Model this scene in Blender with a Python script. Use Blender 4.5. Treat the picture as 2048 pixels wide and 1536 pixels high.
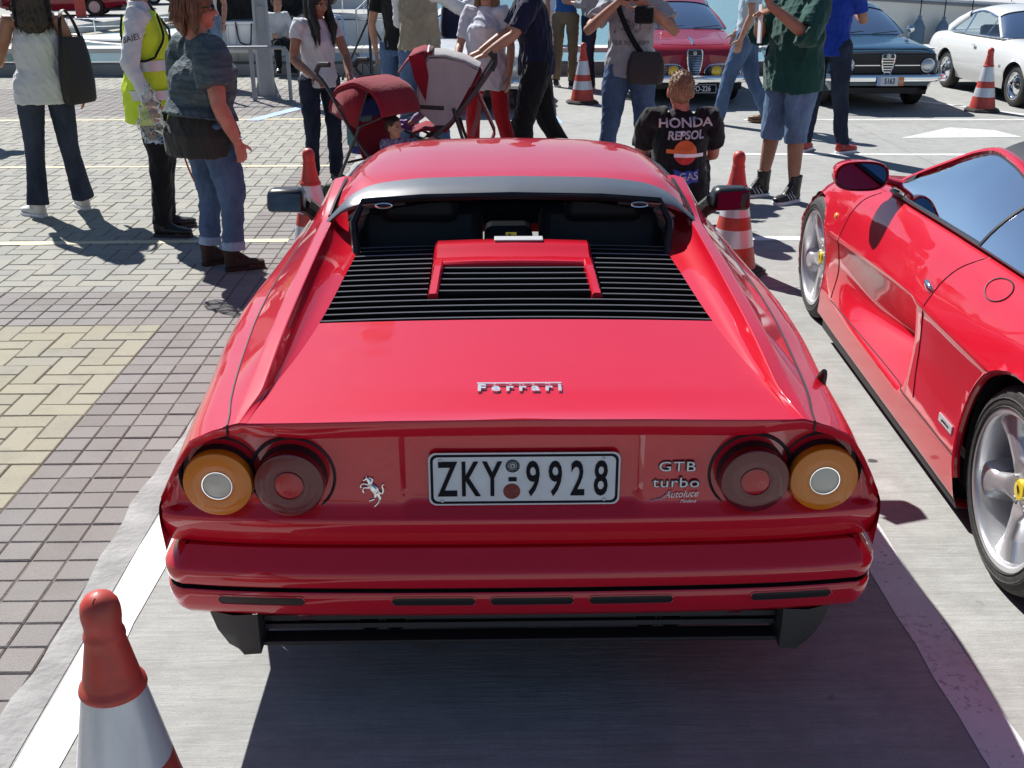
import bpy, bmesh, math, random
import numpy as np
from mathutils import Vector, Matrix, Euler
from mathutils.bvhtree import BVHTree
random.seed(7); np.random.seed(7)
R = math.radians; PI = math.pi
S = bpy.context.scene
COL = S.collection
for _o in list(bpy.data.objects): bpy.data.objects.remove(_o)

# ---------------------------------------------------------------- camera, sky, sun, exposure
cam_d = bpy.data.cameras.new('camera'); cam = bpy.data.objects.new('camera', cam_d); COL.objects.link(cam)
cam_d.sensor_width = 36; cam_d.lens = 36*2150/2048; cam_d.clip_start = .05; cam_d.clip_end = 3000
cam.location = (0, 0, 1.86); cam.rotation_euler = (R(90-22.2), 0, R(-1.05))
S.camera = cam
SUN_EL, SUN_AZ = 46.0, -34.0            # azimuth from +Y towards +X
W = bpy.data.worlds.new('World'); S.world = W; W.use_nodes = True
wn = W.node_tree.nodes; wl = W.node_tree.links
bg = wn['Background']; sky = wn.new('ShaderNodeTexSky'); sky.sky_type = 'NISHITA'; sky.sun_disc = False
sky.sun_elevation = R(SUN_EL); sky.sun_rotation = R(SUN_AZ); sky.air_density = 1.0; sky.dust_density = .15; sky.ozone_density = 3.5
wl.new(sky.outputs[0], bg.inputs[0]); bg.inputs[1].default_value = .055
sun_d = bpy.data.lights.new('sun', 'SUN'); sun = bpy.data.objects.new('sun', sun_d); COL.objects.link(sun)
sun_d.energy = 5.0; sun_d.angle = R(.53); sun_d.color = (1, .972, .93)
_d = Vector((math.sin(R(SUN_AZ))*math.cos(R(SUN_EL)), math.cos(R(SUN_AZ))*math.cos(R(SUN_EL)), math.sin(R(SUN_EL))))
sun.rotation_euler = _d.to_track_quat('Z', 'Y').to_euler(); sun.location = (-6, 9, 12)
vs = S.view_settings; vs.view_transform = 'Standard'; vs.look = 'None'; vs.gamma = 1; vs.use_curve_mapping = False
vs.exposure = .62
S.cycles.max_bounces = 8; S.cycles.transparent_max_bounces = 12
S.cycles.sample_clamp_indirect = 8; S.cycles.caustics_reflective = False; S.cycles.caustics_refractive = False

# ---------------------------------------------------------------- materials
def new_mat(name):
    m = bpy.data.materials.new(name); m.use_nodes = True
    n = m.node_tree.nodes; return m, n, m.node_tree.links, n['Principled BSDF']
def mat(name, col, rough=.5, metal=0., coat=0., coat_r=.03, spec=.5, bump=0., bscale=50., bstretch=None, var=0., vscale=3., vcol=None, trans=0., ior=1.5, emit=None, sheen=0.):
    m, n, l, b = new_mat(name)
    b.inputs['Base Color'].default_value = (*col, 1); b.inputs['Roughness'].default_value = rough
    b.inputs['Metallic'].default_value = metal; b.inputs['Coat Weight'].default_value = coat
    b.inputs['Coat Roughness'].default_value = coat_r; b.inputs['Specular IOR Level'].default_value = spec
    b.inputs['Transmission Weight'].default_value = trans; b.inputs['IOR'].default_value = ior
    b.inputs['Sheen Weight'].default_value = sheen
    if emit: b.inputs['Emission Color'].default_value = (*col, 1); b.inputs['Emission Strength'].default_value = emit
    tc = n.new('ShaderNodeTexCoord')
    src = tc.outputs['Object']
    if bstretch:
        mp = n.new('ShaderNodeMapping'); mp.inputs['Scale'].default_value = bstretch; l.new(src, mp.inputs[0]); src = mp.outputs[0]
    if bump:
        t = n.new('ShaderNodeTexNoise'); t.inputs['Scale'].default_value = bscale; t.inputs['Detail'].default_value = 4
        l.new(src, t.inputs['Vector']); bp = n.new('ShaderNodeBump'); bp.inputs['Strength'].default_value = bump; bp.inputs['Distance'].default_value = .01
        l.new(t.outputs[0], bp.inputs['Height']); l.new(bp.outputs[0], b.inputs['Normal'])
    if var:
        t2 = n.new('ShaderNodeTexNoise'); t2.inputs['Scale'].default_value = vscale; t2.inputs['Detail'].default_value = 5; l.new(src, t2.inputs['Vector'])
        mx = n.new('ShaderNodeMix'); mx.data_type = 'RGBA'
        v2 = vcol or tuple(c*(1-var) for c in col)
        rp = n.new('ShaderNodeValToRGB'); rp.color_ramp.elements[0].position = .35; rp.color_ramp.elements[1].position = .65
        l.new(t2.outputs[0], rp.inputs[0]); l.new(rp.outputs[0], mx.inputs[0])
        mx.inputs[6].default_value = (*col, 1); mx.inputs[7].default_value = (*v2, 1); l.new(mx.outputs[2], b.inputs['Base Color'])
    return m
def glass_mat(name, tint=(.6, .7, .75), refl=1.45, base=.05):
    m, n, l, b = new_mat(name); n.remove(b)
    out = n['Material Output']; tr = n.new('ShaderNodeBsdfTransparent'); tr.inputs[0].default_value = (*tint, 1)
    gl = n.new('ShaderNodeBsdfGlossy'); gl.inputs['Roughness'].default_value = .02; gl.inputs[0].default_value = (1, 1, 1, 1)
    fr = n.new('ShaderNodeFresnel'); fr.inputs[0].default_value = refl
    ad = n.new('ShaderNodeMath'); ad.operation = 'ADD'; ad.use_clamp = True; ad.inputs[1].default_value = base; l.new(fr.outputs[0], ad.inputs[0])
    mx = n.new('ShaderNodeMixShader'); l.new(ad.outputs[0], mx.inputs[0]); l.new(tr.outputs[0], mx.inputs[1]); l.new(gl.outputs[0], mx.inputs[2])
    l.new(mx.outputs[0], out.inputs[0]); return m
def paint(name, col, flake=0):
    m, n, l, b = new_mat(name)
    b.inputs['Specular IOR Level'].default_value = .12; b.inputs['Roughness'].default_value = .38; b.inputs['Coat Weight'].default_value = 1; b.inputs['Coat Roughness'].default_value = .015; b.inputs['Coat IOR'].default_value = 1.62
    tc = n.new('ShaderNodeTexCoord'); t = n.new('ShaderNodeTexNoise'); t.inputs['Scale'].default_value = 2.2; t.inputs['Detail'].default_value = 6; t.inputs['Roughness'].default_value = .7
    l.new(tc.outputs['Object'], t.inputs['Vector'])
    mx = n.new('ShaderNodeMix'); mx.data_type = 'RGBA'; l.new(t.outputs[0], mx.inputs[0])
    mx.inputs[6].default_value = (*[c*.93 for c in col], 1); mx.inputs[7].default_value = (*[min(1, c*1.06+.002) for c in col], 1); l.new(mx.outputs[2], b.inputs['Base Color'])
    # faint dust in the clear coat and orange peel
    t2 = n.new('ShaderNodeTexNoise'); t2.inputs['Scale'].default_value = 9; t2.inputs['Detail'].default_value = 8; l.new(tc.outputs['Object'], t2.inputs['Vector'])
    mr = n.new('ShaderNodeMapRange'); mr.inputs[1].default_value = .4; mr.inputs[2].default_value = .75; mr.inputs[3].default_value = .012; mr.inputs[4].default_value = .09
    l.new(t2.outputs[0], mr.inputs[0]); l.new(mr.outputs[0], b.inputs['Coat Roughness'])
    t3 = n.new('ShaderNodeTexNoise'); t3.inputs['Scale'].default_value = 5; t3.inputs['Detail'].default_value = 1; l.new(tc.outputs['Object'], t3.inputs['Vector'])
    bp = n.new('ShaderNodeBump'); bp.inputs['Strength'].default_value = .05; bp.inputs['Distance'].default_value = .02; l.new(t3.outputs[0], bp.inputs['Height']); l.new(bp.outputs[0], b.inputs['Coat Normal'])
    return m
def cloth(name, col, var=.25, rough=.85, bump=.5, bscale=22, stretch=(1, 1, .5), col2=None, vscale=6):
    return mat(name, col, rough=rough, bump=bump, bscale=bscale, bstretch=stretch, var=var, vscale=vscale, vcol=col2, sheen=.15, spec=.2)
M = {}
M['red'] = paint('red_paint', (.56, .003, .020))
M['black'] = mat('black_plastic', (.012, .012, .013), rough=.35)
M['blackmatte'] = mat('matte_black_trim', (.018, .018, .02), rough=.55, bump=.1, bscale=300)
M['satin'] = mat('satin_black_spoiler', (.07, .080, .095), rough=.36, bump=.05, bscale=400, spec=1.0, coat=.35, coat_r=.3)
M['rubber'] = mat('tyre_rubber', (.022, .022, .022), rough=.75, bump=.3, bscale=120, var=.4, vscale=30, vcol=(.04, .038, .035))
M['chrome'] = mat('chrome', (.85, .86, .88), rough=.08, metal=1, bump=.02, bscale=20)
M['alloy'] = mat('silver_alloy', (.72, .73, .75), rough=.30, metal=.7, coat=.5, bump=.03, bscale=200)
M['steel'] = mat('grey_steel', (.42, .43, .44), rough=.4, metal=.6, bump=.06, bscale=40)
M['darkint'] = mat('dark_interior', (.012, .012, .013), rough=.6, bump=.1, bscale=80)
M['seat'] = mat('dark_leather_seat', (.015, .014, .014), rough=.45, bump=.2, bscale=150)
M['greytrim'] = mat('grey_vinyl_trim', (.42, .43, .45), rough=.5, bump=.15, bscale=200)
M['glass'] = glass_mat('window_glass', (.55, .62, .66))
M['rearglass'] = glass_mat('rear_screen_glass', (.72, .73, .74), 1.18, .0)
M['darkglass'] = glass_mat('tinted_glass', (.25, .28, .3))
M['silver'] = mat('bright_silver', (.80, .81, .83), rough=.22, metal=.6, bump=.02)
M['badge'] = mat('badge_silver', (.78, .79, .82), rough=.35, bump=.02)
M['yellow'] = mat('yellow_badge', (.75, .55, .02), rough=.3, coat=.5, bump=.02)
M['white'] = mat('white_plastic', (.75, .76, .78), rough=.4, bump=.03, bscale=100)
def lens_mat(name, col, ribs=True, rough=.12):
    m, n, l, b = new_mat(name); b.inputs['Base Color'].default_value = (*col, 1); b.inputs['Roughness'].default_value = rough
    b.inputs['Coat Weight'].default_value = .35
    tc = n.new('ShaderNodeTexCoord'); w = n.new('ShaderNodeTexWave'); w.inputs['Scale'].default_value = 90; w.bands_direction = 'X'
    l.new(tc.outputs['Object'], w.inputs['Vector']); bp = n.new('ShaderNodeBump'); bp.inputs['Strength'].default_value = .20 if ribs else .05; bp.inputs['Distance'].default_value = .001
    l.new(w.outputs[0], bp.inputs['Height']); l.new(bp.outputs[0], b.inputs['Normal']); return m
M['amber'] = lens_mat('amber_lens', (.60, .17, .003)); M['redlens'] = lens_mat('red_lens', (.12, .004, .010)); M['redcore'] = lens_mat('red_core_lens', (.42, .012, .02))
M['clear'] = lens_mat('clear_ribbed_lens', (.55, .53, .45))

# ---------------------------------------------------------------- geometry helpers
class G:
    def __init__(s): s.v = []; s.f = []; s.m = []
    def add(s, V, F, mi=0, T=None):
        o = len(s.v)
        if T is not None: V = [T @ Vector(p) for p in V]
        s.v += [tuple(p) for p in V]; s.f += [tuple(i+o for i in f) for f in F]; s.m += [mi]*len(F); return s
    def box(s, c, d, mi=0, rot=None, T=None, taper=1.):
        x, y, z = d[0]/2, d[1]/2, d[2]/2
        V = [Vector((sx*x*(taper if sz > 0 else 1), sy*y*(taper if sz > 0 else 1), sz*z)) for sz in (-1, 1) for sy in (-1, 1) for sx in (-1, 1)]
        if rot is not None: V = [Euler(rot).to_matrix() @ v for v in V]
        V = [v+Vector(c) for v in V]
        return s.add(V, [(0, 2, 3, 1), (4, 5, 7, 6), (0, 1, 5, 4), (2, 6, 7, 3), (0, 4, 6, 2), (1, 3, 7, 5)], mi, T)
    def tube(s, P, r, n=8, mi=0, cap=True, flat=None, side=None, T=None):
        P = [Vector(p) for p in P]; k = len(P)
        if not isinstance(r, (list, tuple)): r = [r]*k
        V = []; prev = None
        for i, p in enumerate(P):
            t = (P[min(i+1, k-1)]-P[max(i-1, 0)])
            t = t.normalized() if t.length > 1e-9 else Vector((0, 0, 1))
            ref = Vector(side) if side is not None else (prev if prev is not None else (Vector((1, 0, 0)) if abs(t.x) < .9 else Vector((0, 1, 0))))
            a = ref-t*ref.dot(t)
            a = a.normalized() if a.length > 1e-6 else t.orthogonal().normalized()
            prev = a; b = t.cross(a)
            ra, rb = r[i] if isinstance(r[i], (tuple, list)) else (r[i], r[i]*(flat or 1))
            for j in range(n):
                th = 2*PI*j/n; V.append(p+a*(ra*math.cos(th))+b*(rb*math.sin(th)))
        F = [(i*n+j, i*n+(j+1) % n, (i+1)*n+(j+1) % n, (i+1)*n+j) for i in range(k-1) for j in range(n)]
        if cap: F += [tuple(range(n-1, -1, -1)), tuple((k-1)*n+j for j in range(n))]
        return s.add(V, F, mi, T)
    def ell(s, c, r, mi=0, rot=None, nu=14, nv=9, T=None):
        V = []; F = []
        for i in range(nv+1):
            ph = PI*i/nv
            for j in range(nu):
                th = 2*PI*j/nu; v = Vector((r[0]*math.sin(ph)*math.cos(th), r[1]*math.sin(ph)*math.sin(th), r[2]*math.cos(ph)))
                if rot is not None: v = Euler(rot).to_matrix() @ v
                V.append(v+Vector(c))
        for i in range(nv):
            for j in range(nu): F.append((i*nu+j, (i+1)*nu+j, (i+1)*nu+(j+1) % nu, i*nu+(j+1) % nu))
        return s.add(V, F, mi, T)
    def lathe(s, prof, n=24, mi=0, c=(0, 0, 0), axis='z', T=None, mats=None):
        V = []; F = []; k = len(prof)
        for (r, h) in prof:
            for j in range(n):
                th = 2*PI*j/n; a, b = r*math.cos(th), r*math.sin(th)
                p = {'z': (a, b, h), 'y': (a, h, b), 'x': (h, a, b)}[axis]; V.append((p[0]+c[0], p[1]+c[1], p[2]+c[2]))
        o = len(s.f)
        for i in range(k-1):
            for j in range(n): F.append((i*n+j, i*n+(j+1) % n, (i+1)*n+(j+1) % n, (i+1)*n+j))
        s.add(V, F, mi, T)
        if mats: s.m[o:] = [mats[i] for i in range(k-1) for j in range(n)]
        return s
    def grid(s, P, mi=0, wrap=False, flip=False, T=None):
        a, b = len(P), len(P[0]); V = [q for row in P for q in row]; F = []
        for i in range(a-1):
            for j in range(b if wrap else b-1):
                q = (i*b+j, i*b+(j+1) % b, (i+1)*b+(j+1) % b, (i+1)*b+j); F.append(q[::-1] if flip else q)
        return s.add(V, F, mi, T)
    def prism(s, poly, h, T=None, mi=0):        # polygon in xy, extruded in z by h
        n = len(poly); V = [(x, y, 0) for x, y in poly]+[(x, y, h) for x, y in poly]
        F = [tuple(range(n-1, -1, -1)), tuple(range(n, 2*n))]+[(i, (i+1) % n, n+(i+1) % n, n+i) for i in range(n)]
        return s.add(V, F, mi, T)
    def mesh(s, name, mats, smooth=True, angle=35):
        me = bpy.data.meshes.new(name); me.from_pydata(s.v, [], s.f); 
        for m in mats: me.materials.append(m)
        if len(mats) > 1: me.polygons.foreach_set('material_index', s.m)
        if smooth:
            me.polygons.foreach_set('use_smooth', [True]*len(me.polygons)); me.set_sharp_from_angle(angle=R(angle))
        me.update(); return me
    def obj(s, name, mats, parent=None, smooth=True, angle=35, bevel=0, fixn=False):
        if not isinstance(mats, (list, tuple)): mats = [mats]
        me = s.mesh(name, mats, smooth, angle)
        if fixn:
            bm = bmesh.new(); bm.from_mesh(me); bmesh.ops.recalc_face_normals(bm, faces=bm.faces); bm.to_mesh(me); bm.free()
        return link(name, me, parent, bevel)
def link(name, me, parent=None, bevel=0):
    o = bpy.data.objects.new(name, me); COL.objects.link(o)
    if parent: o.parent = parent
    if bevel:
        md = o.modifiers.new('bevel', 'BEVEL'); md.width = bevel; md.segments = 2; md.limit_method = 'ANGLE'; md.angle_limit = R(40); md.harden_normals = False
    return o
def tag(o, label=None, cat=None, group=None, kind=None):
    if label: o['label'] = label
    if cat: o['category'] = cat
    if group: o['group'] = group
    if kind: o['kind'] = kind
    return o
def thing(name, label, cat, loc=(0, 0, 0), rz=0, group=None):
    o = bpy.data.objects.new(name, None); o.empty_display_size = .1; COL.objects.link(o); o.location = loc; o.rotation_euler = (0, 0, rz)
    return tag(o, label, cat, group)
def apply_mods(o):
    dg = bpy.context.evaluated_depsgraph_get(); me = bpy.data.meshes.new_from_object(o.evaluated_get(dg)); o.modifiers.clear()
    old = o.data; o.data = me; bpy.data.meshes.remove(old); return o
def copy_tree(root, loc, rz, label, group=None):
    r = root.copy(); COL.objects.link(r); r.location = loc; r.rotation_euler = (0, 0, rz); r['label'] = label
    if group: r['group'] = group
    for ch in list(root.children):
        c = ch.copy(); COL.objects.link(c); c.parent = r
        for g in list(ch.children):
            d = g.copy(); COL.objects.link(d); d.parent = c
    return r
def text_obj(name, s, size, m, T, parent=None, extrude=.001, sx=1., shear=0., align='CENTER', bold=0., space=1., smooth=False, project=None, subdiv=0):
    cu = bpy.data.curves.new('t', 'FONT'); cu.body = s; cu.size = size; cu.extrude = extrude; cu.shear = shear; cu.align_x = align; cu.align_y = 'CENTER'; cu.offset = bold; cu.space_character = space; cu.resolution_u = 3
    o = bpy.data.objects.new('t', cu); COL.objects.link(o)
    dg = bpy.context.evaluated_depsgraph_get(); dg.update(); me = bpy.data.meshes.new_from_object(o.evaluated_get(dg)); bpy.data.objects.remove(o)
    me.name = name; me.materials.clear(); me.materials.append(m)
    if subdiv:
        bm = bmesh.new(); bm.from_mesh(me); bmesh.ops.subdivide_edges(bm, edges=[e for e in bm.edges if e.calc_length() > subdiv], cuts=2); bmesh.ops.triangulate(bm, faces=bm.faces); bm.to_mesh(me); bm.free()
    for v in me.vertices:
        p = T @ Vector((v.co.x*sx, v.co.y, v.co.z))
        v.co = project(p) if project else p
    me.update(); return link(name, me, parent)
def frame(origin, xdir, ydir):      # matrix whose local x,y lie along the given directions
    x = Vector(xdir).normalized(); y = Vector(ydir); y = (y-x*y.dot(x)).normalized(); z = x.cross(y)
    m = Matrix((x, y, z)).transposed().to_4x4(); m.translation = Vector(origin); return m
def pchip(t, Y, q):
    t = np.asarray(t, float); Y = np.asarray(Y, float); h = np.diff(t); d = np.diff(Y, axis=0)/h.reshape(-1, *([1]*(Y.ndim-1)))
    n = len(t); m = np.zeros_like(Y); m[0] = d[0]; m[-1] = d[-1]
    for i in range(1, n-1):
        a, b = d[i-1], d[i]; w1, w2 = 2*h[i]+h[i-1], h[i]+2*h[i-1]; ok = a*b > 0
        with np.errstate(divide='ignore', invalid='ignore'): hm = (w1+w2)/(w1/np.where(ok, a, 1)+w2/np.where(ok, b, 1))
        m[i] = np.where(ok, hm, 0)
    out = []
    for x in np.atleast_1d(q):
        i = int(np.clip(np.searchsorted(t, x)-1, 0, n-2)); s = (x-t[i])/h[i]
        out.append((2*s**3-3*s**2+1)*Y[i]+(s**3-2*s**2+s)*h[i]*m[i]+(-2*s**3+3*s**2)*Y[i+1]+(s**3-s**2)*h[i]*m[i+1])
    return np.array(out)
def section(P, rad, nf=5, ns=3):
    P = [np.array(p, float) for p in P]; out = [P[0]]; last = P[0]
    for i in range(1, len(P)-1):
        a, b, c = P[i-1], P[i], P[i+1]; la, lc = np.linalg.norm(a-b), np.linalg.norm(c-b); r = rad[i]
        p = b+(a-b)*(min(r/la, .48) if la > 1e-9 else 0); q = b+(c-b)*(min(r/lc, .48) if lc > 1e-9 else 0)
        out += [last+(p-last)*(k/ns) for k in range(1, ns)]
        out += [(1-s)**2*p+2*s*(1-s)*b+s*s*q for s in np.linspace(0, 1, nf)]; last = q
    out += [last+(P[-1]-last)*(k/ns) for k in range(1, ns+1)]
    return out
def loft(st, rad, q=None, nq=60, nf=5, ns=3, t=None):
    A = np.array(st, float); t = t or [a[:, 1].mean() for a in A]
    q = np.linspace(t[0], t[-1], nq) if q is None else q
    C = pchip(t, A, q); return np.array([section(c, rad, nf, ns) for c in C])
def arch_trim(V, F, arches, xmin=.4):
    V = [list(v) for v in V]; ins = {}
    for i, v in enumerate(V):
        for (yc, zc, r) in arches:
            if abs(v[0]) > xmin and (v[1]-yc)**2+(v[2]-zc)**2 < r*r: ins[i] = (yc, zc, r)
    F2 = [f for f in F if not all(i in ins for i in f)]
    for i in {i for f in F2 for i in f if i in ins}:
        yc, zc, r = ins[i]; d = math.hypot(V[i][1]-yc, V[i][2]-zc) or 1e-6
        V[i][1] = yc+(V[i][1]-yc)*r/d; V[i][2] = zc+(V[i][2]-zc)*r/d
    return V, F2
def grid_vf(P, mirror=False):
    P = np.array(P); 
    if mirror: P = P*np.array([-1, 1, 1])
    a, b, _ = P.shape; V = P.reshape(-1, 3).tolist()
    F = [(i*b+j, i*b+j+1, (i+1)*b+j+1, (i+1)*b+j) for i in range(a-1) for j in range(b-1)]
    if mirror: F = [f[::-1] for f in F]
    return V, F
def bvh_of(o):
    me = o.data; return BVHTree.FromPolygons([v.co for v in me.vertices], [p.vertices for p in me.polygons])
def cast(bv, o, d, off=0.):
    h = bv.ray_cast(Vector(o), Vector(d).normalized())
    return None if h[0] is None else h[0]-Vector(d).normalized()*off
def seam(bv, pts, d, start, name, parent, r=.0022, m=None, closed=False):
    P = [q for q in (cast(bv, Vector(p)-Vector(d)*start, d, .0005) for p in pts) if q is not None]
    if closed: P.append(P[0])
    if len(P) > 1: return G().tube(P, r, 5).obj(name, m or M['black'], parent)
def bez(a, b, c, n=10):
    a, b, c = Vector(a), Vector(b), Vector(c); return [(1-s)**2*a+2*s*(1-s)*b+s*s*c for s in [i/n for i in range(n+1)]]
def resamp(P, n):
    P = [Vector(p) for p in P]; t = [0]
    for a, b in zip(P, P[1:]): t.append(t[-1]+(b-a).length+1e-9)
    return [Vector(v) for v in pchip(t, [tuple(p) for p in P], np.linspace(0, t[-1], n))]
# ================================================================ THE SETTING
def ramp(n, l, src, p0, p1, c0=(0, 0, 0, 1), c1=(1, 1, 1, 1)):
    r = n.new('ShaderNodeValToRGB'); r.color_ramp.elements[0].position = p0; r.color_ramp.elements[1].position = p1
    r.color_ramp.elements[0].color = c0; r.color_ramp.elements[1].color = c1; l.new(src, r.inputs[0]); return r.outputs[0]
def noise(n, l, vec, scale, detail=4, rough=.5, stretch=None):
    if stretch: mp = n.new('ShaderNodeMapping'); mp.inputs['Scale'].default_value = stretch; l.new(vec, mp.inputs[0]); vec = mp.outputs[0]
    t = n.new('ShaderNodeTexNoise'); t.inputs['Scale'].default_value = scale; t.inputs['Detail'].default_value = detail; t.inputs['Roughness'].default_value = rough
    l.new(vec, t.inputs['Vector']); return t.outputs[0]
def mixc(n, l, fac, a, b, mode='MIX'):
    x = n.new('ShaderNodeMix'); x.data_type = 'RGBA'; x.blend_type = mode
    for k, v in ((0, fac), (6, a), (7, b)):
        if isinstance(v, (int, float)): x.inputs[k].default_value = v
        elif isinstance(v, tuple): x.inputs[k].default_value = (*v, 1) if len(v) == 3 else v
        else: l.new(v, x.inputs[k])
    return x.outputs[2]
def concrete_mat():
    m, n, l, b = new_mat('brushed_concrete'); pos = n.new('ShaderNodeNewGeometry').outputs['Position']
    big = noise(n, l, pos, .9, 6, .6); c = mixc(n, l, ramp(n, l, big, .3, .72), (.325, .33, .315), (.43, .435, .415))
    streak = noise(n, l, pos, 1, 5, .65, (3.2, 34, 1)); c = mixc(n, l, ramp(n, l, streak, .44, .80), c, (.28, .28, .265))
    c = mixc(n, l, .20, c, mixc(n, l, ramp(n, l, noise(n, l, pos, 1, 3, .6, (16, 95, 1)), .40, .62), c, (.25, .25, .24)))
    c = mixc(n, l, .55, c, mixc(n, l, ramp(n, l, noise(n, l, pos, 7, 7, .72), .42, .66), c, (.24, .24, .232)))
    grit = noise(n, l, pos, 160, 3, .7); c = mixc(n, l, ramp(n, l, grit, .56, .72), c, (.22, .21, .19))
    st = noise(n, l, pos, 2.6, 5, .7); c = mixc(n, l, ramp(n, l, st, .60, .74), c, (.24, .23, .215))
    vo = n.new('ShaderNodeTexVoronoi'); vo.inputs['Scale'].default_value = 3.4; l.new(pos, vo.inputs['Vector'])
    ns = noise(n, l, pos, 26, 3); ad = n.new('ShaderNodeMath'); ad.operation = 'MULTIPLY_ADD'; ad.inputs[1].default_value = .11; l.new(ns, ad.inputs[0]); l.new(vo.outputs['Distance'], ad.inputs[2])
    spot = ramp(n, l, ad.outputs[0], .112, .135, (1, 1, 1, 1), (0, 0, 0, 1)); mk = n.new('ShaderNodeMath'); mk.operation = 'MULTIPLY'; l.new(spot, mk.inputs[0]); l.new(ramp(n, l, noise(n, l, pos, 1.7, 3), .54, .62), mk.inputs[1]); c = mixc(n, l, mk.outputs[0], c, (.07, .068, .07))
    l.new(c, b.inputs['Base Color']); b.inputs['Roughness'].default_value = .85; b.inputs['Specular IOR Level'].default_value = .3
    h = noise(n, l, pos, 1, 4, .7, (5, 60, 1)); bp = n.new('ShaderNodeBump'); bp.inputs['Strength'].default_value = .32; bp.inputs['Distance'].default_value = .012; l.new(h, bp.inputs['Height'])
    bp2 = n.new('ShaderNodeBump'); bp2.inputs['Strength'].default_value = .25; bp2.inputs['Distance'].default_value = .004; l.new(grit, bp2.inputs['Height']); l.new(bp.outputs[0], bp2.inputs['Normal']); l.new(bp2.outputs[0], b.inputs['Normal'])
    return m
def brick_mat(name, c1, c2, c3):
    m, n, l, b = new_mat(name); ge = n.new('ShaderNodeNewGeometry'); pos = ge.outputs['Position']
    oi = n.new('ShaderNodeObjectInfo'); ad = n.new('ShaderNodeMath'); ad.operation = 'ADD'; l.new(ge.outputs['Random Per Island'], ad.inputs[0]); l.new(oi.outputs['Random'], ad.inputs[1])
    fr = n.new('ShaderNodeMath'); fr.operation = 'FRACT'; l.new(ad.outputs[0], fr.inputs[0])
    r = n.new('ShaderNodeValToRGB'); l.new(fr.outputs[0], r.inputs[0]); r.color_ramp.elements[0].color = (*c1, 1); r.color_ramp.elements[1].color = (*c3, 1); e = r.color_ramp.elements.new(.55); e.color = (*c2, 1)
    c = mixc(n, l, ramp(n, l, noise(n, l, pos, 1.3, 6, .65), .50, 1.25), r.outputs[0], (.31, .305, .295))
    gr = noise(n, l, pos, 190, 3, .75); c = mixc(n, l, ramp(n, l, gr, .57, .68), c, (.20, .18, .165))
    c = mixc(n, l, ramp(n, l, noise(n, l, pos, 4.5, 6, .7), .52, .82, (0, 0, 0, 1), (.6, .6, .6, 1)), c, (.19, .175, .16))
    c = mixc(n, l, ramp(n, l, gr, .26, .36, (1, 1, 1, 1), (0, 0, 0, 1)), c, (.40, .385, .36))
    l.new(c, b.inputs['Base Color']); b.inputs['Roughness'].default_value = .9; b.inputs['Specular IOR Level'].default_value = .3
    bp = n.new('ShaderNodeBump'); bp.inputs['Strength'].default_value = .5; bp.inputs['Distance'].default_value = .006; l.new(noise(n, l, pos, 120, 5, .7), bp.inputs['Height']); l.new(bp.outputs[0], b.inputs['Normal'])
    return m
def paintline_mat(name, col, wear=.62, under=(.38, .37, .34)):
    m, n, l, b = new_mat(name); pos = n.new('ShaderNodeNewGeometry').outputs['Position']
    w1 = noise(n, l, pos, 38, 6, .75); w2 = noise(n, l, pos, 3, 3); ad = n.new('ShaderNodeMath'); ad.operation = 'MULTIPLY_ADD'; ad.inputs[1].default_value = .45; l.new(w2, ad.inputs[0]); l.new(w1, ad.inputs[2])
    c = mixc(n, l, ramp(n, l, ad.outputs[0], wear+.2, wear+.3), col, under)
    c = mixc(n, l, ramp(n, l, noise(n, l, pos, 5, 4), .4, .8), c, tuple(x*.85 for x in col))
    l.new(c, b.inputs['Base Color']); b.inputs['Roughness'].default_value = .75; return m
M['concrete'] = concrete_mat()
M['mortar'] = mat('joint_sand', (.21, .19, .155), rough=.95, bump=.5, bscale=90, var=.5, vscale=3)
M['cement'] = mat('smeared_cement', (.37, .37, .36), rough=.9, bump=.6, bscale=40, var=.3, vscale=7)
M['brick_y'] = brick_mat('yellow_paver', (.325, .303, .225), (.36, .338, .25), (.305, .29, .228))
M['brick_g'] = brick_mat('pale_grey_paver', (.315, .31, .272), (.355, .346, .298), (.29, .29, .268))
M['brick_p'] = brick_mat('mauve_paver', (.215, .198, .186), (.262, .243, .23), (.235, .222, .215))
M['line_w'] = paintline_mat('white_road_paint', (.84, .84, .83), .66)
M['line_worn'] = paintline_mat('worn_white_road_paint', (.72, .73, .72), .50)
M['line_mid'] = paintline_mat('scuffed_white_road_paint', (.80, .80, .79), .58)
M['line_b'] = paintline_mat('pale_blue_road_paint', (.33, .45, .66), .60)
M['line_y'] = paintline_mat('cream_road_paint', (.72, .62, .40), .55, (.4, .38, .33))
M['quay'] = mat('grey_quay_concrete', (.34, .335, .325), rough=.85, bump=.5, bscale=14, var=.25, vscale=1.2)
M['coping'] = mat('pale_coping', (.62, .62, .60), rough=.8, bump=.3, bscale=20, var=.15, vscale=2)
M['sandstone'] = mat('sandy_quay_concrete', (.40, .36, .28), rough=.9, bump=.5, bscale=6, var=.2, vscale=.8)

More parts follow.
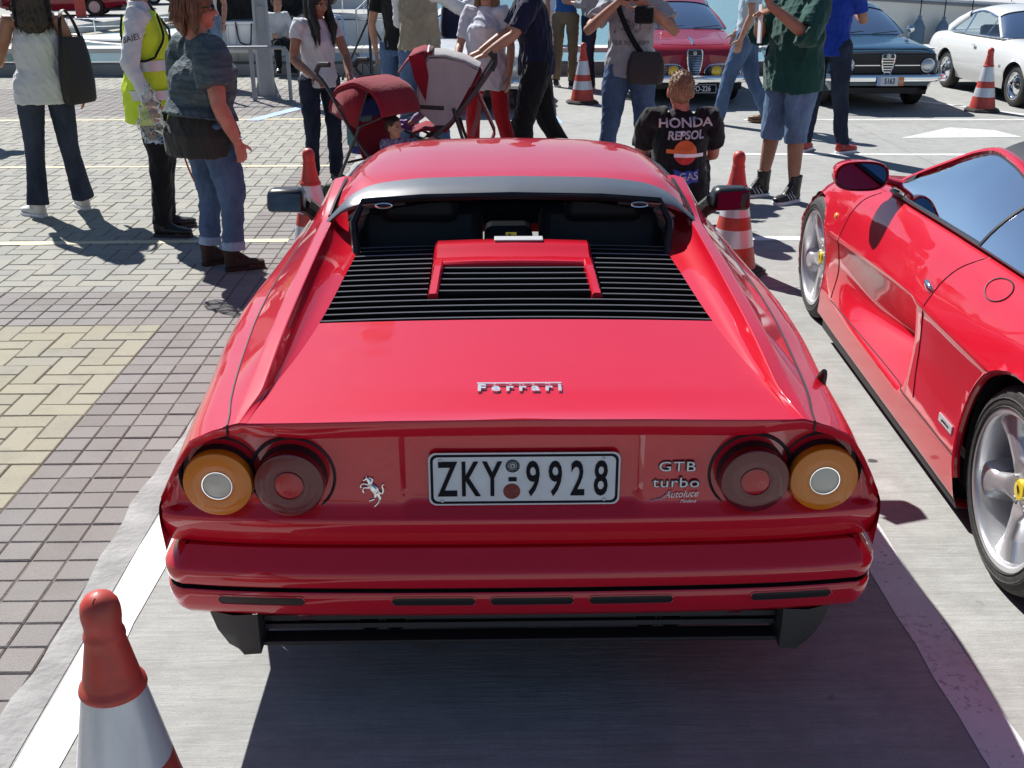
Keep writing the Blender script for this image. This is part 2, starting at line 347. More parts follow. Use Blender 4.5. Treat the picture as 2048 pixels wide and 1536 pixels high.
def sheet(x0, y0, x1, y1, z, name, m, th=.0, kind='structure', parent=None):
    g = G(); g.grid([[(x0, y0, z), (x1, y0, z)], [(x0, y1, z), (x1, y1, z)]]); o = g.obj(name, m, parent, smooth=False)
    if kind: o['kind'] = kind
    return o
ground = sheet(-60, -40, 60, 17.4, -.05, 'ground', M['mortar'])
XE = -1.19                                             # edge between brick paving and concrete bay
pavement = thing('pavement', None, None); pavement['kind'] = 'structure'
xs = [XE, 4.05, 9.3, 14.5, 30]; ysl = [-30, -9, -2.4, 6.02, 12.35, 17.29]
for i in range(len(xs)-1):
    for j in range(len(ysl)-1):
        a, b, c, d = xs[i]+.004, xs[i+1]-.004, ysl[j]+.004, ysl[j+1]-.004
        if i == 0: a = xs[0]
        G().box(((a+b)/2, (c+d)/2, -.03), (b-a, d-c, .06)).obj('concrete_slab', M['concrete'], pavement, smooth=False)
sheet(-30, -30, XE, 17.29, -.0055, 'bedding', M['mortar'], kind=None, parent=pavement)
# --- pavers -------------------------------------------------------
def paver_geo(w, d):
    g = G(); ch = .0045; h = .03; gap = .0022; x, y = w/2-gap, d/2-gap
    V = [(-x, -y, -h), (x, -y, -h), (x, y, -h), (-x, y, -h), (-x, -y, -ch), (x, -y, -ch), (x, y, -ch), (-x, y, -ch), (-x+ch, -y+ch, 0), (x-ch, -y+ch, 0), (x-ch, y-ch, 0), (-x+ch, y-ch, 0)]
    F = [(8, 9, 10, 11)]+[(4+i, 4+(i+1) % 4, 8+(i+1) % 4, 8+i) for i in range(4)]+[(i, (i+1) % 4, 4+(i+1) % 4, 4+i) for i in range(4)]
    return V, F
U = .118
XB = XE-.09                                          # cement strip between XB and XE
XP = XB-.118*4                                        # mauve border of four squares
def zone(x, y):
    if x > XP: return 'p'
    if 5.42 < y < 5.97 or 13.0 < y < 15.6: return 'p'
    return 'y' if y < 5.42 else 'g'
cells = []
ix0, iy0 = int(-11.5/U), int(1.0/U)
ox, oy = XP, 5.42
for i in range(-92, 5):
    for j in range(-40, 101):
        x, y = ox+i*U, oy+j*U
        if x >= XB-.02 or y > 17.2 or y < .9: continue
        if zone(x+U/2, y+U/2) == 'p': cells.append((x+U/2, y+U/2, U, U, 'p')); continue
        k = (i-j) % 4                                  # 90 degree herringbone
        def ok(a, b): return zone(ox+a*U+U/2, oy+b*U+U/2) != 'p'
        if k == 0:                                    # left half of a lying brick
            if ok(i+1, j): cells.append((x+U, y+U/2, 2*U, U, None))
            else: cells.append((x+U/2, y+U/2, U, U, None))
        elif k == 1:
            if not ok(i-1, j): cells.append((x+U/2, y+U/2, U, U, None))
        elif k == 2:                                  # standing brick: bottom half has k==2, its top half k==... (i-(j+1))%4==1 handled by k==3
            if ok(i, j-1): cells.append((x+U/2, y, U, 2*U, None))
            else: cells.append((x+U/2, y+U/2, U, U, None))
        else:
            if not ok(i, j+1): cells.append((x+U/2, y+U/2, U, U, None))
cells = [(x, y, w, d, (k or zone(x, y))) for x, y, w, d, k in cells]
def seen(x, y):                                       # inside the camera's cone on the ground, and how large
    z = y*.926+1.86*.378; px = 985+2150*x/z; py = 768-2150*((-1.86)*.926+y*.378)/z
    return (px > -40 and px < 2080 and py < 1560), z
near = sorted([(seen(c[0], c[1])[1], n) for n, c in enumerate(cells) if seen(c[0], c[1])[0] and c[0] > -3.6], key=lambda t: t[0])[:300]
single = {n for _, n in near}; meshes = {}
stuff = {'y': G(), 'g': G(), 'p': G()}
rb = random.Random(3)
for n, (x, y, w, d, k) in enumerate(cells):
    tilt = (rb.uniform(-.006, .006), rb.uniform(-.006, .006), rb.uniform(-.008, .008)); dz = rb.uniform(-.002, .002)
    key = (round(w, 3), round(d, 3), k)
    if n in single:
        if key not in meshes:
            g = G(); g.add(*paver_geo(w, d)); meshes[key] = g.mesh('brick', [M['brick_'+k]], smooth=False)
        o = link('brick', meshes[key], pavement); o.location = (x, y, dz); o.rotation_euler = tilt
    else:
        V, F = paver_geo(w, d); stuff[k].add([(x+a, y+b, c+dz+a*tilt[1]-b*tilt[0]) for a, b, c in V], F)
for k, nm in (('y', 'yellow_bricks'), ('g', 'grey_bricks'), ('p', 'mauve_bricks')):
    o = stuff[k].obj(nm, M['brick_'+k], pavement, smooth=False); o['kind'] = 'stuff'
# smeared cement strip along the edge of the bay, with an uneven left edge
g = G(); L1 = []; L2 = []
for i in range(150):
    y = -1+i*.12; L1.append((XB-.004-.016*math.sin(y*3.1)*math.sin(y*1.3)+rb.uniform(-.012, .012), y, .0028)); L2.append((XE+.001, y, .0022))
g.grid([L1, [(a[0]*.5+b[0]*.5, a[1], .004) for a, b in zip(L1, L2)], L2]); o = g.obj('cement_edging', M['cement'], pavement, smooth=True)
# --- painted markings ---------------------------------------------
def line(x0, y0, x1, y1, w, m, z=.003, name='painted_line'):
    d = Vector((x1-x0, y1-y0, 0)); n_ = Vector((-d.y, d.x, 0)).normalized()*w/2; k = max(2, int(d.length/.15)); A = []; B = []
    for i in range(k+1):
        p = Vector((x0, y0, z))+d*i/k; j = rb.uniform(-.004, .004); A.append(p+n_*(1+j*20)); B.append(p-n_*(1+rb.uniform(-.08, .08)))
    o = G().grid([B, A]).obj(name, m, None, smooth=False); o['kind'] = 'structure'; return o
line(-1.125, .6, -1.125, 6.9, .115, M['line_w'])
line(1.265, .6, 1.265, 6.6, .125, M['line_mid'], .0025)
line(1.2, 7.16, 3.2, 7.16, .11, M['line_w'], .0025)
line(2.35, 10.35, 6.4, 10.25, .10, M['line_worn'], .0025)
line(2.9, 12.55, 9.5, 12.45, .10, M['line_worn'], .0025)
line(5.2, 14.6, 6.55, 12.5, .12, M['line_worn'], .0035); line(2.0, 14.5, 2.0, 12.5, .1, M['line_worn'], .0035)
line(-11, 6.9, XE-.2, 7.17, .085, M['line_y'], .0025); line(-11, 9.75, XE-.2, 9.85, .07, M['line_y'], .0025); line(-11, 12.6, XE-.2, 12.7, .07, M['line_y'], .0025)
line(-2.75, 12.6, -2.15, 14.2, .16, M['line_b'], .004); line(.72, 12.3, .52, 15.6, .16, M['line_b'], .0025); line(1.2, 13.9, 1.35, 16.2, .14, M['line_b'], .0025)
g = G(); g.add([(4.25, 11.25, .0025), (5.55, 11.3, .0025), (5.45, 11.75, .0025), (5.05, 11.95, .0025)], [(0, 1, 2, 3)]); o = g.obj('painted_arrow', M['line_worn'], smooth=False); o['kind'] = 'structure'
# --- water ---------------------------------------------------------
def water_mat():
    m, n, l, b = new_mat('harbour_water'); pos = n.new('ShaderNodeNewGeometry').outputs['Position']
    b.inputs['Base Color'].default_value = (.11, .27, .34, 1); b.inputs['Roughness'].default_value = .14; b.inputs['IOR'].default_value = 1.33; b.inputs['Specular IOR Level'].default_value = .8
    h = noise(n, l, pos, 1, 3, .55, (.9, 2.6, 1)); h2 = noise(n, l, pos, 1, 2, .5, (3.5, 9, 1)); ad = n.new('ShaderNodeMath'); ad.operation = 'MULTIPLY_ADD'; ad.inputs[1].default_value = .35; l.new(h2, ad.inputs[0]); l.new(h, ad.inputs[2])
    bp = n.new('ShaderNodeBump'); bp.inputs['Strength'].default_value = .6; bp.inputs['Distance'].default_value = .09; l.new(ad.outputs[0], bp.inputs['Height']); l.new(bp.outputs[0], b.inputs['Normal']); return m
M['water'] = water_mat()
sheet(-900, 17.7, 900, 1500, -1.1, 'water', M['water'])
hills = G(); rows = []
for i in range(81):
    x = -900+i*22.5; h = 40+32*math.sin(i*.21)+18*math.sin(i*.53+1)+9*math.sin(i*1.3); rows.append([(x, 760, -2), (x, 800, h*.55), (x, 900, h), (x, 1100, h*.9)])
o = hills.grid(rows).obj('hills', mat('far_hillside', (.16, .18, .17), rough=1, var=.4, vscale=.02, vcol=(.24, .23, .2))); o['kind'] = 'structure'
# --- quay edge: low wall with a pale coping -----------------------
qw = thing('quay_wall', 'long low grey quay wall with pale coping along the water', 'wall', (0, 17.3, 0))
x = -14.
while x < 30:
    w = 2.4; G().box((x+w/2, .22, .18-.6), (w-.008, .44, 1.56-.4)).obj('wall_block', M['quay'], qw, smooth=False, bevel=.008)
    G().box((x+w/2, .21, .365), (w-.008, .52, .07)).obj('coping_slab', M['coping'], qw, smooth=False, bevel=.008); x += w
# far quay on the left: two sandy steps with cars on top
fq = thing('far_quay', 'sandy stepped concrete quay across the water behind the cabin boat', 'quay', (0, 0, 0))
def strip(P, z0, z1, name, m, dep=1.2):
    V = []; 
    for (x, y) in P: V += [(x, y, z0), (x, y, z1), (x-.35*dep, y+dep, z1)]
    F = []
    for i in range(len(P)-1): a = 3*i; F += [(a, a+3, a+4, a+1), (a+1, a+4, a+5, a+2)]
    return G().add(V, F).obj(name, m, fq, smooth=False)
strip([(-11.5, 17.8), (-9.72, 26), (-9.0, 29.6), (-5.7, 46)], -1.3, -.10, 'lower_step', M['sandstone'], .8)
strip([(-11.8, 17.8), (-10.1, 26.3), (-9.4, 29.9), (-6.1, 46.3)], -.13, .09, 'upper_step', M['coping'], .0)
G().add([(-60, 17.8, .085), (-11.8, 17.8, .085), (-10.1, 26.3, .085), (-9.4, 29.9, .085), (-6.1, 46.3, .085), (-6, 120, .085), (-60, 120, .085)], [(0, 1, 2, 3, 4, 5, 6)]).obj('quay_top', M['concrete'], fq, smooth=False)
# ================================================================ MAIN CAR (red wedge coupe seen from behind)
def wheel_parts(root, c, r, rim_r, w, side, style='spoke5', name='wheel', capm=None, hi=False):
    """wheel centred at c, axle along x; side=-1 outer face towards -x"""
    T = Matrix.Translation(Vector(c)) @ Matrix.Scale(-side, 4, Vector((1, 0, 0)))     # local outer face at -x
    g = G(); hw = w/2
    prof = [(rim_r, hw*.95), (rim_r+.012, hw), (r-.055, hw*1.02), (r-.018, hw*.93), (r-.004, hw*.78)]
    for k in (.55, .3, .05): prof += [(r, hw*k+.012), (r-.007, hw*k+.008), (r-.007, hw*k-.004), (r, hw*k-.008)]
    prof = prof+[(a, -b) for a, b in prof[::-1]]
    g.lathe(prof, 48, 0, axis='x', T=T)
    # sidewall ribs
    for rr in (rim_r+.03, r-.07): g.lathe([(rr, -hw*1.005), (rr+.003, -hw*1.03), (rr+.006, -hw*1.005)], 48, 0, axis='x', T=T)
    wh = g.obj(name, M['rubber'], root, fixn=True)
    g = G()
    g.lathe([(rim_r+.004, -hw*.98), (rim_r-.006, -hw*1.0), (rim_r-.014, -hw*.96), (rim_r-.018, -hw*.85), (rim_r-.018, -hw*.2), (rim_r-.018, hw*.9)], 48, 0, axis='x', T=T)
    if style == 'spoke5':
        nt, nr = (320, 44) if hi else (130, 22); P = []; DM = []; rmax = rim_r-.0185
        for i in range(nr+1):
            rr = rmax*(i/nr); row = []; DM.append([])
            for j in range(nt):
                th = 2*PI*j/nt; a = (th % (2*PI/5))-PI/5; lat = abs(rr*math.sin(a)) if abs(a) < PI/2 else rr
                wd = .042+.060*max(0, 1-rr/(rmax*.45))+.026*max(0, (rr/rmax-.70)/.30)
                s_ = 1/(1+math.exp((lat-wd)/.0045)); dome = -.012*(lat/wd)**2 if lat < wd else -.012
                top = -hw*.62-.022*(rr/rmax)**1.6+.012*math.exp(-((rr-.05)/.03)**2)
                if rr < .06: s_ = 1
                DM[-1].append(s_); x = top-dome*1.0 + (1-s_)*.105; row.append((x, rr*math.cos(th+.31), rr*math.sin(th+.31)))
            P.append(row)
        o0 = len(g.f); g.grid(P, 0, wrap=True, T=T)
        for k in range(len(g.f)-o0):
            i_, j_ = divmod(k, nt)
            if max(DM[i_][j_], DM[i_][(j_+1) % nt], DM[i_+1][j_], DM[i_+1][(j_+1) % nt]) < .12: g.m[o0+k] = 1
        rim = g.obj('rim', [M['alloy'], M['darkint']], wh, angle=60, fixn=True)
        b = G()
        for k in range(5):
            b = G(); th = 2*PI*(k+.5)/5+.31; b.lathe([(0, -hw*.62+.004), (.009, -hw*.62+.004), (.011, -hw*.62+.008), (.011, -hw*.62+.03)], 10, 0, c=(0, .056*math.cos(th+PI/5), .056*math.sin(th+PI/5)), axis='x', T=T); b.obj('wheel_bolt', M['steel'], wh)
        b = G(); b.lathe([(0, -hw*.62-.004), (.03, -hw*.62-.003), (.034, -hw*.62+.004), (.034, -hw*.5)], 24, 0, axis='x', T=T); b.obj('centre_cap', M['yellow'], wh)
        F = T @ frame((-hw*.62-.0055, 0, 0), (0, -1, 0), (0, 0, 1)) if side < 0 else T @ frame((-hw*.62-.0055, 0, 0), (0, 1, 0), (0, 0, 1))
        horse(.034, M['black'], wh, F, .0012)
    else:
        P = []
        for i, (rr, x) in enumerate([(0, -.62), (.05, -.66), (.07, -.60), (.10, -.62), (rim_r*.62, -.5), (rim_r*.74, -.42), (rim_r*.86, -.55), (rim_r-.015, -.72)]): P.append((rr, hw*x))
        g.lathe(P, 40, 0, axis='x', T=T)
        for k in range(14):
            th = 2*PI*k/14; g.lathe([(0, hw*-.55), (rim_r*.055, hw*-.55), (rim_r*.06, hw*-.45)], 8, 1, c=(0, rim_r*.70*math.cos(th), rim_r*.70*math.sin(th)), axis='x', T=T)
        g.obj('rim', [M['chrome'], M['darkint']], wh, fixn=True)
    # disc and arch lining behind
    g = G(); g.lathe([(0, hw*.2), (rim_r*.75, hw*.2), (rim_r*.75, hw*.35)], 24, 0, axis='x', T=T); g.obj('brake_disc', M['steel'], wh)
    return wh
def horse(sz, m, parent, T, th=.004, name='horse_emblem'):
    """a small rearing horse facing left, in the xy plane of T"""
    L = [([(.05, .02), (-.02, .14), (-.10, .25), (-.10, .30)], [.10, .115, .085, .05]), ([(-.10, .28), (-.15, .40), (-.20, .45)], [.06, .045, .035]), ([(-.17, .44), (-.27, .37)], [.042, .02]), ([(-.19, .46), (-.18, .52)], [.015, .006]),
         ([(-.08, .16), (-.26, .16), (-.30, .06), (-.27, .01)], [.04, .024, .018, .02]), ([(-.08, .22), (-.28, .28), (-.36, .20), (-.34, .16)], [.035, .022, .017, .02]),
         ([(.05, .0), (.02, -.16), (-.08, -.22), (-.14, -.24)], [.075, .04, .022, .02]), ([(.08, .0), (.16, -.18), (.06, -.34), (-.02, -.42), (-.08, -.44)], [.075, .045, .026, .02, .02]),
         ([(.11, .04), (.22, -.02), (.25, .10), (.22, .20), (.28, .26)], [.03, .028, .03, .035, .01]), ([(-.06, .28), (-.03, .40), (-.12, .46)], [.03, .03, .01])]
    g = G()
    for P, r in L:
        P = resamp([(x*sz, y*sz, 0) for x, y in P], 8); rr = np.interp(np.linspace(0, 1, 8), np.linspace(0, 1, len(r)), r)
        g.tube([(p.x, p.y, th*.3) for p in P], [(a*sz, min(a*sz*.6, th*1.6)) for a in rr], 6, side=None)
    g.v = [tuple(T @ Vector(v)) for v in g.v]
    return g.obj(name, m, parent)

car = thing('sports_car', 'large red wedge coupe filling the centre, seen from behind with black louvres', 'car', (.065, 2.25, 0))
red = M['red']
# -- flank: belt, shoulder, crease, sill; one loft per side from tail to nose (x, y, z) per control point
FL = [[(.672, -.0095, .8485), (.765, -.002, .806), (.862, .022, .640), (.868, .024, .590), (.862, .028, .498)],
      [(.690, .12, .848), (.785, .12, .810), (.868, .12, .640), (.874, .12, .590), (.868, .12, .498)],
      [(.722, .40, .853), (.808, .40, .816), (.874, .40, .640), (.878, .40, .590), (.872, .40, .40)],
      [(.742, .70, .868), (.826, .70, .832), (.896, .70, .660), (.900, .70, .590), (.880, .70, .22)],
      [(.748, .95, .876), (.832, .95, .840), (.902, .95, .665), (.902, .95, .590), (.880, .95, .17)],
      [(.748, 1.3, .880), (.818, 1.3, .842), (.884, 1.3, .650), (.884, 1.3, .590), (.868, 1.3, .16)],
      [(.755, 1.7, .882), (.812, 1.7, .838), (.866, 1.7, .640), (.868, 1.7, .590), (.852, 1.7, .16)],
      [(.752, 2.4, .868), (.808, 2.4, .826), (.860, 2.4, .620), (.862, 2.4, .580), (.846, 2.4, .16)],
      [(.735, 2.95, .842), (.800, 2.95, .800), (.862, 2.95, .610), (.864, 2.95, .570), (.85, 2.95, .16)],
      [(.700, 3.35, .790), (.785, 3.35, .756), (.866, 3.35, .600), (.868, 3.35, .560), (.85, 3.35, .17)],
      [(.650, 3.8, .665), (.760, 3.8, .640), (.845, 3.8, .540), (.848, 3.8, .500), (.83, 3.8, .20)],
      [(.600, 4.18, .520), (.720, 4.16, .500), (.790, 4.10, .450), (.800, 4.10, .430), (.78, 4.10, .25)]]
FP = loft(FL, [0, .07, .10, .03, 0], nq=150, nf=7, ns=5)
for mir in (False, True):
    V, F = grid_vf(FP, mir)
    V, F = arch_trim(V, F, [(.95, .30, .345), (3.27, .30, .335)], .5)
    g = G(); g.add(V, F); side_o = g.obj('side_panel', red, car, angle=50)
    if not mir: side_bv = bvh_of(side_o)
    sx = -1 if mir else 1
    for (yc, rr) in ((.95, .345), (3.27, .335)):          # rolled arch lips and dark inner arches
        A = []
        for k in range(25):
            th = -.25+(PI+.5)*k/24; y, z = yc+rr*math.cos(th), .30+rr*math.sin(th)
            if z < .16: continue
            h = side_bv.ray_cast(Vector((3, y+.0*(y-yc), z+.02*(1 if z > .3 else 0))), Vector((-1, 0, 0)))[0]
            A.append((sx*((h.x if h else .87)-.006), y, z))
        G().tube(A, .012, 8).obj('wheel_arch', red, car)
        g = G(); P = []
        for k in range(21):
            th = -.3+(PI+.6)*k/20; P.append([(sx*x, yc+(rr+.004)*math.cos(th), .30+(rr+.004)*math.sin(th)) for x in (.86, .55)])
        g.grid(P); g.obj('arch_liner', M['blackmatte'], car)
        wheel_parts(car, (sx*.765, yc, .302), .302, .20, .20, sx, 'spoke5')
# -- sail panels: inner foot, ridge, down to the seam
SP = []        # y, foot x/z, ridge z, seam x/z
for (y, fx, fz, rz_, sx_, sz_, ysm) in ((-.012, .640, .8548, .8555, .672, .847, -.0095), (.05, .630, .8560, .8625, .680, .8485, .05), (.15, .612, .8600, .880, .693, .850, .12), (.42, .572, .870, .918, .724, .856, .40), (.70, .546, .884, .942, .743, .870, .70),
                                   (1.0, .530, .900, .963, .749, .877, .97), (1.25, .520, .912, .978, .749, .881, 1.25), (1.42, .540, .950, .988, .750, .882, 1.42), (1.60, .57, 1.02, 1.032, .753, .883, 1.60), (1.78, .575, 1.058, 1.060, .755, .882, 1.78)):
    d = rz_-fz; SP.append([(fx, y, fz), (fx+(.608-fx)*.55, y, fz+d*.16), (.606 if fx < .6 else fx+.004, y, rz_-d*.42), (max(.617, fx+.005), y, rz_), (max(.656, fx+.018), y, rz_-.010 if y > .1 else rz_-.003), (sx_, ysm, sz_)])
SPR = [0, .045, .02, .004, .006, 0]
for mir in (False, True):
    P = loft(SP, SPR, nq=90, nf=7, ns=4); V, F = grid_vf(P, mir); g = G(); g.add(V, F); g.obj('sail_panel', red, car, angle=32)
    s = -1 if mir else 1
    G().tube([(s*(p[0]), p[1], p[2]+.0006) for p in loft(SP, SPR, nq=50)[:, -1, :]], .0028, 5).obj('panel_gap', M['black'], car)
def smst(a, b, x): t = min(1, max(0, (x-a)/(b-a))); return t*t*(3-2*t)
def ztop(x):
    x = abs(x); return np.interp(x, [0, .3, .648, .672, .71, .765, .80, .83, .862], [.866, .863, .854, .846, .834, .806, .755, .70, .640])
# -- engine lid / deck between the sails
ys = np.linspace(0, 1, 30); P = []
foot = loft(SP, SPR, nq=2, q=np.linspace(.022, .612, 30))
for k in range(30):
    f = foot[k][0]; row = []
    for j in range(41):
        u = -1+2*j/40; y = f[1]*(1)+(-.022*(1-u*u) if k == 0 else -.022*(1-u*u)*max(0, 1-k/10)); x = u*f[0]
        z = f[2]+.008*(1-u*u)*min(1, k/6); 
        if f[1] < .10: z += .003*(1-f[1]/.10)*(1-u**6)          # ducktail flick at the lip
        if k == 0: y, z = -.026+.016*(x/.86)**2+.030*(x/.86)**6, ztop(x)
        row.append((x, y, z))
    P.append(row)
deck = G().grid(P, flip=True).obj('engine_lid', red, car, angle=50)
deck_bv = bvh_of(deck)
# -- tail panel: dense height field y(x, z)
PR = [('t', 0, -.026), ('t', -.006, -.029), ('t', -.014, -.028), ('t', -.040, -.022), ('t', -.044, -.017), ('t', -.047, .006), ('a', .80, .014), ('a', .775, .015), ('a', .75, .016), ('a', .72, .016), ('a', .69, .016), ('a', .66, .015), ('a', .635, .013), ('a', .620, .008), ('a', .604, -.012), ('a', .598, -.016), ('a', .588, -.016), ('a', .56, -.006), ('a', .53, .012), ('a', .515, .022), ('a', .505, .03), ('a', .50, .055)]
NX = 180; P = []
for k, (md, zz, yy) in enumerate(PR):
    row = []
    for j in range(NX+1):
        x = -.862+1.724*j/NX; zt = ztop(x); zb = .604
        if md == 't': z = zt+zz*(1-.42*smst(.48, .70, abs(x))); 
        else:
            top = zt-.048*(1-.42*smst(.48, .70, abs(x))); z = zz if zz <= zb else zb+(zz-zb)*(top-zb)/(.80-zb)
            z = zz if zz <= zb else max(z, zb+.001*(len(PR)-k))
        fade = 1-smst(.825, .86, abs(x))
        y = yy
        if yy > .0 and z > .606: y = yy*fade-.012*(1-fade)
        if md == 't': y = yy*fade-.006*(1-fade)
        if md == 'a' and z > .606:                           # number plate recess
            pr = smst(.285, .272, abs(x))*smst(.612, .626, z); y += .016*pr
        y += .016*(x/.86)**2+.030*(x/.86)**6
        row.append((x, y, z))
    P.append(row)
G().grid(P).obj('tail_panel', red, car, angle=40)
def tail_y(x): return .016+.016*(x/.86)**2+.030*(x/.86)**6
# dark gap behind the bumper
G().box((0, .085, .49), (1.66, .02, .09)).obj('bumper_gap', M['blackmatte'], car, smooth=False)
# -- tail lamps
for (x, z, m, core, rimm) in ((-.708, .700, 'amber', 'clear', 'chrome'), (-.540, .703, 'redlens', 'redcore', 'redlens'), (.543, .703, 'redlens', 'redcore', 'redlens'), (.708, .700, 'amber', 'clear', 'chrome')):
    y = tail_y(x)
    g = G(); g.lathe([(.1035, .014), (.1025, -.006), (.099, -.009), (.096, -.006), (.094, .008), (.083, .010)], 48, 0, (x, y, z), 'y')
    h = g.obj('tail_lamp', M['blackmatte'], car, fixn=True)
    g = G(); g.lathe([(.0825, .012), (.082, -.030), (.0815, -.046), (.079, -.052), (.074, -.054), (.038, -.056), (.035, -.055)], 56, 0, (x, y, z), 'y', mats=[1, 0, 0, 0, 0, 0]); g.obj('lens_ring', [M[m], M['blackmatte']], h, fixn=True)
    g = G(); g.lathe([(.0365, -.053), (.0355, -.0575), (.0335, -.0575), (.033, -.053)], 32, 0, (x, y, z), 'y'); g.obj('core_rim', M[rimm], h, fixn=True)
    g = G(); g.lathe([(.034, -.0545), (.02, -.0575), (0, -.0582)], 32, 0, (x, y, z), 'y'); g.obj('lens_core', M[core], h, fixn=True)
# -- number plate
def plate(parent, T, w, h, txt, white=(.62, .66, .72), black=(.01, .01, .015), border=True, ts=.8, sx=.62, neg=False, name='number_plate'):
    mw = mat('plate_white', white, rough=.4, bump=.04, bscale=60, var=.08, vscale=30); mb = mat('plate_black', black, rough=.6, bump=.02, spec=.1)
    def rr(w, h, r, n=6):
        P = []
        for cx, cy, a0 in ((w/2-r, h/2-r, 0), (-w/2+r, h/2-r, 90), (-w/2+r, -h/2+r, 180), (w/2-r, -h/2+r, 270)):
            P += [(cx+r*math.cos(R(a0+90*i/n)), cy+r*math.sin(R(a0+90*i/n))) for i in range(n+1)]
        return P
    bg_, fg = (mb, mw) if neg else (mw, mb)
    p = G().prism(rr(w, h, h*.13), .003, T).obj(name, bg_, parent, smooth=False)
    if border:
        o, i_ = rr(w-h*.06, h-h*.06, h*.12), rr(w-h*.155, h-h*.155, h*.09); n_ = len(o)
        V = [(a, b, .0036) for a, b in o]+[(a, b, .0036) for a, b in i_]; F = [(k, (k+1) % n_, n_+(k+1) % n_, n_+k) for k in range(n_)]
        G().add(V, F, T=T).obj('plate_border', fg, p, smooth=False)
    return p, fg
PT = frame((0, .038, .708), (1, 0, 0), (0, .03, 1)); PT.translation = (.006, .020, .692)
pl, fg = plate(car, PT, .452, .136, '')
for ch, x in zip('ZKY9928', (-.182, -.129, -.076, .020, .073, .126, .181)):
    text_obj('plate_letter', ch, .126, fg, PT @ Matrix.Translation((x-.0, -.004, .004)), pl, .0012, sx=.56, bold=.0018)
G().box((-.028, .0, .0045), (.019, .010, .002), T=PT).obj('plate_dash', fg, pl, smooth=False)
g = G(); g.lathe([(0, .0046), (.0195, .0046), (.0205, .003)], 24, c=(-.030, -.032, 0), T=PT); g.obj('red_seal', mat('red_seal', (.22, .035, .03), rough=.6, bump=.3, bscale=200, var=.4, vscale=120), pl)
g = G(); [g.lathe([(r0, .0042), (r0+.0022, .0042)], 24, c=(-.028, .034, 0), T=PT) for r0 in (.0065, .0105, .0145)]
[g.box((-.028+.0125*math.cos(a), .034+.0125*math.sin(a), .0043), (.0028, .0028, .0006), T=PT) for a in np.linspace(0, 2*PI, 15)]; g.box((-.028, .034, .0043), (.007, .002, .0006), T=PT); g.box((-.028, .034, .0045), (.002, .007, .0006), T=PT)
g.obj('state_stamp', fg, pl, smooth=False)
for x, y in ((-.198, .05), (.187, .052), (-.195, -.056), (.19, -.055)): G().lathe([(.0035, .0038), (.0035, .006), (0, .0065)], 10, c=(x, y, 0), T=PT).obj('plate_screw', M['steel'], pl)
# -- emblems and lettering
horse(.088, M['chrome'], car, frame((-.350, tail_y(.37)-.004, .660), (1, 0, 0), (0, .02, 1)), .006)
for s_, z, m_, dz in (('GTB', .722, 'chrome', 0), ('turbo', .680, 'chrome', 0)):
    for nm, mm, bo, ex, yo in (('badge_shadow', 'black', .0015, .0012, 0), ('badge_lettering', 'badge', -.0002, .0016, -.0016)):
        text_obj(nm, s_, .036 if s_ == 'GTB' else .037, M[mm], frame((.366, tail_y(.35)-.003+yo, z), (1, -.02, 0), (0, .0, 1)), car, ex, sx=1.25, bold=bo, space=1.08)
wp = mat('white_decal', (.75, .74, .74), rough=.5, bump=.02)
text_obj('workshop_decal', 'Autoluce', .026, wp, frame((.378, tail_y(.35)-.006, .650), (1, -.02, .06), (-.06, 0, 1)), car, .0005, sx=.85, shear=.4)
text_obj('workshop_decal', 'Modena', .014, wp, frame((.396, tail_y(.35)-.008, .633), (1, -.02, .04), (-.04, 0, 1)), car, .0005, sx=.85, shear=.35)
G().tube([(.306, tail_y(.3)-.007, .634), (.332, tail_y(.3)-.006, .640), (.359, tail_y(.3)-.005, .660)], [(.003, .0008), (.005, .0008), (.002, .0008)], 6).obj('decal_swoosh', wp, car)
# Ferrari-style script: letters hung from a bar
zz = cast(deck_bv, (-.005, .145, 2), (0, 0, -1)).z
SC = frame((-.003, .147, zz+.0015), (1, 0, 0), (0, 1, .12))
text_obj('script_lettering', 'Ferrari', .044, M['silver'], SC @ Matrix.Translation((0, -.004, .002)), car, .003, sx=1.0, space=1.62, bold=.0016)
G().box((0, .021, .002), (.205, .0055, .005), T=SC).obj('script_bar', M['silver'], car, smooth=False)
# -- bumper: profile swept round the tail
path = []
for k in range(0, 61):
    u = -1+2*k/60; x = .81*u; path.append((x, -.012+.014*(x/.8)**2+.016*(x/.8)**6))
cor = [(-.81-.060*math.sin(a), .018+.075*(1-math.cos(a))) for a in np.linspace(.25, PI/2, 6)]
pathL = [(-.872, .55), (-.872, .40), (-.872, .25)]+[(x, y) for x, y in cor[::-1]]+path+[(-x, y) for x, y in cor]+[(.872, .25), (.872, .40), (.872, .55)]
prof = [(-.07, .506), (-.028, .506), (-.022, .500), (.000, .474), (.010, .463), (.015, .454), (.016, .444), (.013, .421), (.009, .416), (-.006, .415), (-.006, .404), (.009, .403), (.012, .399), (.013, .385), (.010, .362), (.002, .340), (-.012, .324), (-.05, .314), (-.10, .316)]
P = []; nrm = []
for i, p in enumerate(pathL):
    a, b = pathL[max(i-1, 0)], pathL[min(i+1, len(pathL)-1)]; t = Vector((b[0]-a[0], b[1]-a[1], 0)).normalized(); nrm.append(Vector((t.y, -t.x, 0)))
for i, p in enumerate(pathL):
    drop = -.05 if False else 0
    P.append([(p[0]+nrm[i].x*d, p[1]+nrm[i].y*d, z) for d, z in prof])
g = G(); g.grid(P, 0)
for k in range(len(g.f)):
    j = k % (len(prof)-1)
    if j in (8, 9, 10): g.m[k] = 1
bump_o = g.obj('rear_bumper', [red, M['black']], car, angle=40)
bump_bv = bvh_of(bump_o)
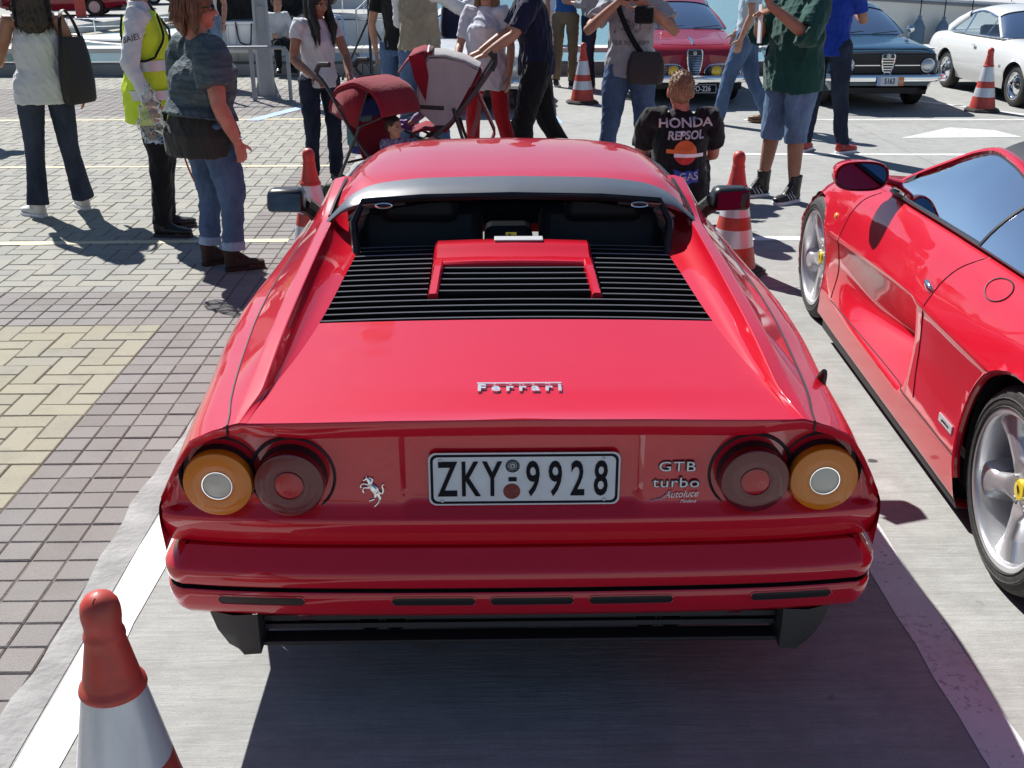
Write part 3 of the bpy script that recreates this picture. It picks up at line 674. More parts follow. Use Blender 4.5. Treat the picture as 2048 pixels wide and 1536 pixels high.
slot_xs = [(-.742, -.520), (-.322, -.103), (-.068, .148), (.187, .408), (.597, .812)]
slot_xs = [(-.742, -.528), (-.318, -.112), (-.078, .128), (.163, .371), (.560, .765)]
for a, b in slot_xs:
    g = G(); rows = []
    for k in range(41):
        x = a+(b-a)*(.5-.5*math.cos(PI*k/40)); e = min(x-a, b-x); hh = .0125*math.sqrt(max(0, 1-(max(0, .0125-e)/.0125)**2))+.0003; row = []
        for q in np.linspace(-1, 1, 5):
            h_ = bump_bv.ray_cast(Vector((x, -1, .380+hh*q)), Vector((0, 1, 0)))[0]; row.append((x, h_.y-.0012, .380+hh*q))
        rows.append(row)
    g.grid(rows, flip=True); sl = g.obj('bumper_slot', M['black'], car)
    G().tube([r_[0] for r_ in rows]+[r_[-1] for r_ in rows[::-1]]+[rows[0][0]], .0022, 5).obj('slot_lip', red, sl)
for s in (-1, 1): G().tube([(s*.672, -.0100, .850), (s*.6725, -.0135, .842), (s*.673, -.0145, .828), (s*.673, -.0095, .822)], .0025, 5).obj('panel_gap', M['black'], car)
# -- lower valance, grille, exhausts
M['valance'] = mat('worn_black_valance', (.045, .045, .043), rough=.6, bump=.1, bscale=200)
for z in (.302, .276, .250): G().box((0, .075, z), (1.30, .03, .012), rot=(R(-20), 0, 0)).obj('valance_slat', M['blackmatte'], car, smooth=False)
G().box((0, .16, .27), (1.36, .02, .14)).obj('valance_back', M['blackmatte'], car, smooth=False)
G().box((0, .05, .228), (1.30, .05, .012)).obj('valance_lip', M['blackmatte'], car, smooth=False, bevel=.003)
for s in (-1, 1):
    P = [[(s*x, y, z) for x, y in ((.655, .20), (.655, .012), (.70+.012*k, .008), (.722+.05*k, .03), (.732+.062*k, .20))] for k, z in ((-.25, .208), (-.1, .212), (.3, .226), (.8, .27), (1.1, .325))]
    P = [[(s*.69, .1, .208)]*5]+P
    G().grid(P, flip=(s < 0)).obj('valance_end', M['valance'], car, angle=50)
    for dx in (.30, .365):
        g = G(); g.lathe([(.030, .10), (.030, -.005), (.026, -.008), (.024, .0), (.024, .09)], 20, 0, (s*(dx+.02), .075, .262), 'y'); g.obj('exhaust_tip', mat('dark_exhaust', (.02, .02, .02), rough=.5, metal=.5, bump=.05), car, fixn=True)
    G().ell((s*.545, .085, .288), (.055, .025, .03)).obj('reflector', M['redlens'], car)
# -- louvres: every slat its own part
M['slatedge'] = mat('slat_edge_glint', (.26, .26, .27), rough=.3, spec=.8, bump=.05, bscale=300)  # pale edge colour paints the sun glint along each black slat
def slat(rows):
    g = G(); g.grid(rows); n_ = len(rows[0])-1
    for k_ in range(len(g.f)):
        if k_ % n_ == 1: g.m[k_] = 1
    return g.obj('louvre_slat', [M['black'], M['slatedge']], car, angle=30)
for k in range(15):
    y = .630+k*.0478; w = float(np.interp(y, [.42, .70, 1.25], [.572, .546, .520])); z = float(np.interp(y, [.42, .70, 1.25], [.870, .884, .912]))-.004
    segs = [(-w, w)] if y < .79 or y > 1.27 else [(-w, -.262), (.262, w)]
    for a, b in segs:
        n = 14; V = []; rows = []
        for i in range(n+1):
            x = a+(b-a)*i/n; c = .010*(1-(x/w)**2); rows.append([(x, y+.004, z+c-.020), (x, y-.001, z+c+.002), (x, y+.0018, z+c+.0042), (x, y+.030, z+c-.012), (x, y+.026, z+c-.018)])
        slat(rows)
for k in range(5):
    y = .826+k*.0455; z = .904+.018*(k/4)
    rows = [[(x, y+.004, z-.02), (x, y-.001, z+.002), (x, y+.0018, z+.0042), (x, y+.03, z-.012)] for x in np.linspace(-.225, .225, 10)]
    slat(rows)
G().grid([[(-.60, .56, .825), (.60, .56, .825)], [(-.6, 1.5, .85), (.6, 1.5, .85)]]).obj('engine_bay_floor', M['darkint'], car)
# raised red frame: top bar with legs running down to points
g = G()
for s in (-1, 1):
    rows = []
    for t in np.linspace(0, 1, 14):
        y = .790+t*.26; h = .012+.020*smst(-.05, .8, t); xo = .262-.010*t; z0 = float(np.interp(y, [.42, .70, 1.25], [.878, .892, .918]))
        rows.append([(s*xo, y, z0-.02), (s*(xo-.004), y, z0+h-.006), (s*(xo-.009), y, z0+h), (s*(xo-.028), y, z0+h+.001), (s*(xo-.033), y, z0+h-.005), (s*(xo-.036), y, z0-.03)])
    g.grid(rows, flip=(s > 0)); f = rows[0]; g.add(f, [tuple(range(6))])
rows = []
for (y, z) in ((1.02, .88), (1.022, .930), (1.028, .936), (1.062, .941), (1.075, .937), (1.085, .929), (1.15, .944), (1.165, .954), (1.18, .956), (1.225, .955), (1.235, .949), (1.24, .89)):
    rows.append([(x, y, z+.006*(1-(x/.26)**2)-(.05 if abs(x) > .2535 else .008 if abs(x) > .245 else 0)) for x in (-.262, -.2535, -.245, -.12, 0, .12, .245, .2535, .262)])
g.grid(rows); g.obj('intake_frame', red, car, angle=35, fixn=True)
G().box((.02, 1.205, .966), (.16, .05, .006)).obj('frame_catch', M['greytrim'], car, smooth=False, bevel=.002)
# -- roof, spoiler
RL = [[(0, 1.40, 1.105), (.35, 1.40, 1.098), (.52, 1.42, 1.070), (.602, 1.45, 1.02)], [(0, 1.62, 1.120), (.36, 1.62, 1.116), (.545, 1.62, 1.092), (.604, 1.62, 1.044)],
      [(0, 1.95, 1.126), (.35, 1.95, 1.122), (.53, 1.95, 1.100), (.592, 1.95, 1.056)], [(0, 2.25, 1.118), (.33, 2.25, 1.114), (.50, 2.25, 1.094), (.56, 2.25, 1.054)], [(0, 2.40, 1.100), (.31, 2.39, 1.096), (.47, 2.37, 1.076), (.53, 2.33, 1.038)]]
P = loft(RL, [0, .12, .06, 0], nq=36, nf=7, ns=4); g = G()
for mir in (False, True): V, F = grid_vf(P, mir); g.add(V, F)
roof = g.obj('roof', red, car, angle=60); bm = bmesh.new(); bm.from_mesh(roof.data); bmesh.ops.remove_doubles(bm, verts=bm.verts, dist=.0005); bmesh.ops.recalc_face_normals(bm, faces=bm.faces); bm.to_mesh(roof.data); bm.free()
# black spoiler across the rear roof edge, sweeping down into the sails
rows = []
for k in range(61):
    u = -1+2*k/60; a = abs(u); x = .636*math.copysign(a**.92, u)
    yb = 1.325+.055*smst(.80, 1, a); zb = float(pchip([0, .4, .7, .86, 1], [[1.092], [1.088], [1.072], [1.045], [.978]], a)[0][0])      # trailing edge
    yf = 1.478-.055*smst(.75, 1, a); zf = float(pchip([0, .4, .7, .86, 1], [[1.119], [1.114], [1.096], [1.064], [.991]], a)[0][0])
    rows.append([(x*.985, yf+.01, zf-.012), (x*.988, yf, zf), (x*.992, (yf+yb)/2, (zf+zb)/2+.006), (x, yb+.008, zb+.002), (x, yb, zb-.004), (x, yb+.004, zb-.016+.012*smst(.85, 1, a)), (x*.99, yb+.05-.03*smst(.85, 1, a), zb-.020+.016*smst(.85, 1, a))])
G().grid(rows).obj('roof_spoiler', M['satin'], car, angle=40, fixn=True)
# drip rails, side glass, windscreen, hood
for s in (-1, 1):
    G().tube([(s*x, y, z) for x, y, z in ((.629, 1.43, .990), (.620, 1.54, 1.022), (.609, 1.72, 1.050), (.594, 2.0, 1.052), (.565, 2.25, 1.046), (.545, 2.34, 1.025), (.64, 2.72, .93), (.70, 2.93, .86))], .007, 6).obj('drip_rail', M['black'], car)
    G().grid([[(s*.598, 1.80, 1.05), (s*.752, 1.80, .884)], [(s*.59, 2.1, 1.048), (s*.752, 2.1, .878)], [(s*.548, 2.33, 1.02), (s*.75, 2.4, .87)], [(s*.69, 2.88, .87), (s*.735, 2.92, .846)]], flip=(s > 0)).obj('side_window', M['darkglass'], car)
G().grid([[(x, 2.385-.12*(x/.6)**2, 1.09-.06*(x/.55)**2) for x in np.linspace(-.53, .53, 13)], [(x*1.32, 3.02-.30*(x/.6)**2, .862-.01*(x/.55)**2) for x in np.linspace(-.53, .53, 13)]]).obj('windscreen', M['darkglass'], car)
HP = [[(0, 3.0, .865), (.4, 2.95, .862), (.735, 2.88, .846)], [(0, 3.4, .80), (.4, 3.38, .798), (.70, 3.35, .790)], [(0, 3.85, .675), (.4, 3.83, .672), (.65, 3.8, .665)], [(0, 4.26, .53), (.36, 4.24, .526), (.60, 4.18, .52)]]
P = loft(HP, [0, .2, 0], nq=30); g = G()
for mir in (False, True): V, F = grid_vf(P, mir); g.add(V, F)
g.obj('front_lid', red, car, fixn=True)
G().grid([[(x, 4.26-.10*(x/.8)**2*1.0, .525-.02*(x/.8)**2) for x in np.linspace(-.79, .79, 15)], [(x, 4.31-.16*(x/.8)**2, .44) for x in np.linspace(-.8, .8, 15)], [(x, 4.27-.16*(x/.8)**2, .22) for x in np.linspace(-.79, .79, 15)]], flip=True).obj('front_bumper', red, car, fixn=True)
G().box((0, 2.35, .17), (1.5, 3.4, .03)).obj('floor_pan', M['blackmatte'], car, smooth=False)
for s in (-1, 1): G().box((s*.70, .62, .55), (.02, 1.1, .5)).obj('inner_wing', M['blackmatte'], car, smooth=False)
# -- cabin seen through the rear window
G().grid([[(-.515, 1.235, .865), (.515, 1.235, .865)], [(-.512, 1.27, .99), (.512, 1.27, .99)], [(-.50, 1.34, 1.068), (.50, 1.34, 1.068)]]).obj('rear_window', M['rearglass'], car)
fr = [(-.519, 1.23, .86), (-.522, 1.25, .93), (-.53, 1.29, 1.0), (-.50, 1.335, 1.062), (-.3, 1.335, 1.076), (0, 1.335, 1.082), (.3, 1.335, 1.076), (.50, 1.335, 1.062), (.53, 1.29, 1.0), (.522, 1.25, .93), (.519, 1.23, .86)]
G().tube(fr, .014, 6).obj('window_seal', M['black'], car)
G().box((0, 1.65, .60), (1.30, .9, .04)).obj('cabin_floor', M['darkint'], car, smooth=False)
G().grid([[(x, 1.36, 1.06-.05*abs(x/.5)**3) for x in np.linspace(-.56, .56, 9)], [(x, 2.3, 1.07-.04*abs(x/.5)**3) for x in np.linspace(-.52, .52, 9)]]).obj('headlining', M['darkint'], car)
G().box((0, 1.30, .72), (1.2, .03, .28)).obj('bulkhead', M['darkint'], car, smooth=False)
for s in (-1, 1):
    st = G(); st.box((s*.32, 1.50, .80), (.44, .13, .42), rot=(R(-16), 0, 0)); st.box((s*.32, 1.78, .62), (.44, .5, .12))
    so = st.obj('seat', M['seat'], car, bevel=.04); G().box((s*.32, 1.47, 1.01), (.27, .08, .10), rot=(R(-12), 0, 0)).obj('headrest', M['seat'], so, bevel=.03)
    # pale pillar trim with an oval grab eye
    P = [[(s*.50, 1.31, 1.058), (s*.36, 1.33, 1.066)], [(s*.515, 1.34, 1.035), (s*.36, 1.36, 1.045)]]
    tp = G().grid(P, flip=(s < 0)).obj('pillar_trim', M['greytrim'], car)
    G().tube([(s*(.43+.028*math.cos(a)), 1.318, 1.052+.008*math.sin(a)) for a in np.linspace(0, 2*PI, 17)], .003, 5).obj('trim_ring', M['chrome'], tp)
    G().tube([(s*.50, 1.36, 1.03), (s*.535, 1.40, .99), (s*.55, 1.5, .93), (s*.55, 1.55, .88)], [(.02, .012), (.03, .012), (.024, .01), (.01, .01)], 8).obj('pillar_trim', M['greytrim'], car)
G().box((0, 2.55, .82), (1.36, .5, .16)).obj('dashboard', M['seat'], car, bevel=.04)
G().box((.0, 1.9, .70), (.20, .9, .16)).obj('centre_console', M['seat'], car, bevel=.03)
G().tube([(-.32+.17*math.cos(a), 2.2+.05*math.sin(a), .88+.165*math.sin(a)) for a in np.linspace(0, 2*PI, 25)], .012, 6).obj('steering_wheel', M['black'], car)
G().tube([(-.10, 2.18, 1.04), (.10, 2.18, 1.04)], [(.03, .012), (.03, .012)], 8).obj('rear_view_mirror', M['greytrim'], car)
st = G().grid([[(-.022, 1.228, .935), (.014, 1.228, .935)], [(-.022, 1.244, .978), (.014, 1.244, .978)]]).obj('yellow_sticker', M['yellow'], car)
horse(.036, M['black'], st, frame((-.004, 1.233, .958), (1, 0, 0), (0, .35, 1)), .0012)
# -- door mirrors
for s in (-1, 1):
    g = G(); g.box((s*.855, 1.86, .955), (.150, .10, .088), taper=.92); mo = g.obj('door_mirror', M['black'], car, bevel=.022)
    g = G(); tw = .012 if s < 0 else .020; rows = [[(s*(.855+.063*u), 1.8015+u*tw*(1 if True else 0), .957+.034*v) for u in ((-1, 1) if s > 0 else (1, -1))] for v in (-1, 1)]; g.grid(rows); g.obj('mirror_glass', mat('blue_reflection_mirror', (.05, .09, .17), rough=.02, metal=1, bump=.001), mo)  # dark blue reflection is put into the glass colour
    G().tube([(s*.79, 1.88, .93), (s*.76, 1.90, .90), (s*.745, 1.91, .875)], [.035, .032, .036], 8).obj('mirror_stalk', M['rubber'], mo)
# aerial base on the right quarter, side seam, fuel
h = cast(side_bv, (.782, .30, 2), (0, 0, -1)); g = G(); g.tube([h+Vector((0, .02, -.01)), h+Vector((0, .005, .02)), h+Vector((0, -.004, .034))], [.016, .012, .007], 10); g.obj('aerial_base', M['black'], car)
# ================================================================ CONES
def cone(loc, label, tilt=0, s=1., grp='red and white traffic cones', shade=0):
    t = thing('traffic_cone', label, 'traffic cone', loc, tilt, grp)
    t.scale = (s, s, s)
    mr = M['cone_red']; mw = M['cone_white']; H = .74
    g = G(); pts = [(.21*math.cos(a)*1, .21*math.sin(a)) for a in np.linspace(0, 2*PI, 9)[:-1]+PI/8]
    g.prism([(x*1.02, y*1.02) for x, y in pts], .028); g.prism([(x*.92, y*.92) for x, y in pts], .040); g.obj('base', M['rubber'], t, smooth=False, bevel=.008)
    def rad(z): return .150-(.150-.036)*(z-.04)/(H-.10-.04)
    zs = [.04, .20, .32, .385, .52, .66]
    def band(z0, z1, m, nm, proud=0, lip=False):
        pr = [(rad(z0)+proud, z0)]+([(rad(z0)+.006, z0), (rad(z0)+.006, z0+.012), (rad(z0+.014), z0+.014)] if lip else [])+[(rad(z)+proud, z) for z in np.linspace(z0+(.016 if lip else 0), z1, 8)]
        return G().lathe(pr, 40).obj(nm, m, t)
    band(.036, .176, mr, 'lower_body', 0); band(.176, .28, mw, 'white_band', .0015); band(.28, .355, mr, 'middle_band', .001); band(.355, .527, mw, 'white_band', .0015)
    pr = [(rad(.527)+.005, .521), (rad(.527)+.007, .525), (rad(.532)+.006, .534), (rad(.542)+.0012, .542)]+[(rad(z)+.001, z) for z in np.linspace(.547, .635, 6)]
    pr += [(.0395, .642), (.0385, .650), (.0358, .656), (.0350, .664), (.0354, .672), (.0368, .680), (.0374, .690), (.0370, .702), (.0345, .716), (.026, .729), (.013, .737), (0, .739)]
    G().lathe(pr, 40).obj('top_body', mr, t, angle=50)
    if shade: G().tube([(.028*math.cos(a)*math.sin(b), .028*math.sin(a), .70+.042*math.cos(b)) for a, b in [(-2.0, .2), (-2.0, .5), (-2.0, .8)]], .0012, 4).obj('mould_seam', M['blackmatte'], t)
    return t
M['cone_red'] = mat('cone_red_plastic', (.58, .055, .04), rough=.45, bump=.06, bscale=60, var=.25, vscale=17, vcol=(.36, .055, .04))
def refl_mat():
    m, n, l, b = new_mat('reflective_white_band'); tc = n.new('ShaderNodeTexCoord')
    c = mixc(n, l, ramp(n, l, noise(n, l, tc.outputs['Object'], 1, 5, .6, (16, 16, 3)), .35, .75), (.70, .72, .76), (.52, .54, .60)); l.new(c, b.inputs['Base Color'])
    b.inputs['Roughness'].default_value = .32; b.inputs['Metallic'].default_value = .25; b.inputs['Coat Weight'].default_value = .4
    w = n.new('ShaderNodeTexVoronoi'); w.inputs['Scale'].default_value = 240; l.new(tc.outputs['Object'], w.inputs['Vector']); bp = n.new('ShaderNodeBump'); bp.inputs['Strength'].default_value = .12; bp.inputs['Distance'].default_value = .002; l.new(w.outputs[0], bp.inputs['Height']); l.new(bp.outputs[0], b.inputs['Normal'])
    return m
M['cone_white'] = refl_mat()
cone((-.745, 1.73, 0), 'scuffed traffic cone in front at the white line, cut by the picture edge', .3, 1, shade=1)
cone((1.46, 6.36, 0), 'traffic cone standing between the two red sports cars', .2)
cone((-1.10, 6.50, 0), 'traffic cone partly hidden behind the mirror of the black louvred car', .5)
cone((1.15, 14.0, 0), 'traffic cone standing by the people in front of the quay wall', .1)
cone((5.93, 13.2, 0), 'traffic cone standing in front of the white coupe', .4)

# ================================================================ SECOND RED CAR (low mid-engined coupe on the right)
M['sideglass'] = glass_mat('side_glass', (.80, .85, .90), 1.45, .05)
c2 = thing('sports_car', 'red low sports car on the right with silver five-spoke wheels and black roof', 'car', (2.475, 2.745, 0), R(-2.5))
# points: centre side x>0, mirrored; (x, y, z): inner top, shoulder, upper flank, ridge, under ridge, scoop deep, sill top, sill, bottom
def stn(y, top, sh, up, rd, ud, sc, st_, sb, bt): return [(a, y, b) for a, b in (top, sh, up, rd, ud, sc, st_, sb, bt)]
A2 = [stn(-.86, (.50, .80), (.70, .78), (.80, .70), (.86, .60), (.86, .58), (.86, .45), (.86, .34), (.85, .24), (.80, .20)),
      stn(-.45, (.58, .86), (.78, .84), (.88, .76), (.935, .625), (.935, .60), (.93, .45), (.93, .30), (.92, .18), (.86, .15)),
      stn(.08, (.62, .90), (.80, .885), (.905, .80), (.955, .635), (.95, .612), (.945, .45), (.945, .26), (.94, .12), (.88, .10)),
      stn(.55, (.66, .895), (.80, .872), (.895, .77), (.952, .632), (.944, .608), (.938, .46), (.945, .25), (.935, .11), (.88, .10)),
      stn(1.0, (.68, .885), (.795, .862), (.885, .755), (.945, .628), (.936, .604), (.930, .47), (.945, .25), (.932, .11), (.88, .10)),
      stn(1.05, (.68, .884), (.795, .861), (.885, .754), (.945, .627), (.930, .603), (.90, .40), (.945, .25), (.932, .11), (.88, .10)),
      stn(1.09, (.68, .884), (.795, .861), (.885, .754), (.944, .626), (.890, .600), (.745, .37), (.943, .25), (.932, .11), (.88, .10)),
      stn(1.25, (.68, .880), (.793, .858), (.882, .75), (.942, .62), (.900, .594), (.755, .36), (.941, .25), (.931, .11), (.88, .10)),
      stn(1.7, (.69, .862), (.79, .842), (.872, .745), (.937, .595), (.915, .568), (.82, .35), (.938, .25), (.928, .11), (.88, .10)),
      stn(2.15, (.69, .832), (.785, .822), (.868, .745), (.930, .560), (.920, .535), (.898, .41), (.932, .25), (.924, .11), (.88, .10)),
      stn(2.35, (.66, .815), (.775, .808), (.868, .735), (.928, .552), (.922, .53), (.912, .40), (.928, .25), (.92, .11), (.88, .10)),
      stn(2.72, (.60, .77), (.75, .772), (.868, .69), (.915, .54), (.915, .52), (.915, .40), (.92, .25), (.91, .13), (.87, .11)),
      stn(3.10, (.52, .665), (.69, .665), (.83, .59), (.875, .47), (.88, .45), (.88, .36), (.88, .25), (.87, .14), (.82, .12)),
      stn(3.38, (.42, .55), (.57, .54), (.70, .48), (.78, .42), (.79, .40), (.79, .33), (.78, .25), (.76, .16), (.70, .13)),
      stn(3.50, (.34, .48), (.44, .47), (.52, .44), (.56, .40), (.57, .38), (.57, .32), (.56, .25), (.54, .17), (.50, .14))]
P2 = loft(A2, [0, .08, .10, .018, .012, .05, .02, .02, 0], nq=200, nf=5, ns=3)
ARCH2 = [(.10, .315, .372), (2.74, .315, .355)]
for mir in (True, False):
    V, F = grid_vf(P2, mir); V, F = arch_trim(V, F, ARCH2, .55); g = G(); g.add(V, F); so = g.obj('side_panel', red, c2, angle=60)
    if mir: bv2 = bvh_of(so)
    s = -1 if mir else 1
    for (yc, zc, rr) in ARCH2:
        A = []
        for k in range(31):
            th = -.35+(PI+.7)*k/30; y, z = yc+rr*math.cos(th), zc+rr*math.sin(th)
            if z < .125: continue
            h = bv2.ray_cast(Vector((-3, y+.012*math.cos(th), z+.012*math.sin(th))), Vector((1, 0, 0)))[0]
            A.append((s*((-h.x if h else .93)-.012), y, z))
        G().tube(A, .014, 8).obj('wheel_arch', red, c2)
        P = [[(s*x, yc+(rr+.006)*math.cos(th), zc+(rr+.006)*math.sin(th)) for x in ((.90 if yc < 1 else .85), .60)] for th in np.linspace(-.45, PI+.45, 25)]
        g = G(); g.grid(P); g.add([(s*.60, yc+(rr+.006)*math.cos(t_), zc+(rr+.006)*math.sin(t_)) for t_ in np.linspace(-.45, PI+.45, 25)], [tuple(range(25))]); g.obj('arch_liner', M['blackmatte'], c2)
        w = .235 if yc < 1 else .215; wheel_parts(c2, (s*(.935-w/2-.01 if yc < 1 else .895-w/2), yc, .322), .322, .248, w, s, hi=mir)
# centre body: hood, rear deck
CB = [[(0, 3.56, .47), (.20, 3.54, .475), (.34, 3.50, .48)], [(0, 3.40, .55), (.24, 3.39, .55), (.42, 3.38, .55)], [(0, 3.10, .655), (.28, 3.10, .658), (.52, 3.10, .665)], [(0, 2.72, .75), (.3, 2.72, .755), (.60, 2.72, .77)], [(0, 2.40, .82), (.34, 2.37, .815), (.66, 2.33, .815)], [(0, 2.30, .83), (.34, 2.25, .83), (.68, 2.12, .833)]]
P = loft(CB[::-1], [0, .15, 0], nq=40); g = G()
for mir in (False, True): V, F = grid_vf(P, mir); g.add(V, F)
g.obj('front_lid', red, c2, fixn=True)
CR = [[(0, -.90, .81), (.25, -.89, .81), (.50, -.86, .80)], [(0, -.45, .87), (.3, -.45, .868), (.58, -.45, .86)], [(0, .1, .93), (.35, .1, .92), (.62, .08, .90)], [(0, .6, 1.0), (.40, .6, .98), (.66, .55, .895)]]
P = loft(CR, [0, .2, 0], nq=30); g = G()
for mir in (False, True): V, F = grid_vf(P, mir); g.add(V, F)
g.obj('engine_lid', red, c2, fixn=True)
xs_ = .86*np.linspace(-1, 1, 41); zt_ = np.interp(np.abs(xs_), [0, .5, .7, .8, .86], [.812, .802, .782, .70, .60])
g = G(); g.grid([[(x, -.862-.036*(1-(x/.86)**2)-.02*math.sin(k*PI)*(1-abs(x)/.9), z+(.20-z)*k) for x, z in zip(xs_, zt_)] for k in np.linspace(0, 1, 9)]); g.obj('tail_panel', red, c2, fixn=True)
for x in (-.66, -.49, .49, .66):
    q = G(); q.lathe([(.072, .02), (.072, -.018), (.066, -.026), (0, -.03)], 28, 0, (x, -.905, .64), 'y'); q.obj('tail_lamp', M['redlens'] if abs(x) > .6 else M['amber'], c2, fixn=True)
G().box((0, -.915, .64), (.72, .03, .13)).obj('tail_grille', M['blackmatte'], c2, bevel=.01); G().box((0, -.93, .40), (.54, .012, .12)).obj('plate_holder', M['white'], c2, bevel=.004); G().box((0, -.90, .26), (1.3, .05, .06)).obj('lower_grille', M['blackmatte'], c2, bevel=.01)
g = G(); g.grid([[(u*x, y+.05*(1-u*u), z) for u in np.linspace(-1, 1, 11)] for x, y, z in ((.34, 3.50, .48), (.52, 3.50, .44), (.57, 3.51, .38), (.56, 3.50, .25), (.50, 3.48, .14))]); g.obj('front_bumper', red, c2, fixn=True)
G().box((0, 1.0, .13), (1.56, 3.4, .04)).obj('floor_pan', M['blackmatte'], c2, smooth=False)
G().box((0, .3, .45), (1.2, 1.6, .6)).obj('engine_block', M['blackmatte'], c2, smooth=False)
# greenhouse
roofm = mat('black_canvas_roof', (.03, .03, .032), rough=.5, bump=.25, bscale=250)
RP = [[(0, .55, 1.085), (.34, .55, 1.075), (.52, .55, 1.04), (.60, .55, 1.0)], [(0, .95, 1.155), (.32, .95, 1.148), (.52, .95, 1.11), (.585, .95, 1.072)], [(0, 1.30, 1.172), (.32, 1.30, 1.165), (.50, 1.30, 1.135), (.558, 1.30, 1.116)], [(0, 1.56, 1.165), (.30, 1.56, 1.158), (.46, 1.50, 1.138), (.548, 1.45, 1.112)]]
P = loft(RP, [0, .12, .06, 0], nq=24); g = G()
for mir in (False, True): V, F = grid_vf(P, mir); g.add(V, F)
g.obj('roof', roofm, c2, fixn=True, angle=60)
AP = [(.53, 1.53, 1.124), (.60, 1.68, 1.03), (.70, 1.92, .915), (.735, 2.06, .845)]        # windscreen pillar
for s in (-1, 1):
    full = resamp([(s*x, y, z) for x, y, z in ((.735, 2.06, .845), (.70, 1.92, .915), (.625, 1.71, 1.018), (.570, 1.54, 1.092), (.556, 1.40, 1.118), (.567, 1.24, 1.112), (.590, .95, 1.066), (.612, .60, 1.005), (.66, .30, .94), (.72, .02, .90))], 44)
    G().tube(full, [(.020, .015)]*44, 8).obj('roof_rail', red, c2); pil = [p for p in full if p.y > 1.47]; rail = [p for p in full if p.y < 1.53]
    G().tube([p+Vector((s*.008, -.018 if p.y > 1.45 else 0, -.015)) for p in full], .010, 6).obj('window_seal', M['black'], c2)
    belt = resamp([(s*x, y, z) for x, y, z in ((.772, 1.98, .842), (.785, 1.6, .858), (.787, 1.2, .870), (.788, .80, .878), (.79, .45, .884), (.775, .1, .898))], 30)
    G().tube(belt, [(.012, .008)]*30, 6).obj('belt_seal', M['greytrim' if False else 'black'], c2)
    def at_y(P_, y): 
        Q = sorted(P_, key=lambda p: p.y); return Vector([np.interp(y, [p.y for p in Q], [p[i] for p in Q]) for i in range(3)])
    top = [*pil, *rail]
    rows = []
    for y in np.linspace(1.96, .90, 22):
        b = at_y(belt, y); t_ = at_y(full, y); rows.append([b.lerp(t_, u)+Vector((s*.022*math.sin(u*PI), 0, 0)) for u in np.linspace(0, 1, 7)])
    G().grid(rows, flip=(s > 0)).obj('side_window', M['sideglass'] if 'sideglass' in M else M['glass'], c2, fixn=False)
    rows = []
    for y in np.linspace(.87, .12, 14):
        b = at_y(belt, y); t_ = at_y(rail, y); rows.append([b.lerp(t_, u)+Vector((s*(.010+.022*math.sin(u*PI)), 0, .004)) for u in np.linspace(0, .93, 5)])
    G().grid(rows, flip=(s > 0)).obj('quarter_window', M['darkglass'], c2)
    b, t_ = at_y(belt, .885), at_y(rail, .885); G().tube([b.lerp(t_, u)+Vector((s*(.006+.022*math.sin(u*PI)), 0, 0)) for u in np.linspace(0, 1, 9)], [(.016, .010)]*9, 6, side=(0, 1, 0)).obj('door_pillar', M['black'], c2)
    # quarter triangle at the front of the door window
    b, t_ = at_y(belt, 1.80), at_y(full, 1.74); G().tube([b, t_], .007, 6).obj('quarter_light_bar', M['black'], c2)
G().grid([[(x*1.0, 1.54-.06*(x/.5)**2, 1.128-.012*(x/.5)**2+.03*(1-(x/.53)**2)) for x in np.linspace(-.53, .53, 13)], [(x*1.39, 2.28-.22*(x/.53)**2, .83+.015*(x/.53)**2) for x in np.linspace(-.53, .53, 13)]]).obj('windscreen', M['glass'], c2)
# interior: seats, dash, steering wheel, pale door cards
beige = mat('pale_leather', (.30, .31, .33), rough=.5, bump=.2, bscale=120)
for s in (-1, 1):
    g = G(); g.box((s*.36, 1.12, .62), (.46, .16, .62), rot=(R(-20), 0, 0)); g.box((s*.36, 1.45, .40), (.46, .55, .16)); so = g.obj('seat', beige, c2, bevel=.05); G().box((s*.36, 1.02, .93), (.28, .10, .16), rot=(R(-12), 0, 0)).obj('headrest', beige, so, bevel=.04)
    G().box((s*.74, 1.45, .66), (.04, 1.1, .36)).obj('door_card', beige, c2, bevel=.01)
G().box((0, 2.02, .74), (1.40, .42, .15)).obj('dashboard', M['seat'], c2, bevel=.05); G().box((0, .86, .62), (1.4, .05, .5)).obj('bulkhead', M['darkint'], c2, smooth=False); G().box((0, 1.45, .30), (1.5, 1.3, .03)).obj('cabin_floor', M['darkint'], c2, smooth=False)
G().tube([(-.36+.175*math.cos(a), 1.72+.07*math.sin(a), .80+.16*math.sin(a)) for a in np.linspace(0, 2*PI, 29)], .013, 7).obj('steering_wheel', M['black'], c2)
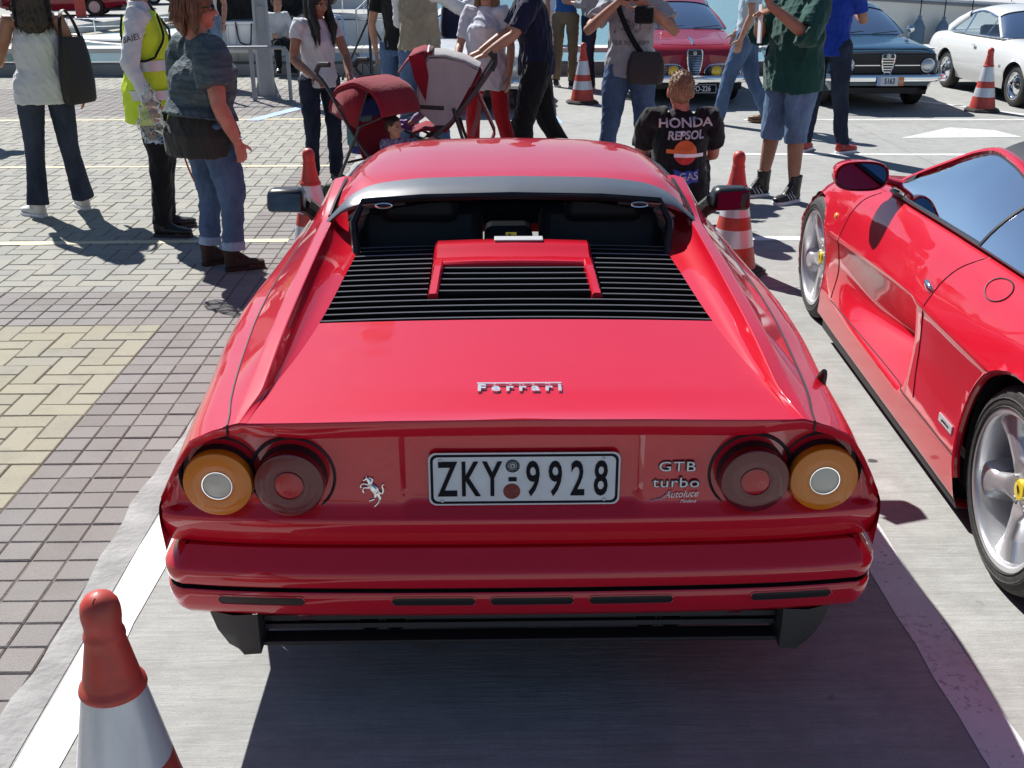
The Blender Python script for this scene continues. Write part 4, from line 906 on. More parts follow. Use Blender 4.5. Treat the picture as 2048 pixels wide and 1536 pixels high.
# mirror, seams, badges on the near side
for s in (-1, 1):
    g = G(); V = []
    for k, (yy, w, h) in enumerate(((-.055, .94, .94), (-.058, .99, .99), (-.04, 1, 1), (.03, .92, .90), (.085, .6, .55), (.10, .2, .2))):
        V.append([(s*(.945+.118*w*math.copysign(abs(math.cos(a))**.72, math.cos(a))), 1.93+yy, .926+.066*h*math.copysign(abs(math.sin(a))**.72, math.sin(a))) for a in np.linspace(0, 2*PI, 33)[:-1]])
    g.grid(V, wrap=True, flip=(s < 0)); mo = g.obj('door_mirror', red, c2, angle=60, fixn=True)
    G().add([(s*(.945+.106*math.copysign(abs(math.cos(a))**.75, math.cos(a))), 1.8735, .926+.056*math.copysign(abs(math.sin(a))**.75, math.sin(a))) for a in np.linspace(0, 2*PI, 33)[:-1]], [tuple(range(32))]).obj('mirror_glass', bpy.data.materials['blue_reflection_mirror'], mo)
    G().tube([(s*.85, 1.95, .905), (s*.79, 1.96, .885), (s*.73, 1.96, .872)], [(.04, .022), (.034, .02), (.05, .022)], 10, side=(0, 1, 0)).obj('mirror_arm', red, mo)
    G().grid([[(s*.768, 2.02, .838), (s*.74, 2.02, .86)], [(s*.775, 1.84, .852), (s*.705, 1.87, .94)]], flip=(s > 0)).obj('mirror_base', M['black'], mo)
def L2(pts): return seam(bv2, [Vector(p) for p in pts], (1, 0, 0), 2, 'panel_gap', c2, .0026)
def yz(P, n=24): return [Vector((0, a.y, a.z)) for a in resamp([(0, y, z) for y, z in P], n)]
L2(yz(((2.06, .815), (2.14, .76), (2.18, .66), (2.185, .56), (2.19, .45), (2.19, .27))))                                   # door front
L2(yz(((.80, .862), (.90, .78), (.93, .70), (.94, .58), (.93, .42), (.90, .29))))                                            # door rear
L2(yz(((2.19, .262), (1.6, .262), (.9, .262), (.47, .262)), 40))
h = cast(bv2, (-3, .985, .70), (1, 0, 0), .006); G().ell(h, (.012, .045, .016), rot=(R(12), 0, 0)).obj('door_handle', M['chrome'], c2); 
fc = []
for a in np.linspace(0, 2*PI, 33)[:-1]:
    q = bv2.ray_cast(Vector((-.845-1.0, .555+.085*math.cos(a), .815+.085*math.sin(a)*.72+1.0)), Vector((1, 0, -1)).normalized())[0]
    if q: fc.append(q+Vector((-.001, 0, .001)))
if len(fc) > 4: G().tube(fc+[fc[0]], .0026, 5).obj('fuel_flap_gap', M['black'], c2)
h = cast(bv2, (-3, .565, .335), (1, 0, 0), .003); BT = frame(h, (0, -1, 0), (0, 0, 1)); bd = G().box((0, 0, 0), (.125, .030, .005), T=BT).obj('side_badge', M['silver'], c2, smooth=False, bevel=.001)
text_obj('badge_lettering', 'pininfarina', .018, M['black'], BT @ Matrix.Translation((0, 0, .003)), bd, .0004, sx=.95, shear=.2)
h = cast(bv2, (-3, 2.36, .635), (1, 0, 0), -.004); G().ell(h, (.014, .026, .018)).obj('side_indicator', mat('indicator_amber', (.85, .28, .02), rough=.15, coat=1, bump=.05), c2)
# black splitter strip under the sill
G().box((-.885, 1.40, .085), (.05, 1.9, .04)).obj('sill_underside', M['blackmatte'], c2, smooth=False)
# small intake in the sill
rows = []
for k in range(12):
    t_ = k/11; y = 1.95-.80*t_; h0 = bv2.ray_cast(Vector((-3, y, .205)), Vector((1, 0, 0)))[0]; w = .004+.045*t_
    rows.append([(h0.x-.002, y, .205+w*.9), (h0.x+.001, y, .205), (h0.x-.002, y, .205-w*.9)])
# ================================================================ CLASSIC CARS FACING THE CAMERA AND CARS ON THE FAR QUAY
def shield_poly(w, h, n=8):
    P = [(0, h*.5), (w*.22, h*.47), (w*.42, h*.49), (w*.5, h*.42), (w*.49, h*.2), (w*.44, -.02*h), (w*.32, -h*.26), (w*.16, -h*.44), (0, -h*.5)]
    return P+[(-x, y) for x, y in P[-2:0:-1]]
def ring(P, r, T, nm, m, parent, n=6):
    g = G(); Q = [T @ Vector((x, y, 0)) for x, y in P]; g.tube(Q+[Q[0]], r, n, cap=False); return g.obj(nm, m, parent)
def classic_car(label, loc, rz, col, st, gh, wheels, fr, sc=.86, front=None, detail=True, name='classic_car', cat='car', group=None):
    t = thing(name, label, cat, loc, rz, group); t.scale = (sc,)*3
    P = loft(st, [0, .12, .10, .10, .08, 0], nq=90 if detail else 40, nf=5, ns=3); g = G()
    ar = [(y, z, r+.035) for y, z, r in wheels]
    for mir in (False, True):
        V, F = grid_vf(P, mir); V, F = arch_trim(V, F, ar, .45); g.add(V, F)
    body = g.obj('body', col, t, angle=50); bm = bmesh.new(); bm.from_mesh(body.data); bmesh.ops.remove_doubles(bm, verts=bm.verts, dist=.0005); bmesh.ops.recalc_face_normals(bm, faces=bm.faces); bm.to_mesh(body.data); bm.free()
    for idx, nm in ((0, 'front_panel'), (-1, 'tail_panel')):
        S_ = P[idx]; L = [tuple(p) for p in S_]+[(-p[0], p[1], p[2]) for p in S_[::-1]]
        G().add(L, [tuple(range(len(L)))]).obj(nm, fr if idx == 0 and fr else col, t, smooth=False, fixn=True)
    G().box((0, (st[0][0][1]+st[-1][0][1])/2, .24), (1.1, st[-1][0][1]-st[0][0][1]-.4, .08)).obj('underbody', M['blackmatte'], t, smooth=False)
    for (yc, zc, r) in wheels:
        for s in (-1, 1):
            if detail: wheel_parts(t, (s*.665, yc, zc), r, r*.66, .165, s, 'steel')
            else: g = G(); g.lathe([(0, .08), (r*.6, .085), (r*.62, .07), (r*.97, .07), (r, .05), (r, -.08)], 20, 0, (s*.0, yc, zc), 'x', T=Matrix.Translation((s*.62, 0, 0)) @ Matrix.Scale(s, 4, (1, 0, 0)), mats=[1, 1, 0, 0, 0]); g.obj('wheel', [M['rubber'], M['steel']], t, fixn=True)
            Q = [[(s*x, yc+(r+.04)*math.cos(a), zc+(r+.04)*math.sin(a)) for x in (.755, .50)] for a in np.linspace(-.4, PI+.4, 17)]
            g = G(); g.grid(Q); g.add([q[1] for q in Q], [tuple(range(17))]); g.obj('arch_liner', M['blackmatte'], t)
    (by, bz, bw), (ty, tz, tw), (my, mz, mw), (ry, rz_, rw), (qy, qz, qw_) = gh
    rows = []
    for k in range(17):
        u = k/16; y, z, w = [np.interp(u, [0, .4, 1], [a, b, c]) for a, b, c in ((ty, my, ry), (tz, mz, rz_), (tw, mw, rw))]
        z = pchip([0, .4, 1], [[tz], [mz], [rz_]], u)[0][0]
        rows.append([(w*math.sin(v*PI/2*1.0), y-.10*(1-u)*math.cos(v*PI/2)+.08*u*math.cos(v*PI/2), z-.075*(1-math.cos(v*PI/2))**1.2*1.0+.03*math.cos(v*PI/2)) for v in np.linspace(-1, 1, 17)])
    G().grid(rows).obj('roof', col, t, fixn=True)
    fe = rows[0]; re_ = rows[-1]
    base_f = [(bw*math.sin(v*PI/2), by-.16*math.cos(v*PI/2)+.10, bz+.01*math.cos(v*PI/2)) for v in np.linspace(-1, 1, 17)]
    base_r = [(qw_*math.sin(v*PI/2), qy+.10*math.cos(v*PI/2)-.06, qz+.01*math.cos(v*PI/2)) for v in np.linspace(-1, 1, 17)]
    def panel(a, b, bow, nm, m):
        return G().grid([[Vector(p).lerp(Vector(q), u)+Vector((0, bow*math.sin(u*PI), .01*math.sin(u*PI))) for p, q in zip(a, b)] for u in np.linspace(0, 1, 7)]).obj(nm, m, t)
    panel(fe, base_f, -.03, 'windscreen', M['carglass']); panel(re_, base_r, .03, 'rear_window', M['carglass'])
    for s, k in ((-1, 0), (1, 16)):
        G().tube([fe[k], Vector(fe[k]).lerp(Vector(base_f[k]), .5)+Vector((s*.012, -.02, .005)), base_f[k]], .024, 8).obj('windscreen_pillar', col, t)
        G().tube([re_[k], Vector(re_[k]).lerp(Vector(base_r[k]), .5)+Vector((s*.02, .02, .005)), base_r[k]], [(.07, .03), (.09, .03), (.11, .03)], 8, side=(0, 1, 0)).obj('rear_pillar', col, t)
        G().tube([r_[k] for r_ in rows], .020, 6).obj('roof_gutter', M['chrome'] if detail else col, t)
        bf, br = Vector(base_f[k]), Vector(base_r[k]); W_ = []
        for u in np.linspace(.03, .93, 13):
            b = bf.lerp(br, u); b.x = s*(.70+.02*math.sin(u*PI)); b.z = bf.z*(1-u)+br.z*u+.0
            uu = min(1, max(0, (b.y-fe[k][1])/(re_[k][1]-fe[k][1])))
            tp = Vector([np.interp(uu, np.linspace(0, 1, 17), [r_[k][i] for r_ in rows]) for i in range(3)])
            if b.y < fe[k][1]: f_ = (fe[k][1]-b.y)/(fe[k][1]-bf.y); tp = Vector(fe[k]).lerp(bf, f_)
            if b.y > re_[k][1]: f_ = (b.y-re_[k][1])/(br.y-re_[k][1]); tp = Vector(re_[k]).lerp(br, f_)
            W_.append((b, tp))
        G().grid([[b, b.lerp(q, .5)+Vector((s*.015, 0, 0)), q] for b, q in W_]).obj('side_window', M['carglass'], t)
        b, q = W_[8]; G().tube([b, q], .014, 6).obj('door_pillar', col if not detail else M['chrome'], t); b, q = W_[3]; G().tube([b, q], .008, 6).obj('quarter_light_bar', M['chrome'], t)
        G().tube([b for b, q in W_], .010, 6).obj('belt_trim', M['chrome'] if detail else col, t)
    G().tube(base_f, .012, 6).obj('windscreen_seal', M['chrome'] if detail else M['black'], t); G().tube(fe, .012, 6).obj('windscreen_seal', M['black'], t)
    for s in (-1, 1):
        g = G(); g.box((s*.33, by+1.05, bz-.12), (.46, .14, .50), rot=(R(-14), 0, 0)); so = g.obj('seat', M['seat'], t, bevel=.04)
    G().box((0, by+.22, bz-.04), (1.25, .30, .10)).obj('dashboard', M['seat'], t, bevel=.03); G().box((0, by+.9, bz-.45), (1.2, 1.8, .05)).obj('cabin_floor', M['darkint'], t, smooth=False)
    if detail:
        G().tube([(.33+.17*math.cos(a), by+.42+.05*math.sin(a), bz+.06+.17*math.sin(a)) for a in np.linspace(0, 2*PI, 21)], .012, 5).obj('steering_wheel', M['black'], t)
        for s in (-.3, .2): G().tube([(s, by-.06, bz+.02), (s+.38, by-.01, bz+.05)], .006, 5).obj('wiper', M['black'], t)
    if front: front(t, P, body)
    return t
M['carglass'] = glass_mat('classic_car_glass', (.62, .68, .70), 1.5, .06)
M['headlamp'] = mat('headlamp_glass', (.60, .63, .66), rough=.08, metal=.55, coat=1, bump=.5, bscale=45)
def headlamp(t, x, y, z, r, m=None, tilt=0, nm='headlight'):
    g = G(); g.lathe([(r*1.14, .06), (r*1.14, -.006), (r*1.06, -.018), (r*.98, -.010)], 28, 0, (x, y, z), 'y'); h = g.obj(nm, M['chrome'], t, fixn=True)
    g = G(); g.lathe([(r*1.0, -.008), (r*.8, -.026), (r*.4, -.040), (0, -.045)], 28, 0, (x, y, z), 'y'); g.obj('lamp_glass', m or M['headlamp'], h, fixn=True); return h
def bumper(t, pts, prof, m='chrome'):
    rows = []
    for i, p in enumerate(pts):
        a, b = Vector(pts[max(0, i-1)]), Vector(pts[min(i+1, len(pts)-1)]); d = (b-a).normalized(); n_ = Vector((d.y, -d.x, 0)).normalized()
        rows.append([(p[0]+n_.x*o, p[1]+n_.y*o, p[2]+z) for o, z in prof])
    return G().grid(rows, wrap=True).obj('bumper', M[m], t, fixn=True)
BP = [(.0, .05), (.022, .045), (.034, .02), (.036, -.01), (.028, -.04), (.0, -.05), (-.02, 0)]
def st6(y, zt, a, b, c, d, e): return [(0, y, zt), (a[0], y, a[1]), (b[0], y, b[1]), (c[0], y, c[1]), (d[0], y, d[1]), (e[0], y, e[1])]
COUPE = [st6(.02, .785, (.52, .775), (.66, .735), (.705, .60), (.69, .44), (.60, .33)), st6(.16, .825, (.55, .82), (.715, .775), (.765, .62), (.755, .43), (.66, .26)), st6(.70, .868, (.56, .862), (.735, .815), (.79, .62), (.785, .42), (.70, .21)),
         st6(1.25, .900, (.57, .895), (.74, .85), (.792, .64), (.785, .42), (.70, .20)), st6(2.2, .905, (.57, .90), (.745, .865), (.79, .66), (.785, .42), (.70, .20)), st6(3.1, .895, (.57, .89), (.74, .86), (.79, .66), (.785, .42), (.70, .22)), st6(3.7, .86, (.55, .85), (.70, .82), (.76, .64), (.75, .44), (.66, .30)), st6(4.05, .78, (.46, .77), (.58, .74), (.64, .60), (.63, .46), (.56, .38))]
COUPE_GH = [(1.28, .895, .70), (1.86, 1.225, .545), (2.3, 1.30, .575), (2.80, 1.235, .545), (3.32, .885, .66)]
SPRINT = [st6(-.02, .66, (.30, .655), (.46, .63), (.52, .54), (.53, .44), (.50, .34)), st6(.05, .745, (.42, .74), (.62, .725), (.69, .58), (.69, .43), (.60, .31)), st6(.22, .80, (.45, .79), (.66, .80), (.745, .62), (.745, .42), (.66, .25)), st6(.70, .86, (.46, .845), (.69, .845), (.768, .62), (.765, .42), (.68, .21)),
          st6(1.22, .905, (.55, .895), (.715, .86), (.768, .64), (.765, .42), (.68, .20)), st6(2.2, .91, (.56, .905), (.725, .87), (.768, .66), (.765, .42), (.68, .20)), st6(3.1, .90, (.56, .89), (.72, .86), (.768, .66), (.765, .42), (.68, .22)), st6(3.95, .70, (.40, .69), (.55, .66), (.60, .55), (.60, .45), (.5, .36))]
SPRINT_GH = [(1.25, .895, .685), (1.80, 1.215, .53), (2.25, 1.305, .56), (2.75, 1.24, .53), (3.3, .885, .64)]
WH = [(.72, .295, .295), (3.03, .295, .295)]
def front_blue(t, P, body):
    pan = G().box((0, -.005, .60), (1.30, .03, .30)).obj('grille_panel', M['grille'], t, bevel=.03)
    for z in np.linspace(.475, .725, 9): G().box((0, -.026, z), (1.24, .012, .010)).obj('grille_slat', M['blackmatte'], t, smooth=False)
    for s in (-1, 1):
        headlamp(t, s*.545, -.03, .60, .088); G().box((s*.27, -.036, .60), (.34, .012, .012)).obj('grille_bar', M['chrome'], t, smooth=False)
        G().box((s*.715, .06, .60), (.05, .05, .10)).obj('indicator', M['greytrim'], t, bevel=.012)
    T = frame((0, -.045, .60), (1, 0, 0), (0, 0, 1)); P_ = shield_poly(.17, .30)
    b = G().prism(P_, .01, T @ Matrix.Translation((0, 0, -.012))).obj('shield_grille', M['black'], t, smooth=False); ring(P_, .010, T, 'shield_frame', M['chrome'], b)
    for k in range(7):
        z = .085-.034*k; w = .155*(1 if z > .0 else max(.12, 1+z*5.2)); G().box((0, z, .002), (w, .011, .006), T=T).obj('shield_bar', M['chrome'], b, smooth=False)
    G().lathe([(0, .008), (.03, .008), (.034, .0)], 20, c=(0, .118, .004), T=T).obj('shield_badge', M['steel'], b)
    bumper(t, [(x, -.10+.30*max(0, (abs(x)-.62))**1.2*2.2+.02*(x/.7)**2, .44) for x in np.linspace(-.80, .80, 33)], BP)
    PT_ = frame((.02, -.155, .405), (1, 0, 0), (0, .0, 1)); p, fg = plate(t, PT_, .36, .115, '', border=False); text_obj('plate_number', '5163', .10, fg, PT_ @ Matrix.Translation((-.01, 0, .004)), p, .0008, sx=.72, bold=.002)
    G().box((-.155, 0, .004), (.05, .115, .002), T=PT_).obj('blue_plate_strip', M['line_b'], p, smooth=False); G().box((.145, 0, .004), (.075, .115, .002), T=PT_).obj('orange_plate_strip', M['cone_red'] if False else mat('orange_strip', (.60, .20, .05), rough=.5, bump=.03), p, smooth=False)
    G().tube([(.145+.022*math.cos(a), .018*math.sin(a), .006) for a in np.linspace(0, 2*PI, 13)], .004, 4, T=PT_).obj('plate_emblem', M['white'], p)
    G().ell((.74, 1.22, .98), (.06, .04, .05)).obj('door_mirror', M['chrome'], t); G().tube([(.72, 1.24, .89), (.735, 1.23, .96)], .008, 5).obj('mirror_stalk', M['chrome'], t)
    for k in range(3): G().box((-.25+.2*k, 1.42, .925+.006*k), (.26, .16, .006), rot=(R(10), 0, R(12*k-9))).obj('dashboard_paper', M['white'], t, smooth=False)
    G().tube([(x, .10-.03*(1-(x/.7)**2), .802) for x in np.linspace(-.66, .66, 15)], .007, 5).obj('bonnet_gap', M['black'], t)
def front_red(t, P, body):
    bv = bvh_of(body)
    T = frame((0, -.050, .53), (1, 0, 0), (0, .10, 1)); P_ = shield_poly(.20, .40)
    b = G().prism(P_, .03, T @ Matrix.Translation((0, 0, -.03))).obj('shield_grille', M['grille'], t, smooth=False); ring(P_, .009, T, 'shield_frame', M['chrome'], b)
    for k in range(13):
        z = .12-.021*k; w = .172*(1 if z > .0 else max(.10, 1+z*4.2)); G().box((0, z, .002), (w, .007, .006), T=T).obj('shield_bar', M['chrome'], b, smooth=False)
    G().lathe([(0, .012), (.025, .010), (.03, .0)], 16, c=(0, .15, .004), T=T).obj('shield_badge', M['steel'], b)
    for s in (-1, 1):
        T2 = frame((s*.385, -.030+.03, .465), (1, s*.10, 0), (0, 0, 1)); sh = [(s*x, y) for x, y in ((-.255, -.02), (-.235, -.065), (-.20, -.075), (.22, -.075), (.245, -.06), (.25, .055), (.22, .075), (-.12, .075), (-.19, .06), (-.235, .02))]
        p = G().prism(sh if s > 0 else sh[::-1], .02, T2).obj('side_grille', M['grille'], t, smooth=False); ring(sh, .008, T2 @ Matrix.Translation((0, 0, .02)), 'grille_frame', M['chrome'], p)
        for k in range(6): G().box((s*.02, -.058+.024*k, .022), (.42, .004, .004), T=T2).obj('grille_bar', M['steel'], p, smooth=False)
        for k in range(9): G().box((s*(-.16+.048*k), 0, .022), (.004, .13, .004), T=T2).obj('grille_bar', M['steel'], p, smooth=False)
        headlamp(t, s*.285, -.10, .462, .066, M['foglamp'], nm='fog_light'); headlamp(t, s*.60, .03, .665, .082)
        G().ell((s*.63, .03, .50), (.03, .03, .02)).obj('indicator', M['clear'], t)
    bumper(t, [(x, -.13+.32*max(0, (abs(x)-.58))**1.2*2.2+.02*(x/.7)**2, .36) for x in np.linspace(-.78, .78, 33)], BP)
    G().grid([[(x, -.145, .335-.05*math.exp(-(x/.05)**2)), (x, -.15, .40-.06*math.exp(-(x/.05)**2))] for x in np.linspace(-.12, .12, 15)]).obj('bumper_dip', M['chrome'], t)
    PT_ = frame((.075, -.13, .235), (1, 0, 0), (0, .05, 1)); p, fg = plate(t, PT_, .44, .115, '', neg=True, white=(.7, .7, .7)); text_obj('plate_number', 'RFO-226', .098, fg, PT_ @ Matrix.Translation((0, -.002, .004)), p, .0008, sx=.80, bold=.0015)
    g = G(); Q = [cast(bv, (0, y, 3), (0, 0, -1), .006) for y in (.12, .3, .45, .6)]; g.tube(Q, [.012, .022, .016, .006], 8); g.obj('bonnet_ornament', M['chrome'], t)
    for s in (-1, 1):
        Q = [cast(bv, (s*x, y, 3), (0, 0, -1), .0005) for x, y in ((.42, .16), (.44, .4), (.47, .8), (.50, 1.15))]; G().tube(Q, .005, 5).obj('bonnet_gap', M['black'], t)
    Q = [cast(bv, (x, .16-.05*(1-(x/.42)**2), 3), (0, 0, -1), .0005) for x in np.linspace(-.42, .42, 12)]; G().tube(Q, .004, 5).obj('bonnet_gap', M['black'], t)
    G().ell((.80, .95, 1.0), (.055, .035, .05)).obj('wing_mirror', M['chrome'], t); G().tube([(.72, 1.0, .85), (.78, .97, .96)], .008, 5).obj('mirror_stalk', M['chrome'], t)
    G().box((-.12, 1.40, 1.0), (.22, .02, .20), rot=(R(24), 0, 0)).obj('windscreen_paper', M['white'], t, smooth=False)
    G().lathe([(.045, -.002), (.032, -.002)], 16, c=(0, 0, 0), T=frame((-.42, 1.60, 1.19), (1, 0, 0), (0, .75, .66))).obj('round_sticker', M['white'], t)
    for s in (.12, .30): G().ell((s, 1.40, .93), (.11, .06, .10)).obj('folded_cloth', mat('green_white_cloth', (.12, .14, .09), rough=.9, bump=.4, bscale=30, var=1, vcol=(.5, .5, .45), vscale=12), t)
def front_plain(t, P, body):
    for s in (-1, 1): headlamp(t, s*.52, -.03, .62, .088)
    G().box((0, -.01, .58), (.70, .04, .16)).obj('grille_panel', M['grille'], t, bevel=.02)
    bumper(t, [(x, -.10+.30*max(0, (abs(x)-.62))**1.2*2.2, .42) for x in np.linspace(-.80, .80, 25)], BP)
    G().box((0, 1.40, .99), (.4, .02, .14), rot=(R(24), 0, 0)).obj('windscreen_paper', M['white'], t, smooth=False)
    text_obj('paper_lettering', 'X5 88', .05, M['black'], frame((0, 1.385, .99), (1, 0, 0), (0, .4, .9)), t, .0005) if False else None
M['grille'] = mat('dark_grille', (.015, .015, .017), rough=.5, bump=.2, bscale=90); M['foglamp'] = mat('yellow_fog_lamp', (.75, .52, .02), rough=.12, coat=1, bump=.4, bscale=30)
bluep = paint('petrol_blue_paint', (.012, .060, .115)); whitep = paint('white_paint', (.74, .75, .74)); maroon = paint('dark_red_paint', (.30, .008, .022)); navyp = paint('navy_paint', (.015, .022, .06)); palep = paint('pale_blue_paint', (.30, .42, .5)); silverp = paint('silver_paint', (.5, .5, .5))
classic_car('dark red classic coupe with yellow fog lamps and shield grille facing the camera', (2.50, 13.75, 0), R(1), maroon, SPRINT, SPRINT_GH, WH, None, sc=.93, front=front_red)
classic_car('petrol blue classic coupe with black grille facing the camera', (4.72, 13.25, 0), R(1), bluep, COUPE, COUPE_GH, WH, None, sc=.89, front=front_blue)
wc = classic_car('white classic coupe at the right edge, seen from the side behind a cone', (7.12, 13.0, 0), R(2), whitep, COUPE, COUPE_GH, WH, None, front=front_plain)
for z, y in ((.70, 1.75),): G().box((-.795, 2.05, .74), (.02, .09, .03)).obj('door_handle', M['chrome'], wc, bevel=.006)
text_obj('wing_badge', 'GT', .05, M['chrome'], frame((-.79, 1.15, .52), (0, -1, 0), (0, 0, 1)), wc, .002)
classic_car('white classic car behind the people with the strollers, bonnet towards the camera', (-.22, 13.1, 0), R(0), whitep, COUPE, COUPE_GH, WH, None, front=front_plain)
classic_car('small red car parked on the far quay beside the red post', (-13.2, 31.0, .085), R(-82), maroon, COUPE, COUPE_GH, WH, None, sc=.82, detail=False, name='parked_car', front=None)
classic_car('navy car parked on the far quay right of the red post', (-13.6, 34.0, .085), R(-70), navyp, COUPE, COUPE_GH, WH, None, sc=.82, detail=False, name='parked_car')
classic_car('pale blue car parked on the far quay behind the navy car', (-13.4, 36.6, .085), R(-68), palep, COUPE, COUPE_GH, WH, None, sc=.82, detail=False, name='parked_car')
classic_car('silver car on the far quay behind the woman in the white top', (-16.2, 29.6, .085), R(-84), silverp, COUPE, COUPE_GH, WH, None, sc=.82, detail=False, name='parked_car')
# red post on the far quay
t = thing('advertising_post', 'red square post standing on the far quay between the parked cars', 'post', (-10.62, 29.6, .085), R(20))
G().box((0, 0, 1.2), (.26, .26, 2.4)).obj('post', M['cone_red'], t, bevel=.02); G().box((0, 0, .03), (.34, .34, .06)).obj('foot', M['steel'], t, bevel=.01); G().box((.08, -.14, .75), (.12, .02, .5)).obj('pale_notice', M['white'], t, smooth=False)
# ================================================================ PEOPLE
def remesh(g, name, m, parent, vox, smooth=2, folds=0., fscale=(9, 9, 4), fdir=None, seed=0, mats=None):
    me = g.mesh('tmp', [m]); o = link('tmp', me)
    r = o.modifiers.new('r', 'REMESH'); r.mode = 'VOXEL'; r.voxel_size = vox
    if smooth: sm = o.modifiers.new('s', 'SMOOTH'); sm.factor = .5; sm.iterations = smooth
    apply_mods(o); me = o.data; bpy.data.objects.remove(o); me.name = name
    if folds:
        n = len(me.vertices); co = np.empty(n*3, np.float32); me.vertices.foreach_get('co', co); co = co.reshape(-1, 3)
        nr = np.empty(n*3, np.float32); me.vertex_normals.foreach_get('vector', nr); nr = nr.reshape(-1, 3); rs = np.random.RandomState(seed+11); d = np.zeros(n)
        for k in range(7):
            k1 = rs.normal(size=3)*np.array(fscale)*(1+k*.55); w = rs.normal(size=3)*np.array(fscale)*.5
            s_ = np.sin(co@k1+1.7*np.sin(co@w+k)+rs.uniform(0, 6)); d += (1-np.abs(s_))**2*2.0/(1+k*.45)-.5/(1+k*.45)
        co += nr*(d*folds)[:, None]; me.vertices.foreach_set('co', co.astype(np.float32).ravel())
    me.materials.clear(); me.materials.append(m); me.polygons.foreach_set('use_smooth', [True]*len(me.polygons)); me.update()
    return link(name, me, parent)
def hand(g, w, d, palm, s, curl=.5, thumb=1, spread=1.):
    """hand at wrist w, along d, palm facing 'palm'; thumb side = thumb * (d x palm)"""
    w = Vector(w); d = Vector(d).normalized(); p = Vector(palm); p = (p-d*p.dot(d)).normalized(); sd = d.cross(p)*thumb
    L = .085*s; a = w+d*L
    g.tube([w-d*.02*s, w+d*.02*s, w+d*.055*s, a], [(.026*s, .02*s), (.034*s, .017*s), (.040*s, .015*s), (.036*s, .012*s)], 10, side=sd)
    for k, (off, ln) in enumerate(((.030, .070), (.010, .080), (-.011, .074), (-.030, .056))):
        b = w+d*(L*.90)+sd*off*s; t = d; q = [b-d*.02*s, b]; c = b
        for j, f in enumerate((.45, .32, .23)):
            t = (t+p*curl*(.55+.25*j)+sd*off*.8*spread*(.3 if j == 0 else 0)).normalized(); c = c+t*ln*f*s; q.append(c)
        g.tube(q, [.0095*s, .0095*s, .0088*s, .008*s, .0055*s], 7)
    b = w+d*.022*s+sd*.026*s; t = (d*.62+sd*.75+p*.15).normalized(); q = [b-t*.015*s, b]; c = b
    for j, f in enumerate((.045, .03, .024)):
        c = c+t*f*s; q.append(c); t = (t+d*.35+p*curl*.45).normalized()
    g.tube(q, [.013*s, .0125*s, .0115*s, .0095*s, .006*s], 7)
SKIN = {}
def skin(c, nm):
    if nm not in SKIN: SKIN[nm] = mat('skin_'+nm, c, rough=.5, bump=.12, bscale=90, var=.18, vscale=14, vcol=(c[0]*.85, c[1]*.72, c[2]*.68), spec=.35)
    return SKIN[nm]
DEN = {}
def denim(nm, c):
    if nm in DEN: return DEN[nm]
    m, n, l, b = new_mat('denim_'+nm); tc = n.new('ShaderNodeTexCoord').outputs['Object']
    f = noise(n, l, tc, 5, 5, .65, (1, 1, .45)); col = mixc(n, l, ramp(n, l, f, .35, .7), c, tuple(min(1, x*1.9+.02) for x in c))
    th = noise(n, l, tc, 1, 2, .5, (260, 260, 60)); col = mixc(n, l, .35, col, mixc(n, l, ramp(n, l, th, .45, .6), col, tuple(x*.7 for x in c))); l.new(col, b.inputs['Base Color']); b.inputs['Roughness'].default_value = .85; b.inputs['Specular IOR Level'].default_value = .2
    bp = n.new('ShaderNodeBump'); bp.inputs['Strength'].default_value = .5; bp.inputs['Distance'].default_value = .012; l.new(noise(n, l, tc, 26, 5, .6, (1, 1, .4)), bp.inputs['Height']); l.new(bp.outputs[0], b.inputs['Normal']); DEN[nm] = m; return m
HAIRM = {}
def hairmat(nm, c):
    if nm not in HAIRM: HAIRM[nm] = mat('hair_'+nm, c, rough=.42, bump=.8, bscale=60, bstretch=(4, 4, .25), var=.6, vscale=30, vcol=tuple(min(1, x*2.2+.006) for x in c), spec=.5)
    return HAIRM[nm]
def lerp(a, b, t): return Vector(a)*(1-t)+Vector(b)*t
